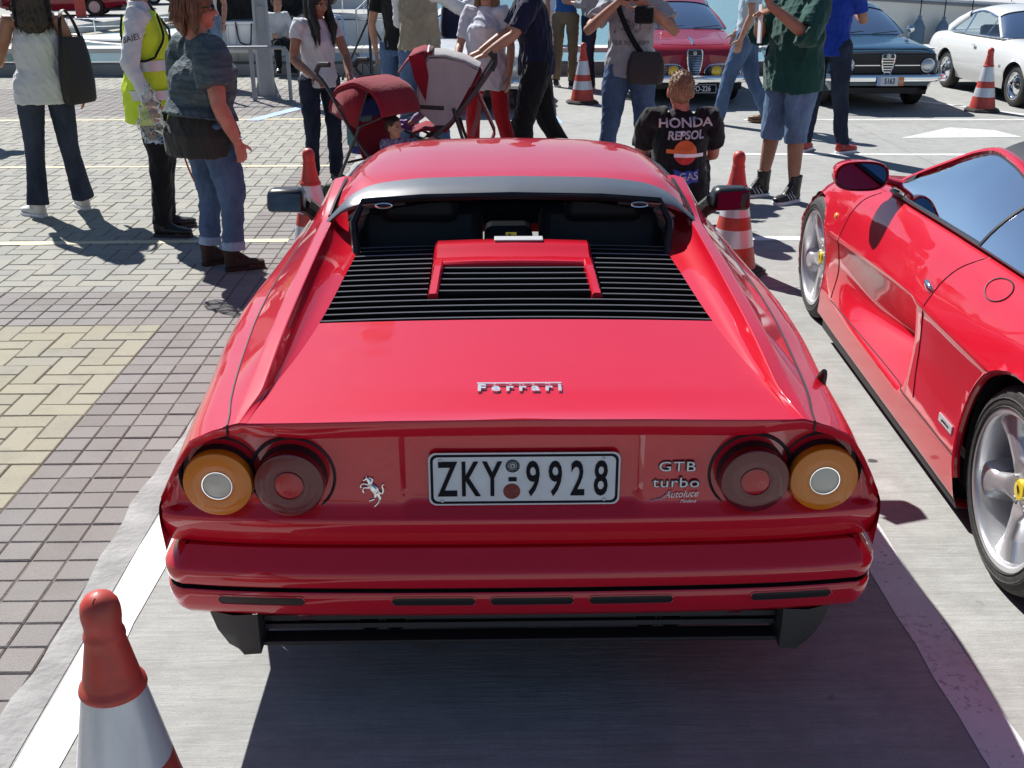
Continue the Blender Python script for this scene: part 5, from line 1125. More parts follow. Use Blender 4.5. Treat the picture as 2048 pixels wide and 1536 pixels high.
def person(label, at, face, H=1.70, J=None, female=False, build=1., skinc='mid', top=None, bottom=None, shoes=None, hair=None, head=(0, 0), hands=None, vox=.0085, hs=1.05, seed=0, face_detail=True, noshoes=False, z0=0., skip_arm='', seat=None):
    """local x = the person's right, y = the way they face; joints in metres for a 1.75 m figure"""
    s = H/1.75; t = thing('person', label, 'person', (at[0], at[1], z0), R(face), None); t.scale = (s, s, s)
    hw = .098 if not female else .10; sw = .19 if not female else .168
    D = dict(pel=(0, 0, .95), wai=(0, .005, 1.08), che=(0, .0, 1.28), nek=(0, -.015, 1.475), hd=(0, .015, 1.63),
             ls=(-sw, -.01, 1.415), rs=(sw, -.01, 1.415), le=(-sw-.065, -.03, 1.13), re=(sw+.065, -.03, 1.13), lh=(-sw-.07, .06, .89), rh=(sw+.07, .06, .89),
             lp=(-hw, 0, .93), rp=(hw, 0, .93), lk=(-hw-.01, .02, .50), rk=(hw+.01, .02, .50), la=(-hw-.02, -.02, .085), ra=(hw+.02, -.02, .085),
             lf=(-.25, 1, 0), rf=(.25, 1, 0), ld=(0, .25, -1), rd=(0, .25, -1), lpalm=(1, 0, 0), rpalm=(-1, 0, 0), curl=.35)
    if J: D.update(J)
    V = {k: (Vector(v) if isinstance(v, tuple) else v) for k, v in D.items()}
    sk = skin({'pale': (.55, .33, .25), 'mid': (.46, .26, .18), 'tan': (.36, .19, .125), 'pink': (.52, .23, .17)}[skinc], skinc)
    top = top or {}; bottom = bottom or {}
    ax = (V['rs']-V['ls']).normalized(); axp = (V['rp']-V['lp']).normalized()
    b = build
    # ---- body: one continuous skin
    g = G(); vb = min(vox, .0075)
    hd = V['hd']; hyaw, hpit = head
    Hm = Matrix.Translation(hd) @ Matrix.Rotation(R(hyaw), 4, 'Z') @ Matrix.Rotation(R(-hpit), 4, 'X') @ Matrix.Scale(hs, 4)
    def hp(x, y, z): return Hm @ Vector((x, y, z))
    g.ell((0, -.012, .030), (.072, .092, .090), T=Hm, nu=18, nv=12); g.ell((0, .018, -.02), (.060, .072, .085), T=Hm, nu=16); g.ell((0, .045, -.075), (.040, .042, .034), T=Hm)
    g.tube([hp(0, .084, .022), hp(0, .098, -.002), hp(0, .106, -.020), hp(0, .092, -.030)], [.008, .010, .0145, .010], 8)
    g.ell((0, .072, -.052), (.024, .018, .008), T=Hm); g.ell((0, .068, -.064), (.020, .018, .008), T=Hm); g.ell((0, .070, .034), (.048, .018, .010), T=Hm)
    for e in (-1, 1): g.ell((e*.071, -.006, -.005), (.010, .020, .032), T=Hm); g.ell((e*.036, .060, -.02), (.020, .022, .018), T=Hm)
    g.tube([V['nek']-Vector((0, 0, .07)), V['nek'], lerp(V['nek'], hp(0, -.01, -.06), .6), hp(0, -.012, -.02)], [.062*b**.3, .056*b**.3, .054*b**.3, .052], 12)
    g.tube([V['pel'], V['wai'], V['che'], V['nek']-Vector((0, 0, .04))], [(.125*b, .08*b), (.105*b, .075*b), (.125*b, .085*b), (.07, .05)], 14, side=ax)
    for c in 'lr':
        if c in skip_arm: continue
        S_, E_, W_ = V[c+'s'], V[c+'e'], V[c+'h']; sg = -1 if c == 'l' else 1
        g.tube([lerp(V['che'], S_, .55)+Vector((0, 0, .05)), S_, lerp(S_, E_, .35), lerp(S_, E_, .85), E_, lerp(E_, W_, .25), lerp(E_, W_, .65), W_], [.05*b, .052*b, .047*b, .040*b, .036*b, .039*b, .033*b, .025*b**.5], 11)
        hand(g, W_, V[c+'d'], V[c+'palm'], 1.0, D['curl'] if not isinstance(D['curl'], dict) else D['curl'][c], -sg if False else (1 if (Vector(V[c+'d']).cross(Vector(V[c+'palm']))).dot(Vector(V.get(c+'thumb', (0, 1, .3)))) > 0 else -1))
    for c in 'lr':
        P_, K_, A_ = V[c+'p'], V[c+'k'], V[c+'a']
        bl = bottom.get('len', 2.) if bottom else 0; ku, kl = (.80, .86 if bl > 1.3 else 1.) if bl else (1., 1.)
        g.tube([lerp(V['pel'], P_, .6), P_, lerp(P_, K_, .4), lerp(P_, K_, .88), K_, lerp(K_, A_, .25), lerp(K_, A_, .6), lerp(K_, A_, .92), A_], [.08*b*ku, .086*b*ku, .076*b*ku, .056*b**.6*min(ku+.1, kl), .052*b**.6*kl, .056*b**.6*kl, .046*b**.6*kl, .034, .034], 12)
        f = V[c+'f'].normalized(); g.tube([A_-f*.035+Vector((0, 0, -.03)), A_+Vector((0, 0, -.035)), A_+f*.10+Vector((0, 0, -.055)), A_+f*.17+Vector((0, 0, -.063))], [(.030, .030), (.034, .032), (.040, .022), (.030, .012)], 10, side=f.cross(Vector((0, 0, 1))))
    body = remesh(g, 'body', sk, t, vb, 2)
    # ---- face
    if face_detail:
        dk = M['blackmatte']
        for e in (-1, 1):
            ey = G().ell((e*.030, .0735, .012), (.013, .008, .0075), T=Hm).obj('eye', M['white'], t); G().ell((e*.030, .0805, .0115), (.0052, .003, .0055), T=Hm).obj('iris', M['seat'], ey)
            G().tube([hp(e*.013, .0855, .027), hp(e*.031, .083, .032), hp(e*.048, .073, .026)], [.003, .0042, .002], 6).obj('eyebrow', hairmat(*hair['m']) if hair else dk, t)
            G().tube([hp(e*.017, .0825, .018), hp(e*.030, .0835, .021), hp(e*.044, .0765, .016)], .0022, 5).obj('eyelash', dk, t)
        G().tube([hp(-.023, .083, -.057), hp(-.008, .0915, -.0545), hp(0, .0915, -.056), hp(.008, .0915, -.0545), hp(.023, .083, -.057)], [(.001, .003), (.004, .005), (.004, .0045), (.004, .005), (.001, .003)], 6).obj('lips', mat('lips', (.36, .11, .10), rough=.4, bump=.1), t)
    # ---- hair
    if hair:
        hm = hairmat(*hair['m']); rs = random.Random(seed+5); k = hair['k']; g = G()
        vol = hair.get('vol', 1.); Hs = Hm
        sv = .93 if k == 'short' else 1.; g.ell((0, -.020, .042), (.080*vol*sv, .098*vol*sv, .088*vol*(sv+.03)), T=Hs, nu=18, nv=12)
        def strand(p, q, r, jit=.01, n=6, flare=0):
            P_ = bez(p, lerp(p, q, .4)+Vector((rs.uniform(-jit, jit), rs.uniform(-jit, jit), rs.uniform(0, jit))), q, n); g2.tube(P_, [r*(1-.6*i/n) for i in range(n+1)], 4, cap=False)
        g2 = G()
        if k == 'short':
            g.ell((0, -.045, .008), (.072*vol, .062, .07), T=Hs)
            for i in range(420):
                th = rs.uniform(-PI, PI); ph = rs.uniform(.05, 1.75 if abs(th+PI/2) < 1.3 else .95); r_ = .002
                p = Vector((.080*vol*sv*math.sin(ph)*math.cos(th), -.020+.098*vol*sv*math.sin(ph)*math.sin(th), .042+.088*vol*(sv+.03)*math.cos(ph))); nrm = p-Vector((0, -.02, .03)); nrm.normalize()
                q = p+nrm*rs.uniform(.001, .006)+Vector((rs.uniform(-.010, .010), rs.uniform(-.004, .016), rs.uniform(-.016, .002))); g2.tube([Hs @ p, Hs @ ((p+q)/2+nrm*.004), Hs @ q], [.0022, .0018, .0006], 3, cap=False)
        elif k == 'bob':
            for e in (-1, 1): g.tube([Hs @ Vector((e*.062, -.005, .07)), Hs @ Vector((e*.084, -.018, 0)), Hs @ Vector((e*.080, -.025, -.085)), Hs @ Vector((e*.066, -.02, -.125))], [.04, .036, .034, .016], 10)
            g.tube([Hs @ Vector((0, -.09, .05)), Hs @ Vector((0, -.108, -.02)), Hs @ Vector((0, -.098, -.09)), Hs @ Vector((0, -.085, -.14))], [(.07, .04), (.078, .042), (.072, .036), (.05, .018)], 12, side=Hs.to_3x3() @ Vector((1, 0, 0)))
            for i in range(520):
                th = rs.uniform(-PI*1.05, PI*.12) if rs.random() < .85 else rs.uniform(-PI, PI); ph = rs.uniform(.1, 1.25)
                p = Vector((.083*vol*math.sin(ph)*math.cos(th), -.020+.102*vol*math.sin(ph)*math.sin(th), .045+.090*vol*math.cos(ph))); ln = rs.uniform(.08, .19)
                mid = p+Vector((math.cos(th)*.03, math.sin(th)*.03, -ln*.5)); q = p+Vector((math.cos(th)*rs.uniform(.0, .05), math.sin(th)*rs.uniform(.0, .05), -ln))
                if q.y > .05 and abs(q.x) < .06: continue
                P_ = [Hs @ v for v in bez(p, mid, q, 6)]; g2.tube(P_, [.0034, .0036, .0034, .003, .0026, .002, .0008], 4, cap=False)
        elif k in ('long', 'curly'):
            lz = hair.get('len', .34); fwd = hair.get('fwd', False); cu = .02 if k == 'curly' else .004
            W3 = Matrix.Translation(hd) @ Matrix.Rotation(R(hyaw), 4, 'Z')
            g.tube([Hs @ Vector((0, -.07, .06)), Hs @ Vector((0, -.10, -.02)), W3 @ Vector((0, -.105, -.13)), W3 @ Vector((0, -.12, -.24)), W3 @ Vector((0, -.125, -lz))], [(.07, .05), (.085, .05), (.10 if k == 'curly' else .08, .05), (.11 if k == 'curly' else .075, .045), (.06, .02)], 12, side=(1, 0, 0))
            for e in (-1, 1):
                yy = .035 if fwd else -.03
                g.tube([Hs @ Vector((e*.045, .02, .09)), Hs @ Vector((e*.080, .005, .02)), W3 @ Vector((e*.088, yy, -.10)), W3 @ Vector((e*.085, yy+.035*fwd+.02, -.20)), W3 @ Vector((e*.075, yy+.06*fwd, -lz*(.98 if fwd else .7)))], [.030, .032, (.036, .03), (.034, .026), (.012, .010)], 10)
            for i in range(620):
                th = rs.uniform(-PI*1.08, PI*.08); ph = rs.uniform(.15, 1.35)
                p = Vector((.083*math.sin(ph)*math.cos(th), -.020+.10*math.sin(ph)*math.sin(th), .043+.091*math.cos(ph)))
                ln = lz*rs.uniform(.65, 1.08); out = .035 if k == 'curly' else .012
                yb = (.03 if fwd and math.sin(th) > -.55 else -.05); q = Vector((math.cos(th)*(.085+rs.uniform(0, out)), min(yb, math.sin(th)*.10)+rs.uniform(-out, out)+(.06 if fwd and math.sin(th) > -.55 else -.03), -ln))
                m1 = Vector((math.cos(th)*(.098+rs.uniform(0, out)), p.y*1.05-.012, -.04)); P_ = []
                p_, q_, m_ = Hs @ p, W3 @ q, Hs @ m1
                for a, w_ in enumerate(bez(p_, m_, q_, 9)): P_.append(w_+Vector((math.sin(a*1.9+i)*cu, math.cos(a*2.1+i*2)*cu, 0)))
                g2.tube(P_, [.0034]*7+[.0028, .0018, .0006], 4, cap=False)
        ho = remesh(g, 'hair', hm, t, .009, 1, .0035, (40, 40, 10), seed=seed); g2.obj('hair_strands', hm, ho)['kind'] = 'stuff'
    # ---- upper garment
    if top:
        g = G(); f = top.get('fit', 1.); hem = top.get('hem', .90); m = top['m']; bust = .018 if female else 0
        P_ = [lerp(V['pel'], V['wai'], (hem-.95)/.13) if hem >= .95 else V['pel']+(V['pel']-V['wai']).normalized()*(.95-hem)]
        rad = [(.168*f*b, .125*f*b)]
        if hem < .97: P_ += [V['pel']+Vector((0, 0, .03))]; rad += [(.165*f*b, .122*f*b)]
        P_ += [V['wai'], lerp(V['wai'], V['che'], .5)+Vector((0, bust*.6, 0)), V['che']+Vector((0, bust, 0)), lerp(V['che'], V['nek'], .55), V['nek']-Vector((0, 0, .03)), V['nek']+Vector((0, 0, top.get('collar', .0)))]
        wv = .142 if not female else .128
        rad += [(wv*f*b, .108*f*b), (.150*f*b if not female else .138*f*b, .116*f*b), (.160*b*f**.5 if not female else .145*b*f**.5, .118*b*f**.5+bust), (.150 if not female else .13, .098), (.085, .075), (.062, .06)]
        g.tube(P_, rad, 20, side=ax)
        sl = top.get('sleeve', .55)
        for c in 'lr':
            if c in skip_arm: continue
            S_, E_, W_ = V[c+'s'], V[c+'e'], V[c+'h']
            if sl <= 0:
                g.tube([lerp(V['nek'], S_, .35), lerp(V['nek'], S_, .78)+Vector((0, 0, -.005))], [(.05, .05), (.055, .05)], 12); continue
            pts = [lerp(V['che'], S_, .5)+Vector((0, 0, .05)), S_]; rr = [.075*b, .071*b]; w0 = top.get('sw', 1.)
            for u in np.linspace(.2, min(sl, 1), 4): pts.append(lerp(S_, E_, u)); rr.append((.062-.004*u)*w0*b)
            if sl > 1:
                for u in np.linspace(.12, sl-1, 5): pts.append(lerp(E_, W_, u)); rr.append((.054-.016*u)*w0*b)
            g.tube(pts, rr, 14)
        so = remesh(g, top.get('name', 'shirt'), m, t, vox, 3, top.get('folds', .0045), top.get('fs', (10, 10, 6)), seed=seed)
        t['_top'] = so.name
    # ---- trousers
    if bottom:
        g = G(); f = bottom.get('fit', 1.); m = bottom['m']; ln = bottom.get('len', 2.0); fl = bottom.get('flare', 1.)
        g.tube([V['pel']-Vector((0, 0, .09)) if not seat else V['pel'], V['pel'], lerp(V['pel'], V['wai'], .55)], [(.158*b, .118*b), (.166*b, .126*b), (.148*b, .112*b)], 18, side=axp)
        for c in 'lr':
            P_, K_, A_ = V[c+'p'], V[c+'k'], V[c+'a']; pts = [lerp(V['pel'], P_, .7)+Vector((0, 0, .03)), P_]; rr = [.095*b, .101*b]
            for u in (.25, .5, .75, 1.): 
                if u <= ln: pts.append(lerp(P_, K_, u)); rr.append((.099-.030*u)*f*b)
            if ln < 1: pts.append(lerp(P_, K_, ln)); rr.append(.085*f*b)
            if ln > 1:
                for u in np.linspace(.2, ln-1, 5): pts.append(lerp(K_, A_, u)); rr.append((.068-.010*u+.016*u*u*(fl-1)*2)*f*b**.5)
            g.tube(pts, rr, 16)
        bo = remesh(g, bottom.get('name', 'trousers'), m, t, vox, 3, bottom.get('folds', .004), (11, 11, 7), seed=seed+3)
        if bottom.get('cuff'):
            for c in 'lr':
                K_, A_ = V[c+'k'], V[c+'a']; P_, K0 = V[c+'p'], V[c+'k']; a, q, r_ = (lerp(K_, A_, ln-1-.12), lerp(K_, A_, ln-1+.02), .062*f) if ln > 1 else (lerp(P_, K0, ln-.10), lerp(P_, K0, ln+.02), .088*f)
                G().tube([a, lerp(a, q, .15), q, q], [r_*.93*b**.5, r_*1.06*b**.5, r_*1.08*b**.5, r_*.9*b**.5], 18).obj('turn_up', denim('turnup', (.22, .29, .40)) if ln > 1 or True else m, bo)
    # ---- shoes
    if shoes and not noshoes:
        sm, solem = shoes['m'], shoes.get('sole', M['white'])
        for c in 'lr':
            A_ = V[c+'a']; f_ = V[c+'f'].normalized(); sd = f_.cross(Vector((0, 0, 1))).normalized(); Z = Vector((0, 0, 1)); g = G(); ht = shoes.get('high', 0)
            bz = A_.z-.062
            def q(u, z): return Vector((A_.x, A_.y, 0))+f_*u+Z*(bz+z)
            g.tube([q(-.058, .02), q(-.045, .022), q(0, .022), q(.08, .020), q(.14, .018), q(.185, .014), q(.200, .012)], [(.02, .02), (.036, .036), (.036, .040), (.044, .032), (.046, .024), (.034, .018), (.012, .010)], 14, side=sd)
            g.tube([q(-.015, .03), q(-.015, .06), q(-.012, .085+ht)], [(.038, .052), (.038, .048), (.038+.012*(ht > 0), .044+.012*(ht > 0))], 14, side=sd); g.tube([q(.02, .065+ht*.6), q(.09, .040)], [(.026, .02), (.028, .016)], 10, side=sd)
            so_ = remesh(g, 'shoe', sm, t, .006, 2)
            sp = [(-.068, .0), (-.06, .028), (-.03, .040), (.04, .042), (.10, .052), (.15, .050), (.19, .030), (.205, .0)]; sp = sp+[(x, -y) for x, y in sp[-2:0:-1]]
            g = G(); Tm = frame(q(0, -.026), f_, sd); g.prism(sp, -.026 if Tm.to_3x3().col[2].z < 0 else .026, Tm); g.obj('sole', solem, so_, smooth=False, bevel=.004)
            if shoes.get('stripes'):
                for k in range(3):
                    for e in (-1, 1): G().tube([q(.012+.030*k, .004)+sd*e*.0455, q(.030+.030*k, .030)+sd*e*.040, q(.042+.026*k, .048)+sd*e*.026], [(.005, .003)]*3, 6).obj('stripe', M['white'], so_)
            if shoes.get('laces'):
                for k in range(4): G().tube([q(.03+.024*k, .055-.004*k)+sd*.022, q(.03+.024*k, .066-.006*k), q(.03+.024*k, .055-.004*k)-sd*.022], .0035, 5).obj('lace', M['white'], so_)
    return t, V, s, Hm
def to_world(t, p): return Matrix.Translation(t.location) @ Euler(t.rotation_euler).to_matrix().to_4x4() @ Matrix.Scale(t.scale[0], 4) @ Vector(p)
def part_on_shirt(t): return bpy.data.objects[t['_top']]
blk = M['blackmatte']; shoe_blk = mat('black_shoe', (.012, .012, .013), rough=.4, bump=.2, bscale=90); shoe_brn = mat('dark_brown_suede', (.035, .018, .014), rough=.8, bump=.4, bscale=160); shoe_wht = mat('white_trainer', (.62, .60, .56), rough=.6, bump=.2, bscale=120); shoe_red = mat('red_trainer', (.40, .03, .025), rough=.6, bump=.2, bscale=120); shoe_tan = mat('tan_shoe', (.16, .085, .04), rough=.55, bump=.2, bscale=120)
dk_jean = denim('dark', (.020, .028, .048)); mid_jean = denim('mid', (.055, .095, .175)); pale_jean = denim('pale', (.13, .19, .28)); ink_jean = denim('ink', (.010, .016, .035))
white_c = cloth('white_cotton', (.66, .67, .70), .12, bump=.4); black_c = cloth('black_cloth', (.010, .011, .013), .3); navy_c = cloth('navy_polo', (.010, .014, .045), .3)
BR = ('brown', (.055, .028, .014)); BK = ('black', (.006, .005, .005)); DK = ('dark_brown', (.022, .012, .008)); LB = ('light_brown', (.13, .075, .035)); GR = ('greying', (.12, .10, .085))

# --- left: woman in a white sleeveless top, seen from behind
t, V, s, Hm = person('woman in white sleeveless top with curly hair and a black shoulder bag, seen from behind', (-3.22, 8.02), 22, 1.70, dict(le=(-.275, .02, 1.13), lh=(-.30, .26, 1.10), ld=(-.1, 1, .1), lpalm=(.3, 0, -1), re=(.25, -.02, 1.13), rh=(.265, .06, .90), lk=(-.13, .02, .50), la=(-.17, -.05, .085), rk=(.11, .05, .50), ra=(.16, .09, .085), lf=(-.6, .8, 0), rf=(-.25, 1, 0)),
    female=True, build=1.06, skinc='tan', top=dict(m=cloth('white_knit', (.62, .63, .65), .08, bump=.5, bscale=60), sleeve=0, hem=.83, fit=1.21, name='sleeveless_top', folds=.003), bottom=dict(m=dk_jean, flare=1.75, name='jeans', folds=.002), shoes=dict(m=shoe_wht), hair=dict(k='curly', m=DK, len=.30, vol=1.04), seed=1)
def handbag(label, p, rz, w, d, h, m, strap=None, name='handbag', cat='bag'):
    t_ = thing(name, label, cat, p, rz); g = G(); rows = []
    for z, k in ((0, .86), (.02, .98), (h*.3, 1.05), (h*.7, .98), (h*.95, .80), (h, .72)):
        rows.append([(w/2*k*math.copysign(abs(math.cos(a))**.5, math.cos(a)), d/2*k*(1.2-.5*z/h)*math.copysign(abs(math.sin(a))**.6, math.sin(a)), z) for a in np.linspace(0, 2*PI, 29)[:-1]])
    g.grid(rows, wrap=True); g.add(rows[0], [tuple(range(27, -1, -1))]); g.add(rows[-1], [tuple(range(28))]); g.obj('bag_body', m, t_, angle=50, fixn=True)
    if strap: G().tube(resamp(strap, 20), [(.016, .005)]*20, 6, side=(0, 1, 0)).obj('strap', m, t_)
    return t_
leather = mat('black_leather', (.006, .005, .006), rough=.55, bump=.4, bscale=80)
handbag('black leather bag hanging from the shoulder of the woman in white', (-2.985, 8.06, .80), R(70), .30, .09, .46, leather, [(-.11, 0, .42), (-.07, .02, .58), (.0, .04, .64), (.05, .02, .58), (.10, 0, .42)])
# --- woman in dark clothes at the left edge
person('woman in dark clothes and sandals cut off by the left picture edge', (-5.55, 11.6), -78, 1.68, dict(rk=(.10, .10, .50), ra=(.12, .12, .085), re=(.24, .06, 1.14), rh=(.20, .30, 1.08), rd=(0, 1, .1)), female=True, skinc='tan', top=dict(m=black_c, sleeve=.3, hem=.80, fit=1.1), bottom=dict(m=black_c, len=1.55, name='leggings'), shoes=dict(m=shoe_tan), hair=dict(k='long', m=DK, len=.28), seed=2, vox=.011)
handbag('dark handbag held by the woman at the left edge', (-5.25, 11.35, .92), R(20), .34, .14, .26, leather)
# --- man in the hi-vis vest
t, V, s, Hm = person('man in yellow hi-vis vest, white shirt and tie behind the woman with sunglasses', (-2.27, 7.42), -80, 1.78, dict(re=(.25, -.08, 1.13), rh=(.26, .02, .90), rk=(.11, .02, .50), pel=(0, -.02, .95)), skinc='mid', top=dict(m=white_c, sleeve=1.92, hem=.94, fit=1.0, collar=.03), bottom=dict(m=black_c, fit=1.08), shoes=dict(m=shoe_blk, sole=blk), hair=dict(k='short', m=DK), seed=3)
hv = mat('hi_vis_yellow', (.62, .80, .02), rough=.6, bump=.4, bscale=18, bstretch=(1, 1, .4), emit=None); band = mat('silver_reflective_band', (.55, .57, .62), rough=.35, metal=.35, bump=.15, bscale=120)
g = G(); g.tube([V['pel']-Vector((0, 0, .20)), V['pel'], V['wai'], lerp(V['wai'], V['che'], .5), V['che'], lerp(V['che'], V['nek'], .6), V['nek']-Vector((0, .0, .035))], [(.205, .168), (.195, .165), (.180, .155), (.184, .155), (.188, .15), (.165, .118), (.085, .082)], 22, side=(1, 0, 0))
ve = remesh(g, 'safety_vest', hv, t, .0085, 2, .003, (9, 9, 5), seed=4)
for z0, z1, r0 in ((.905, .965, 1.0), (1.085, 1.15, .93)): g = G(); n_ = 40; P_ = [[((.206*r0)*math.cos(a), (.174*r0)*math.sin(a)-.002, z) for a in np.linspace(0, 2*PI, n_+1)[:-1]] for z in (z0, z1)]; g.grid(P_, wrap=True); g.obj('reflective_band', band, ve)
for P_ in ([(.13, .105, 1.43), (.125, .13, 1.3), (.19, .07, 1.17)], [(.13, -.105, 1.43), (.135, -.125, 1.3), (.18, -.08, 1.17)], [(.19, .07, 1.17), (.20, 0, 1.15), (.18, -.08, 1.17)]): G().tube(resamp(P_, 12), .008, 6).obj('vest_piping', black_c, ve)
G().tube([V['nek']+Vector((0, .06, .02)), V['nek']+Vector((0, .105, -.06)), V['che']+Vector((0, .155, .05)), V['wai']+Vector((0, .155, .08))], [(.016, .008), (.018, .010), (.028, .008), (.03, .006)], 8, side=(1, 0, 0)).obj('tie', black_c, t)
sb = bvh_of(part_on_shirt(t)); em = lerp(V['rs'], V['re'], .42)
text_obj('sleeve_lettering', 'BAIELI', .052, M['black'], frame(em+Vector((.2, 0, 0)), (.0, .97, .22), (-.0, -.22, .97)), t, .0004, sx=.95, project=lambda p: (cast(sb, p, (-1, 0, 0), .004) or p))
# --- woman with sunglasses
teal = mat('teal_patterned_knit', (.030, .052, .068), rough=.8, bump=.5, bscale=40, bstretch=(.6, .6, 4), var=1, vscale=9, vcol=(.085, .12, .135)); olive = cloth('olive_top', (.040, .042, .038), .2)
t, V, s, Hm = person('stout woman with sunglasses and brown bob in teal top and rolled jeans', (-1.69, 6.52), -48, 1.63, dict(pel=(-.03, -.03, .95), wai=(-.03, -.01, 1.08), re=(.285, -.06, 1.10), rh=(.30, .04, .855), le=(-.29, .02, 1.13), lh=(-.30, .15, .93), lk=(-.11, .03, .50), rk=(.12, .06, .50), la=(-.11, -.02, .085), ra=(.12, .03, .085), lf=(-.1, 1, 0), rf=(.3, 1, 0), curl=.7),
    female=True, build=1.34, skinc='pink', top=dict(m=teal, sleeve=.72, hem=.99, fit=1.33, sw=1.5, name='blouse', folds=.0035), bottom=dict(m=mid_jean, len=1.84, fit=.98, cuff=True, name='jeans'), shoes=dict(m=shoe_brn, sole=shoe_brn, high=.04), hair=dict(k='bob', m=('auburn', (.12, .055, .028)), vol=1.16), head=(-28, 0), seed=5)
g = G(); g.tube([V['pel']-Vector((0, 0, .19)), V['pel']-Vector((0, 0, .06)), V['wai']-Vector((0, 0, .04))], [(.258, .222), (.272, .236), (.21, .165)], 20, side=(1, 0, 0)); remesh(g, 'long_undershirt', olive, t, .009, 2, .004, (10, 10, 5), seed=6)
sg = G(); [sg.ell((e*.034, .094, .012), (.027, .008, .021), T=Hm) for e in (-1, 1)]; so = sg.obj('sunglasses', mat('sunglass_lens', (.012, .010, .012), rough=.08, coat=1, bump=.01), t)
for e in (-1, 1): G().tube([Hm @ Vector(p) for p in ((e*.060, .088, .018), (e*.078, .05, .016), (e*.082, -.01, .010))], [(.006, .003)]*3, 6).obj('temple', M['black'], so)
G().tube([V['rh']+Vector((.029*math.cos(a), .026*math.sin(a), .035)) for a in np.linspace(0, 2*PI, 17)], .004, 6).obj('bracelet', M['silver'], t)
t2 = thing('plastic_bag', 'clear crumpled plastic bag held by the woman with sunglasses', 'plastic bag', (-1.99, 6.44, .78)); g = G(); g.tube([(0, 0, .34), (0, 0, .24), (.0, 0, .12), (0, 0, .0)], [(.015, .012), (.055, .04), (.075, .055), (.05, .035)], 18)
pm = glass_mat('clear_plastic_film', (.80, .82, .81), 1.35, .10); remesh(g, 'film', pm, t2, .010, 1, .010, (22, 22, 14), seed=8)
t2 = thing('red_cord', 'thin red cord hanging in a loop from the plastic bag', 'cord', (-1.92, 6.75, .70)); G().tube(resamp([(-.02, 0, .22), (.0, .0, .0), (.06, 0, -.22), (.16, 0, -.33), (.26, 0, -.30)], 24), .006, 6).obj('cord_loop', M['cone_red'], t2)
# --- woman in white T-shirt with the left stroller
t, V, s, Hm = person('woman with long black hair in white T-shirt and dark jeans leaning to the red stroller', (-1.40, 9.05), -146, 1.58, dict(nek=(0, .03, 1.46), hd=(0, .075, 1.60), re=(.25, .03, 1.13), rh=(.19, .30, 1.0), rd=(-.3, .9, -.3), rpalm=(0, 0, -1), le=(-.26, .05, 1.13), lh=(-.17, .27, .94), ld=(.2, .9, -.4), lpalm=(0, 0, -1), curl=.8), female=True, build=1.03, skinc='tan',
    top=dict(m=white_c, sleeve=.42, hem=.88, fit=1.06), bottom=dict(m=ink_jean, flare=1.2), shoes=dict(m=shoe_blk), hair=dict(k='long', m=BK, len=.36, fwd=True), head=(8, 24), seed=9)
G().tube([V['lh']+Vector((.032*math.cos(a), .010, .03*math.sin(a)+.04)) for a in np.linspace(0, 2*PI, 15)], .006, 6).obj('wristband', mat('pink_band', (.6, .2, .28), rough=.5, bump=.1), t)
# --- group behind the strollers
beige_c = cloth('beige_vest', (.36, .30, .22), .25, bump=.6)
t, V, s, Hm = person('man in beige photographer vest and white shirt with one arm raised, seen from behind', (-.66, 10.35), -22, 1.80, dict(re=(.36, .16, 1.28), rh=(.50, .34, 1.52), rd=(.1, .5, 1), le=(-.24, .10, 1.15), lh=(-.16, .28, 1.25), ld=(.3, .8, .4), lk=(-.13, .02, .50), la=(-.2, .0, .085), rk=(.13, .04, .5), ra=(.20, .08, .085)), build=1.02, skinc='mid', top=dict(m=white_c, sleeve=1.9, hem=.92), bottom=dict(m=mid_jean, name='jeans'), shoes=dict(m=shoe_tan), hair=dict(k='curly', m=('ginger', (.20, .085, .025)), len=.16), seed=10, vox=.010)
g = G(); g.tube([V['pel']-Vector((0, 0, .01)), V['wai'], V['che'], lerp(V['che'], V['nek'], .6), V['nek']-Vector((0, 0, .03))], [(.20, .155), (.188, .148), (.182, .140), (.168, .112), (.08, .08)], 20, side=(1, 0, 0)); remesh(g, 'pocket_vest', beige_c, t, .010, 2, .006, (10, 10, 5), seed=11)
person('man in black T-shirt and jeans standing left of the man in the beige vest', (-.90, 10.95), -15, 1.78, dict(lk=(-.12, .03, .5)), skinc='mid', top=dict(m=black_c, sleeve=.6), bottom=dict(m=mid_jean, name='jeans'), shoes=dict(m=shoe_blk), hair=dict(k='short', m=DK), seed=12, vox=.011)
handbag('navy jacket and bag hanging from the raised arm of the man in beige', (-.30, 10.55, 1.06), R(20), .34, .14, .36, navy_c, None, 'shoulder_bag')
redc = cloth('red_cotton', (.42, .012, .02), .25)
person('woman in loose white blouse and bright red trousers beside the man in navy', (-.04, 9.45), 158, 1.66, dict(le=(-.24, .02, 1.13), re=(.235, .05, 1.14), rh=(.20, .24, .99), rd=(0, 1, 0), lk=(-.16, .03, .5), la=(-.30, .02, .085), rk=(.12, .05, .5), ra=(.14, .0, .085)), female=True, skinc='mid', top=dict(m=cloth('thin_white_blouse', (.60, .60, .66), .12, bump=.7, stretch=(1, 1, .3)), sleeve=.8, hem=.77, fit=1.34, name='blouse', folds=.0055), bottom=dict(m=redc, fit=1.0, folds=.003), shoes=dict(m=shoe_tan), hair=dict(k='long', m=LB, len=.25), seed=13, vox=.0095)
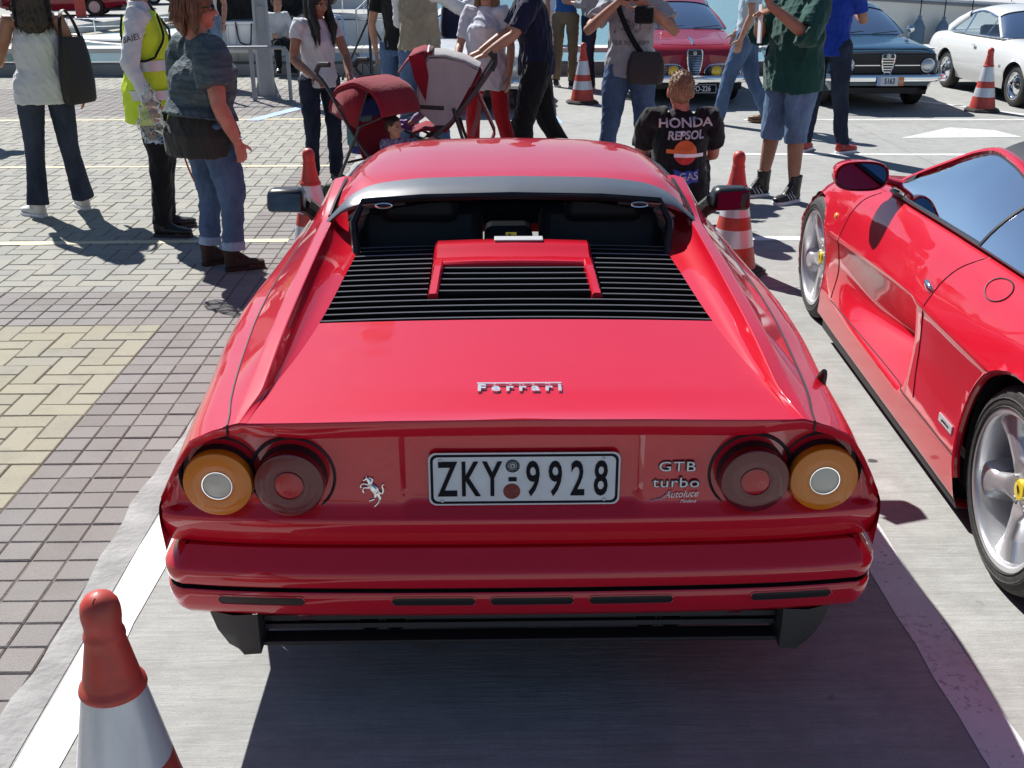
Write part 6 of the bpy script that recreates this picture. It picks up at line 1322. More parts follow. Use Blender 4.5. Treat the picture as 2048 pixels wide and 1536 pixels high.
t, V, s, Hm = person('man in navy polo and dark trousers pushing the grey and red stroller', (.36, 9.0), 96, 1.82, dict(nek=(0, .06, 1.47), che=(0, .04, 1.28), hd=(0, .10, 1.62), ls=(-.19, .06, 1.41), rs=(.19, .06, 1.41), le=(-.22, .20, 1.17), lh=(-.16, .42, 1.02), ld=(0, .9, -.3), lpalm=(0, -.3, -1), re=(.22, .18, 1.17), rh=(.16, .42, 1.02), rd=(0, .9, -.3), rpalm=(0, -.3, -1), lk=(-.10, .12, .50), la=(-.10, .06, .085), rk=(.11, -.10, .50), ra=(.11, -.34, .12), curl=1.0), build=1.08, skinc='mid', top=dict(m=navy_c, sleeve=.85, sw=1.15, hem=.86, fit=1.08), bottom=dict(m=black_c, fit=1.12), shoes=dict(m=shoe_blk, sole=blk), hair=dict(k='short', m=DK), seed=14)
person('young man with blue backpack and khaki trousers by the quay wall', (1.03, 15.7), -20, 1.76, dict(), skinc='mid', top=dict(m=cloth('blue_backpack_cloth', (.03, .14, .42), .3), sleeve=.5, hem=1.0), bottom=dict(m=cloth('khaki', (.26, .20, .12), .25)), shoes=dict(m=shoe_blk), hair=dict(k='short', m=DK), seed=15, vox=.013, face_detail=False)
person('person in grey top holding a cup behind the traffic cone', (1.34, 15.35), 75, 1.70, dict(re=(.22, .08, 1.14), rh=(.14, .28, 1.22), rd=(-.2, .9, .3), le=(-.22, .06, 1.15), lh=(-.12, .26, 1.18), ld=(.2, .9, .2)), female=True, skinc='mid', top=dict(m=cloth('grey_marl', (.34, .34, .36), .2), sleeve=1.6, hem=.84), bottom=dict(m=ink_jean), shoes=dict(m=shoe_blk), hair=dict(k='long', m=BR), seed=16, vox=.013, face_detail=False)
t2 = thing('drinks_cup', 'clear cup held by the person in the grey top', 'cup', (1.06, 15.45, 1.20)); G().lathe([(0, 0), (.035, 0), (.045, .13), (.042, .13), (.033, .01)], 16).obj('cup_wall', pm, t2)
# --- photographer
greyt = mat('grey_printed_tee', (.37, .38, .40), rough=.85, bump=.4, bscale=22, var=.1, vscale=8)
t, V, s, Hm = person('photographer in grey printed T-shirt holding a compact camera before his face', (1.15, 9.25), 172, 1.74, dict(hd=(0, .05, 1.625), re=(.36, .12, 1.22), rh=(.10, .30, 1.46), rd=(-.85, .25, .35), rpalm=(-.2, -1, 0), rthumb=(0, -1, -.3), le=(-.36, .12, 1.22), lh=(-.10, .30, 1.45), ld=(.85, .25, .35), lpalm=(.2, -1, 0), lthumb=(0, -1, -.3), lk=(-.14, .03, .5), la=(-.19, .02, .085), rk=(.14, .03, .5), ra=(.20, .02, .085), curl=.9), build=1.14, skinc='mid', top=dict(m=greyt, sleeve=.62, sw=1.18, hem=.86, fit=1.12, folds=.006), bottom=dict(m=mid_jean, fit=1.1, name='jeans'), shoes=dict(m=shoe_brn), hair=dict(k='short', m=DK), seed=17)
sb = bvh_of(part_on_shirt(t)); pj = lambda p: (cast(sb, p, (0, -1, 0), .004) or p); inkm = mat('shirt_ink', (.10, .11, .15), rough=.8, bump=.1)
text_obj('shirt_lettering', 'RIDE TO SATISFY', .048, inkm, frame((0, .5, 1.13), (-1, 0, 0), (0, 0, 1)), t, .0004, sx=.85, project=pj)
g = G(); rr_ = random.Random(4)
for k in range(70):
    x, z = rr_.gauss(0, .07), rr_.gauss(1.27, .045); a = rr_.uniform(0, PI); l_ = rr_.uniform(.008, .028); p0 = pj(Vector((x, .5, z))); p1 = pj(Vector((x+l_*math.cos(a), .5, z+l_*math.sin(a))))
    if (p0-p1).length < .08 and p0.y < .45: g.tube([p0, p1], [(.004, .0012), (.002, .0012)], 5)
g.obj('shirt_print', inkm, t)['kind'] = 'stuff'
wt = to_world(t, (0, .40, 1.50)); t2 = thing('compact_camera', 'black compact camera in the hands of the photographer in grey', 'camera', wt, R(172)); t2.scale = (.95,)*3
G().box((0, 0, 0), (.115, .035, .068)).obj('camera_body', M['black'], t2, bevel=.008); G().lathe([(.026, .0), (.026, .03), (.022, .032), (.018, .026), (0, .026)], 20, c=(0, .017, -.002), axis='y').obj('lens', M['steel'], t2, fixn=True); G().box((.03, 0, .037), (.03, .02, .008)).obj('flash', M['white'], t2, bevel=.002)
wt = to_world(t, (-.10, .33, 1.36)); t2 = thing('camera_pouch', 'black camera pouch hanging from the photographer wrist', 'pouch', wt, R(172)); G().box((0, 0, 0), (.15, .09, .13)).obj('pouch_body', black_c, t2, bevel=.02); G().box((0, .048, .02), (.12, .01, .07)).obj('pouch_flap', black_c, t2, bevel=.004)
wt = to_world(t, (-.13, .21, .82)); b2 = handbag('brown shoulder bag worn across the photographer in grey', wt, R(172), .30, .12, .25, mat('dark_brown_leather', (.028, .020, .020), rough=.55, bump=.4, bscale=60), None, 'shoulder_bag')
iv = (Matrix.Translation(wt) @ Matrix.Rotation(R(172), 4, 'Z')).inverted(); SP_ = [to_world(t, q) for q in ((-.14, .20, 1.0), (-.03, .20, 1.14), (.05, .195, 1.28), (.11, .13, 1.42), (.12, .02, 1.48), (.06, -.12, 1.38))]
sbw = [iv @ q for q in SP_]; G().tube(resamp(sbw, 24), [(.022, .005)]*24, 6, side=(1, 0, 0)).obj('strap', black_c, b2)
# --- crouching man with printed shirt
t, V, s, Hm = person('crouching man with short fair hair in a printed black racing shirt, seen from behind', (1.30, 7.48), -3, 1.78, dict(pel=(0, -.08, .28), wai=(0, -.04, .42), che=(0, .02, .62), nek=(0, .05, .805), hd=(-.01, .065, .915), ls=(-.215, .04, .745), rs=(.215, .04, .745), le=(-.265, .12, .48), lh=(-.16, .36, .45), ld=(.2, 1, 0), re=(.245, .12, .49), rh=(.16, .36, .45), rd=(-.2, 1, 0), lp=(-.10, -.04, .28), rp=(.10, -.04, .28), lk=(-.18, .36, .44), rk=(.18, .36, .44), la=(-.15, .08, .085), ra=(.15, .08, .085)), build=1.16, skinc='pink', top=dict(m=black_c, sleeve=.75, sw=1.12, hem=.80, fit=1.05), bottom=dict(m=black_c), shoes=dict(m=shoe_blk), hair=dict(k='short', m=('fair', (.15, .085, .042)), vol=.99), seed=18, hs=1.16, seat=True)
sb = bvh_of(part_on_shirt(t)); 
def pj(p):
    for k in (0, .008, .016, .03, .05):
        q = cast(sb, (p.x*(1-k), p.y, p.z-k), (0, 1, 0), .005)
        if q is not None and abs(q.y+.12) < .22: return q
    return Vector((p.x, -.06, p.z))
pw = mat('print_white', (.9, .9, .92), rough=.6, bump=.05); po = mat('print_orange', (.72, .16, .03), rough=.6, bump=.05); pr_ = mat('print_red', (.55, .03, .03), rough=.6, bump=.05); pb = mat('print_blue', (.03, .08, .40), rough=.6, bump=.05)
BF = lambda x, z: frame((x, -.8, z), (1, 0, .035), (0, 0, 1))
text_obj('shirt_lettering', 'HONDA', .082, pw, BF(.02, .728), t, .0004, sx=1.18, bold=.002, project=pj, subdiv=.02); text_obj('shirt_lettering', 'REPSOL', .072, pw, BF(.02, .652), t, .0004, sx=1.0, bold=.0025, shear=.18, project=pj, subdiv=.02)
def patch(poly, x, z, m, nm, off=.0045, n=9):
    g = G(); c = np.mean(poly, axis=0); rows = []
    for k in range(n+1): rows.append([tuple((cast(sb, Vector((x+(c[0]+(a-c[0])*k/n), -.8, z+(c[1]+(b_-c[1])*k/n))), (0, 1, 0), off) or Vector((x+a, -.14, z+b_)))) for a, b_ in poly])
    g.grid(rows, wrap=True); return g.obj(nm, m, t)
cir = [(.078*math.cos(a), .078*math.sin(a)) for a in np.linspace(0, 2*PI, 33)[:-1]]
patch([(x, max(y, -.004)) for x, y in cir], .02, .545, po, 'orange_disc'); patch([(x, min(y, -.03)) for x, y in cir], .02, .545, pr_, 'red_disc')
def bar4(x0, x1, z0, z1): return [(x0+(x1-x0)*k/8, z0) for k in range(9)]+[(x1-(x1-x0)*k/8, z1) for k in range(9)]
patch(bar4(-.075, .125, -.030, -.006), .02, .545, pw, 'white_stripe', .006); patch(bar4(-.125, -.05, -.006, .02), .02, .545, po, 'orange_stripe', .006)
patch([(-.085, .045), (-.03, .028), (.0, .035), (.085, .045), (.08, -.035), (.0, -.050), (-.03, -.058), (-.08, -.032)], .03, .395, pb, 'blue_shield', .0045, 8)
text_obj('shirt_lettering', 'GAS', .066, pw, frame((.045, -.8, .395), (1, 0, .06), (0, 0, 1)), t, .0004, sx=1.05, bold=.001, project=lambda p: (cast(sb, p, (0, 1, 0), .008) or p), subdiv=.02)
# --- man in light blue shirt walking
person('man in pale blue shirt and jeans walking behind the man in green', (2.80, 12.25), 75, 1.82, dict(lk=(-.10, .16, .50), la=(-.10, .24, .085), rk=(.10, -.06, .50), ra=(.11, -.26, .10), rh=(.24, .14, .92)), skinc='mid', top=dict(m=cloth('pale_blue_shirt', (.40, .52, .60), .15), sleeve=.6, hem=.95), bottom=dict(m=mid_jean, name='jeans', fit=1.15), shoes=dict(m=shoe_tan, sole=shoe_tan), hair=dict(k='short', m=GR), seed=19, vox=.011)
# --- man in green T-shirt with phone
green_c = cloth('dark_green_tee', (.012, .075, .060), .3, bump=.5)
t, V, s, Hm = person('man in dark green T-shirt, denim shorts and black high-top trainers looking at a phone', (2.30, 8.42), 118, 1.83, dict(le=(-.26, .16, 1.20), lh=(-.13, .40, 1.40), ld=(.1, .4, .9), lpalm=(.9, .1, 0), lthumb=(0, -1, .2), re=(.27, .12, 1.16), rh=(.03, .34, 1.33), rd=(-.75, .35, .35), rpalm=(-.1, -.2, -1), lk=(-.11, .03, .52), la=(-.13, .02, .085), rk=(.12, .04, .52), ra=(.15, .08, .085), lf=(-.1, 1, 0), rf=(.15, 1, 0), curl=.8), build=1.14, skinc='tan', top=dict(m=green_c, sleeve=1.05, sw=1.45, hem=.80, fit=1.30, folds=.006), bottom=dict(m=denim('short', (.10, .16, .26)), len=1.12, fit=1.14, cuff=False, name='denim_shorts', folds=.004), shoes=dict(m=shoe_blk, high=.09, stripes=True, laces=True), hair=dict(k='short', m=DK), seed=20)
wt = to_world(t, (-.10, .45, 1.50)); t2 = thing('mobile_phone', 'black mobile phone held up by the man in green', 'phone', wt, R(118)); G().box((0, 0, 0), (.065, .010, .125), rot=(R(-15), 0, 0)).obj('phone_body', M['black'], t2, bevel=.006); G().box((0, -.006, 0), (.055, .002, .10), rot=(R(-15), 0, 0)).obj('phone_screen', M['darkint'], t2, smooth=False)
wt = to_world(t, (.0, .36, 1.27)); t2 = thing('folded_paper', 'folded white paper tucked in the hand of the man in green', 'paper', wt, R(100)); G().box((0, 0, 0), (.055, .012, .27), rot=(0, R(4), 0)).obj('paper_sheet', M['white'], t2, smooth=False)
g = G(); d_ = (V['rh']-V['re']).normalized(); c_ = V['re'].lerp(V['rh'], .86); Tq = d_.to_track_quat('Z', 'Y').to_matrix().to_4x4(); Tq.translation = c_; g.lathe([(.034, -.012), (.036, 0), (.034, .012)], 18, T=Tq); wo = g.obj('wrist_watch', M['black'], t); G().lathe([(0, .012), (.019, .011), (.021, .0)], 16, T=Matrix.Translation(c_+Vector((.012, -.005, .032)))).obj('watch_face', M['steel'], wo)
# --- man in blue polo
t, V, s, Hm = person('man in bright blue polo and dark jeans with red trainers, seen from behind', (3.16, 10.42), -38, 1.84, dict(lk=(-.11, .03, .50), la=(-.15, .0, .085), rk=(.12, .05, .50), ra=(.17, .10, .085), lf=(-.1, 1, 0), rf=(.35, 1, 0), re=(.23, .12, 1.16), rh=(.10, .30, 1.2), rd=(-.4, .8, .2)), build=1.06, skinc='tan', top=dict(m=cloth('royal_blue_polo', (.010, .045, .36), .3), sleeve=.7, hem=.86, fit=1.06), bottom=dict(m=ink_jean, name='jeans'), shoes=dict(m=shoe_red, laces=True), hair=dict(k='short', m=BK), seed=21)
# --- small figures on the quay
person('person in white shirt and pale jeans beside the covered boat', (-3.95, 15.9), 170, 1.70, dict(), skinc='mid', top=dict(m=white_c, sleeve=.6, hem=.9), bottom=dict(m=pale_jean, name='jeans'), shoes=dict(m=shoe_wht), hair=dict(k='short', m=LB), seed=22, vox=.013, face_detail=False)
person('boy in white jacket and black trousers sitting on the quay wall behind the lamp post', (-3.28, 17.42), -160, 1.50, dict(pel=(0, 0, .56), wai=(0, .0, .69), che=(0, .05, .88), nek=(0, .08, 1.07), hd=(0, .11, 1.22), ls=(-.16, .06, 1.01), rs=(.16, .06, 1.01), le=(-.22, .12, .76), lh=(-.14, .32, .70), ld=(.3, .8, -.2), re=(.22, .12, .76), rh=(.14, .32, .70), rd=(-.3, .8, -.2), lp=(-.09, .02, .56), rp=(.09, .02, .56), lk=(-.10, .44, .56), rk=(.10, .44, .56), la=(-.12, .46, .16), ra=(.12, .52, .17)), skinc='mid', top=dict(m=white_c, sleeve=1.9, hem=.90), bottom=dict(m=black_c), shoes=dict(m=shoe_blk, sole=blk), hair=dict(k='short', m=BR), head=(40, 5), seed=23, vox=.012, face_detail=False, seat=True)
# ================================================================ STROLLERS AND TODDLERS
def solid(o, th=.006):
    md = o.modifiers.new('s', 'SOLIDIFY'); md.thickness = th; return o
redfab = cloth('crimson_canopy', (.25, .010, .025), .2, bump=.4, bscale=40); greyfab = cloth('pale_grey_canopy', (.40, .38, .38), .1, bump=.35, bscale=30); tube_m = mat('dark_grey_tube', (.05, .05, .055), rough=.4, metal=.3, bump=.05); bluefab = cloth('blue_bag_cloth', (.02, .05, .24), .3); tealfab = cloth('teal_bag_cloth', (.12, .28, .32), .2)
def stroller_wheel(t, x, y, r=.085):
    g = G(); g.lathe([(r*.55, .018), (r*.9, .020), (r, .012), (r, -.012), (r*.9, -.020), (r*.55, -.018)], 20, 0, (x, y, r), 'x'); w = g.obj('wheel', M['rubber'], t, fixn=True)
    G().lathe([(0, .016), (r*.5, .016), (r*.56, 0), (r*.5, -.016), (0, -.016)], 14, 0, (x, y, r), 'x').obj('hub', tube_m, w)
t = thing('stroller', 'buggy with crimson canopy pushed by the woman in the white T-shirt', 'stroller', (-.80, 8.25, 0), R(-124), 'strollers')
for s in (-1, 1):
    G().tube(resamp([(s*.22, -.36, 1.04), (s*.22, -.44, 1.03), (s*.22, -.46, .98), (s*.22, -.40, .92), (s*.225, -.10, .52), (s*.22, .30, .13)], 26), .013, 8).obj('side_tube', tube_m, t)
    G().tube(resamp([(s*.22, -.33, 1.045), (s*.22, -.42, 1.04), (s*.22, -.466, .985)], 10), .020, 8).obj('handle', M['rubber'], t)
    G().tube([(s*.225, -.06, .62), (s*.235, -.34, .12)], .012, 8).obj('rear_leg', tube_m, t)
    for y in (.31, -.35): stroller_wheel(t, s*.23, y); stroller_wheel(t, s*.275, y)
G().tube([(-.22, -.2, .34), (.22, -.2, .34)], .01, 6).obj('cross_tube', tube_m, t)
solid(G().grid([[(x, y, z-.03*(1-(x/.2)**2)) for x in np.linspace(-.20, .20, 7)] for y, z in ((-.27, .88), (-.20, .70), (-.12, .50), (-.06, .38), (.02, .36), (.16, .40), (.20, .36), (.24, .20))]).obj('seat_sling', redfab, t), .012)
rows = []
for th in np.linspace(R(8), R(172), 19):
    rows.append([(.225*math.sin(u*PI/2)*1.0, -.10+(.27+.04*math.sin(th))*math.cos(th)*(1-.10*abs(u)**3), .66+.29*math.sin(th)*(1-.16*abs(u)**4)+.012*math.sin(th*9)*.3) for u in np.linspace(-1, 1, 15)])
solid(G().grid(rows).obj('canopy', redfab, t), .006)
for s in (-1, 1):
    e = [r_[0 if s < 0 else -1] for r_ in rows]; solid(G().add([(s*.225, -.10, .60)]+e[6:], [(0, k, k+1) for k in range(1, len(e)-6)]).obj('canopy_side', redfab, t), .005)
    G().tube([(s*.225, -.10, .60), e[0]], .006, 5).obj('canopy_rib', M['black'], t); G().tube([(s*.225, -.10, .60), e[6]], .006, 5).obj('canopy_rib', M['black'], t)
# toddler inside
t, V, s_, Hm = person('toddler with dark hair sitting under the crimson canopy', (-.735, 8.14), -150, .95, z0=-.085, J=dict(pel=(0, -.05, .74), wai=(0, -.06, .86), che=(0, -.03, 1.0), nek=(0, .0, 1.12), hd=(0, .03, 1.27), ls=(-.15, .0, 1.06), rs=(.15, .0, 1.06), le=(-.36, .10, 1.06), lh=(-.54, .14, 1.10), ld=(-.8, .4, -.5), lpalm=(0, -.3, -1), re=(.20, .12, .92), rh=(.14, .28, .86), lp=(-.09, 0, .74), rp=(.09, 0, .74), lk=(-.1, .32, .76), rk=(.1, .32, .76), la=(-.1, .38, .5), ra=(.1, .38, .5)), build=.9, skinc='mid', top=dict(m=cloth('toddler_print', (.30, .30, .42), .8, col2=(.06, .05, .16), vscale=22), sleeve=.7, hem=.93), bottom=dict(m=mid_jean), shoes=dict(m=shoe_blk), hair=dict(k='short', m=DK, vol=1.03), head=(20, 6), hs=1.25, seed=31, seat=True)
t2 = thing('cooler_bag', 'blue and teal bag hanging on the crimson buggy', 'bag', (-.96, 8.47, .36), R(-124)); G().box((0, 0, .22), (.34, .14, .42)).obj('bag_body', bluefab, t2, bevel=.03); G().box((0.10, .0, .19), (.15, .152, .24)).obj('teal_pocket', tealfab, t2, bevel=.02); G().tube(resamp([(-.12, 0, .43), (-.10, 0, .58), (.10, 0, .58), (.12, 0, .43)], 16), .010, 6).obj('carry_strap', M['black'], t2)
# second stroller
t = thing('stroller', 'pushchair with grey hood and red trim pushed by the man in navy', 'stroller', (-.26, 8.74, 0), R(90), 'strollers'); t.scale = (.93, .93, .93)
for s in (-1, 1):
    x = s*.20
    G().tube(resamp([(x, -.30, 1.10), (x, -.22, .98), (x, .0, .70), (x, .36, .36), (x, .52, .12)], 20), [(.022, .013)]*20, 8, side=(0, 1, 1)).obj('side_tube', tube_m, t)
    G().tube(resamp([(x, -.26, 1.19), (x, -.31, 1.12), (x, -.28, 1.04)], 10), .022, 8).obj('handle', M['rubber'], t)
    G().tube([(x, .04, .74), (x, -.02, .52), (x*1.1, -.16, .12)], [(.03, .02), (.02, .014), (.02, .014)], 8).obj('rear_leg', tube_m, t); G().tube([(x, -.05, .30), (x, .46, .56)], .012, 6).obj('brace', tube_m, t)
    G().lathe([(0, .02), (.06, .018), (.066, .0)], 20, c=(x+s*.012, .03, .74), axis='x', T=Matrix.Identity(4)).obj('joint_disc', tube_m, t)
    for y in (.52, -.17): stroller_wheel(t, s*.24, y, .09); stroller_wheel(t, s*.19, y, .09)
G().tube(resamp([(-.20, .12, .74), (-.20, .44, .76), (-.12, .54, .77), (.12, .54, .77), (.20, .44, .76), (.20, .12, .74)], 30), [(.022, .022)]*30, 8).obj('bumper_bar', M['rubber'], t)
solid(G().grid([[(x, y, z-.03*(1-(x/.19)**2)) for x in np.linspace(-.19, .19, 7)] for y, z in ((-.18, 1.04), (-.06, .84), (.05, .64), (.12, .56), (.30, .58), (.40, .54), (.46, .40))]).obj('seat_sling', redfab, t), .02)
def hood(poly, m, nm, wd=.205, n=11, bul=.035):
    rows = []
    for k in range(n):
        u = -1+2*k/(n-1); sh = 1-.08*abs(u)**4; c = np.mean(poly, axis=0); rows.append([(wd*u, c[0]+(y-c[0])*sh, c[1]+(z-c[1])*sh+bul*(1-u*u)*(1 if z > c[1] else .2)) for y, z in poly])
    g = G(); g.grid(rows); return solid(g.obj(nm, m, t, angle=50), .008)
hood([(.36, .72), (.345, .90), (.315, 1.07), (.24, 1.17), (.10, 1.165), (-.06, 1.12), (-.19, 1.06), (-.12, .90)], greyfab, 'hood')
for s in (-1, 1): solid(G().add([(s*.205, y, z) for y, z in ((.33, .72), (.325, .90), (.30, 1.05), (.23, 1.14), (.10, 1.14), (-.06, 1.10), (-.17, 1.04), (-.02, .78), (.09, .60), (.20, .60))], [tuple(range(10))]).obj('hood_side', greyfab, t, smooth=False), .006)
hood([(.50, 1.02), (.44, 1.10), (.37, 1.165), (.28, 1.195), (.20, 1.18)], redfab, 'hood_visor', .215)
for s in (-1, 1): solid(G().add([(s*.213, y, z) for y, z in ((.40, 1.16), (.27, 1.18), (.24, 1.0), (.27, .80), (.36, .98))], [tuple(range(5))]).obj('visor_side', redfab, t, smooth=False), .006)
G().tube([(x, .24+.0*x, 1.185+.035*(1-(x/.2)**2)) for x in np.linspace(-.2, .2, 9)], .010, 6).obj('hood_piping', M['white'], t)
solid(G().grid([[(x, y, z) for x in np.linspace(-.19, .19, 5)] for y, z in ((-.12, .92), (-.22, .70), (-.30, .52), (-.26, .40), (-.10, .36), (.30, .34), (.44, .40))]).obj('storage_basket', redfab, t), .01)
G().tube([(.21, -.18, .80), (.215, -.16, .62), (.22, -.10, .44)], [(.022, .004)]*3, 6, side=(0, 1, 0)).obj('hanging_strap', greyfab, t)
person('small child in the grey and red pushchair with purple shoes hanging out', (-.33, 8.72), 90, .95, dict(pel=(0, -.08, 1.14), wai=(0, -.14, 1.26), che=(0, -.22, 1.42), nek=(0, -.28, 1.56), hd=(0, -.27, 1.70), ls=(-.15, -.2, 1.48), rs=(.15, -.2, 1.48), le=(-.20, -.05, 1.34), lh=(-.12, .1, 1.28), re=(.20, -.05, 1.34), rh=(.12, .1, 1.28), lp=(-.09, -.05, 1.14), rp=(.09, -.05, 1.14), lk=(-.11, .36, 1.20), rk=(.11, .34, 1.18), la=(-.13, .62, 1.00), ra=(.13, .60, 1.02), lf=(-.2, .9, .3), rf=(.2, .9, .3)), build=.9, skinc='mid', top=dict(m=white_c, sleeve=.9, hem=.93), bottom=dict(m=cloth('lilac_leggings', (.32, .24, .42), .5), len=1.7), shoes=dict(m=mat('purple_shoe', (.16, .03, .22), rough=.5, bump=.2)), hair=dict(k='short', m=DK), hs=1.1, seed=32, vox=.010, face_detail=False, seat=True)
# ================================================================ QUAY FURNITURE AND BOATS
grp = mat('grey_painted_steel', (.30, .31, .33), rough=.5, bump=.1, bscale=30, var=.12, vscale=4)
t = thing('lamp_post', 'grey octagonal lamp post rising from the paving by the low railing', 'lamp post', (-2.96, 14.62, 0), R(10))
G().box((0, 0, .012), (.34, .34, .024)).obj('foot_plate', grp, t, bevel=.004); G().tube([(0, 0, .02), (0, 0, 1.2), (0, 0, 6)], [.115, .098, .055], 8).obj('shaft', grp, t, angle=20)
for x in (-1, 1):
    for y in (-1, 1): G().lathe([(.014, 0), (.014, .04), (0, .045)], 6, c=(x*.135, y*.135, .024)).obj('anchor_bolt', M['steel'], t, smooth=False)
    g = G(); g.add([(x*.10, -.012, .024), (x*.165, -.012, .024), (x*.105, -.012, .22), (x*.10, .012, .024), (x*.165, .012, .024), (x*.105, .012, .22)], [(0, 1, 2), (3, 5, 4), (0, 3, 4, 1), (1, 4, 5, 2), (2, 5, 3, 0)]); g.obj('gusset', grp, t, smooth=False, fixn=True)
G().box((0, -.112, 1.0), (.09, .012, .30)).obj('service_door', grp, t, bevel=.004)
G().tube([(0, 0, 5.9), (.3, -.1, 6.15), (.9, -.3, 6.2)], .035, 8).obj('lamp_arm', grp, t); G().box((1.05, -.35, 6.18), (.5, .22, .10), rot=(0, 0, R(-18))).obj('lamp_head', grp, t, bevel=.03)
t = thing('bike_rack', 'low grey railing with flat uprights beside the lamp post', 'railing', (-3.15, 14.25, 0), R(4))
G().tube(resamp([(-.52, 0, 0), (-.52, 0, .60), (-.46, 0, .66), (.50, 0, .66), (.56, 0, .60), (.56, 0, 0)], 40), .024, 8).obj('hoop', grp, t)
for x in (-.22, .10): G().box((x, 0, .32), (.055, .012, .64)).obj('upright', grp, t, smooth=False, bevel=.002)
for x in (-.52, -.22, .10, .56): G().box((x, 0, .006), (.11, .09, .012)).obj('foot_plate', grp, t, smooth=False)
t = thing('light_stand', 'black tripod stand with thin pole in front of the quay wall', 'tripod', (-1.76, 16.35, 0), R(15))
G().tube([(0, 0, .05), (0, 0, .95)], .022, 8).obj('lower_pole', M['black'], t); G().tube([(0, 0, .9), (0, 0, 2.6)], .016, 8).obj('upper_pole', M['black'], t)
G().tube([(0, 0, .80), (0, 0, .88)], .04, 10).obj('collar', M['black'], t); G().tube([(.02, 0, 1.02), (.07, 0, 1.02)], .014, 8).obj('knob', M['black'], t); G().tube([(0, 0, .16), (0, 0, .22)], .035, 10).obj('lower_collar', M['black'], t)
for k in range(3):
    a = k*2*PI/3+.35; c, s = math.cos(a), math.sin(a); lg = G().tube([(.03*c, .03*s, .84), (.50*c, .50*s, .03)], [(.016, .010)]*2, 6).obj('leg', M['black'], t); G().tube([(.02*c, .02*s, .19), (.28*c, .28*s, .42)], .008, 6).obj('brace', M['black'], t); G().ell((.50*c, .50*s, .022), (.022, .022, .022)).obj('rubber_foot', M['rubber'], lg)
gel = mat('white_gelcoat', (.82, .83, .82), rough=.25, coat=.6, bump=.02, bscale=6, var=.06, vscale=1); gelc = mat('cream_gelcoat', (.84, .83, .79), rough=.3, coat=.4, bump=.02, bscale=4, var=.08, vscale=1); navyfab = cloth('dark_tarpaulin', (.014, .015, .018), .3, bump=.6, bscale=8); fend = mat('blue_grey_fender_cover', (.16, .24, .33), rough=.8, bump=.3, bscale=90); tarp = cloth('cream_cover', (.58, .56, .50), .15)
def boat_hull(t, L, B, zd, zk, m, nm='hull', n=40, flare=.86, rise=.25, stern=.86):
    rows = []
    for k in range(n+1):
        u = k/n; w = B/2*(math.sin(min(1, (1-u)*1.55+.0)*PI/2)**.75 if u > .35 else stern+(1-stern)*u/.35); z = zd+rise*u**2
        rows.append([(u*L, -w, z), (u*L, -w*1.01, z-.06), (u*L-.02*L*u, -w*.96, z-.10), (u*L-.05*L*u, -w*flare, (z+zk)/2), (u*L-.10*L*u, -w*.35, zk), (u*L-.10*L*u, w*.35, zk), (u*L-.05*L*u, w*flare, (z+zk)/2), (u*L-.02*L*u, w*.96, z-.10), (u*L, w*1.01, z-.06), (u*L, w, z)])
    h = G().grid(rows).add(rows[0], [tuple(range(10))]).obj(nm, m, t, angle=40, fixn=True)
    G().grid([[r_[0], (r_[0][0], 0, r_[0][2]+.04), r_[-1]] for r_ in rows]).obj('deck', m, t, fixn=True); return rows
def rails(t, P, h, m, every=2, r=.012):
    P = [Vector(p) for p in P]; G().tube([p+Vector((0, 0, h)) for p in P], r, 6).obj('hand_rail', m, t); G().tube([p+Vector((0, 0, h*.55)) for p in P], r*.6, 5).obj('rail_wire', m, t)
    for p in P[::every]: G().tube([p, p+Vector((0, 0, h))], r*.8, 5).obj('stanchion', m, t)
# small white cabin boat on the left, bow to the left
t = thing('cabin_boat', 'small white cabin boat with raked windscreen moored at the left behind the quay wall', 'boat', (-2.9, 19.4, .16), R(176))
rw = boat_hull(t, 4.7, 1.9, .10, -.95, gel, rise=.12)
G().grid([[(x, w*math.sin(v*PI/2), z+.10*math.cos(v*PI/2)*h_) for v in np.linspace(-1, 1, 11)] for x, w, z, h_ in ((.2, .74, .42, 1), (1.6, .76, .48, 1), (2.0, .74, .50, 1), (2.2, .74, .30, 1), (3.4, .5, .20, 1), (4.2, .25, .20, .6))]).obj('coachroof', gel, t)
G().grid([[(1.98, w*.74, .50), (2.42, w*.80, .22)] for w in np.linspace(-1, 1, 9)]).obj('windscreen', M['darkglass'], t); G().tube([(1.98, -.76, .50), (1.92, -.4, .62), (1.90, 0, .65), (1.92, .4, .62), (1.98, .76, .50)], .02, 6).obj('windscreen_frame', M['chrome'], t)
for w in (-.74, -.25, .25, .74): G().tube([(1.95, w, .58), (2.42, w*1.06, .24)], .016, 6).obj('windscreen_frame', M['chrome'], t)
G().tube(resamp([(.9, -.7, .48), (1.0, -.7, .82), (1.6, -.6, .86), (1.6, .6, .86), (1.0, .7, .82), (.9, .7, .48)], 30), .018, 6).obj('roll_bar', M['chrome'], t)
rails(t, [(x, -w, .22) for x, w in ((2.4, .84), (3.0, .72), (3.6, .52), (4.1, .3), (4.5, .12))], .30, M['chrome'], 1); G().tube([(4.2, .05, .26), (4.9, .0, .30)], [(.05, .02), (.03, .012)], 8).obj('bow_roller', M['black'], t)
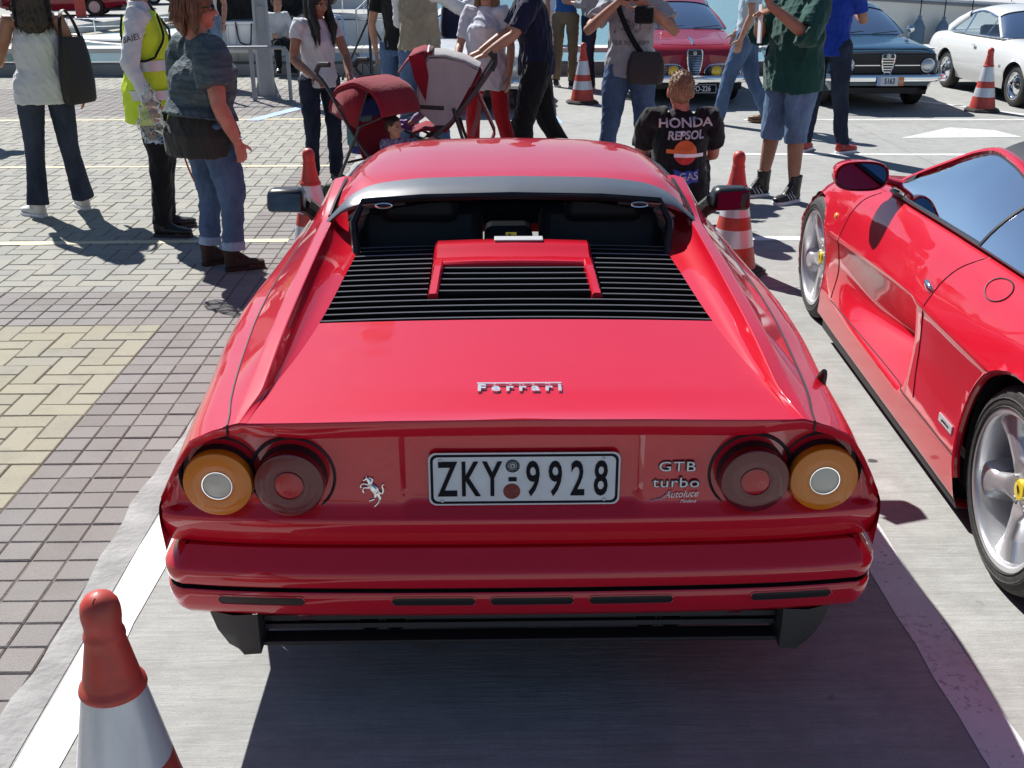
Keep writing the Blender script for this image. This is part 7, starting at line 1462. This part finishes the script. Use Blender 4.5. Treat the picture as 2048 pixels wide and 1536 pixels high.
# covered boat with dark tarpaulin and white locker
t = thing('covered_boat', 'boat under a black tarpaulin behind the lamp post', 'boat', (-5.3, 19.2, 0), R(4)); boat_hull(t, 3.0, 1.8, .2, -.95, gel, rise=.1)
g = G(); g.tube([(.05, 0, .9), (.6, 0, 1.25), (1.6, 0, 1.5), (2.2, 0, 1.35), (2.35, 0, .9)], [(.5, .5), (.8, .8), (.85, .95), (.7, .8), (.4, .5)], 14, side=(0, 1, 0)); remesh(g, 'tarpaulin', navyfab, t, .035, 3, .025, (4, 4, 3), seed=41)
t = thing('dock_locker', 'white locker with a dark cable standing on the quay behind the railing', 'locker', (-3.95, 18.0, -.05)); G().box((0, 0, .38), (.40, .40, .76)).obj('locker_body', gel, t, bevel=.02); G().box((0, 0, .785), (.44, .44, .05)).obj('lid', gel, t, bevel=.015); G().tube(resamp([(-.05, -.22, .8), (.0, -.25, .5), (.14, -.24, .45), (.20, -.22, .78)], 16), .012, 6).obj('cable', M['black'], t)
for x in (-.19, -.07): G().tube([(x, -.215, .02), (x, -.215, .74)], .012, 6).obj('pipe', M['white'], t)
# white motor yacht, stern to the quay
t = thing('motor_yacht', 'white motor yacht moored stern-on behind the woman with long black hair', 'yacht', (-3.25, 19.0, 0), R(90)); boat_hull(t, 11, 3.4, .70, -1.0, gel, rise=.6)
G().box((.25, 0, -.30), (1.1, 2.9, .12)).obj('swim_platform', gel, t, bevel=.03)
for k, (x, z, w) in enumerate(((.9, .05, .9), (1.15, .32, .9), (1.4, .58, .9))): G().box((x-.35, -1.05, z), (.30, w*.7, .26)).obj('step', gel, t, bevel=.02)
G().grid([[(x, w*u, z+.06*(1-u*u)) for u in np.linspace(-1, 1, 9)] for x, w, z in ((2.2, 1.35, .7), (2.5, 1.30, 1.9), (2.8, 1.2, 2.15), (6.5, 1.1, 2.2), (7.6, .9, 1.4), (9.2, .6, .95))]).obj('superstructure', gelc, t)
for s in (-1, 1): G().add([(2.6, s*1.34, 1.05), (6.6, s*1.20, 1.1), (6.2, s*1.16, 1.75), (2.75, s*1.28, 1.75)], [(0, 1, 2, 3)]).obj('saloon_window', M['darkglass'], t, smooth=False); G().grid([[(2.2+dx, s*w, z) for dx, w, z in ((0, 1.38, .6), (.3, 1.32, 1.9), (.6, 1.22, 2.15))], [(9.0+dx, s*w, z) for dx, w, z in ((0, .62, .7), (0, .62, .9), (0, .62, .95))]]).obj('side_panel', gelc, t)
G().box((1.0, 0, .74), (1.6, 2.9, .10)).obj('aft_deck', gelc, t, bevel=.02); g = G(); g.tube([(.75, .55, 1.0), (1.15, .5, 1.15), (1.5, .2, 1.05)], [(.4, .25), (.5, .4), (.3, .2)], 12); remesh(g, 'folded_cover', tarp, t, .03, 2, .02, (6, 6, 4), seed=43)
rails(t, [(.35, y, .78) for y in np.linspace(-1.45, 1.45, 9)], .62, M['chrome'], 1); rails(t, [(x, 1.55, .8) for x in np.linspace(.4, 6, 12)], .6, M['chrome'], 1)
t = thing('gangway', 'sloping white gangway with rope rails leading from the quay to the yacht', 'gangway', (-1.9, 18.0, .1), R(78)); G().box((1.6, 0, .42), (3.4, .6, .06), rot=(0, R(-13), 0)).obj('walkway', gel, t, bevel=.01)
for s in (-1, 1):
    for k in range(6): x = .1+.6*k; G().tube([(x, s*.28, .08+.23*x), (x, s*.28, .78+.23*x)], .014, 6).obj('stanchion', M['steel'], t)
    G().tube([(.1, s*.28, .80), (3.1, s*.28, 1.49)], .012, 6).obj('hand_rail', M['steel'], t)
t = thing('blue_davit', 'pale blue bent tube davit on the quay left of the tripod', 'davit', (-2.35, 17.9, 0)); G().tube(resamp([(.0, 0, -.1), (.02, 0, .72), (-.03, 0, .82), (-.32, 0, .84), (-.36, 0, .78)], 24), .022, 8).obj('bent_tube', M['line_b'], t)
t = thing('service_pedestal', 'pale blue service pedestal behind the quay wall beside the man in navy', 'pedestal', (.90, 17.95, 0)); G().box((0, 0, .55), (.26, .24, 1.3)).obj('cabinet', mat('pale_blue_cabinet', (.36, .50, .62), rough=.5, bump=.05), t, bevel=.02); G().box((0, -.125, .55), (.18, .012, .7)).obj('panel', M['greytrim'], t, smooth=False); G().box((0, 0, 1.23), (.30, .28, .06)).obj('cap', M['white'], t, bevel=.015)
# big white hull with fenders on the right
t = thing('yacht_hull', 'large cream yacht hull with rope rail and hanging blue fenders behind the white coupe', 'yacht', (19.5, 20.6, 0), R(184))
rows = []
for k in range(41):
    u = k/40; x = 14.5*u; w = -1.6*math.cos(u*1.35)**.8; z = .62+.55*u**1.6
    rows.append([(x, -w*.0, z+.10), (x, -w*.85, z+.05), (x, -w, z), (x, -w*1.01, z-.07), (x, -w*.98, z-.09), (x, -w*.95, z-.5), (x, -w*.8, -.6), (x, -w*.5, -1.3)])
G().grid(rows).obj('hull', gelc, t, angle=40, fixn=True); G().tube([Vector(r_[3])+Vector((0, .012, 0)) for r_ in rows], .028, 6).obj('rubbing_strake', grp, t)
G().grid([[(x, w*u, z) for u in (-1, -.5, 0, .5, 1)] for x, w, z in ((1, 1.3, .7), (1.2, 1.2, 1.6), (7, 1.0, 1.7), (8.6, .8, 1.0))]).obj('superstructure', gelc, t)
rp = [Vector(r_[2])+Vector((0, -.06, .20+.012*math.sin(k*2.2))) for k, r_ in enumerate(rows)]; G().tube(rp, .010, 5).obj('rope_rail', M['steel'], t)
for k in range(0, 41, 2): G().tube([Vector(rows[k][2])+Vector((0, -.06, 0)), rp[k]], .008, 5).obj('stanchion', M['steel'], t)
IV = (Matrix.Translation((19.5, 20.6, 0)) @ Matrix.Rotation(R(184), 4, 'Z'))
fp = None
for lab, px in (('blue fender hanging on the cream hull just right of the blue coupe', 7.15), ('longest blue fender hanging in the middle of the cream hull', 7.55), ('blue fender on the cream hull next to the roof of the white coupe', 8.0), ('blue fender on the cream hull hidden mostly behind the white coupe', 8.9)):
    k = min(range(41), key=lambda k_: abs((IV @ Vector(rows[k_][2])).x-px)); p = IV @ Vector(rows[k][3]); q = IV @ rp[k]
    f = thing('fender', lab, 'fender', (px, p.y-.16, p.z-.62), 0, 'fenders hanging on the cream hull')
    G().lathe([(0, -.36), (.06, -.34), (.105, -.27), (.115, 0), (.105, .24), (.06, .33), (.03, .37), (.03, .42), (0, .42)], 16).obj('fender_body', fend, f); G().tube([(0, 0, .40), (.03, .10, q.z-p.z+.62)], .010, 5).obj('lanyard', M['black'], f)
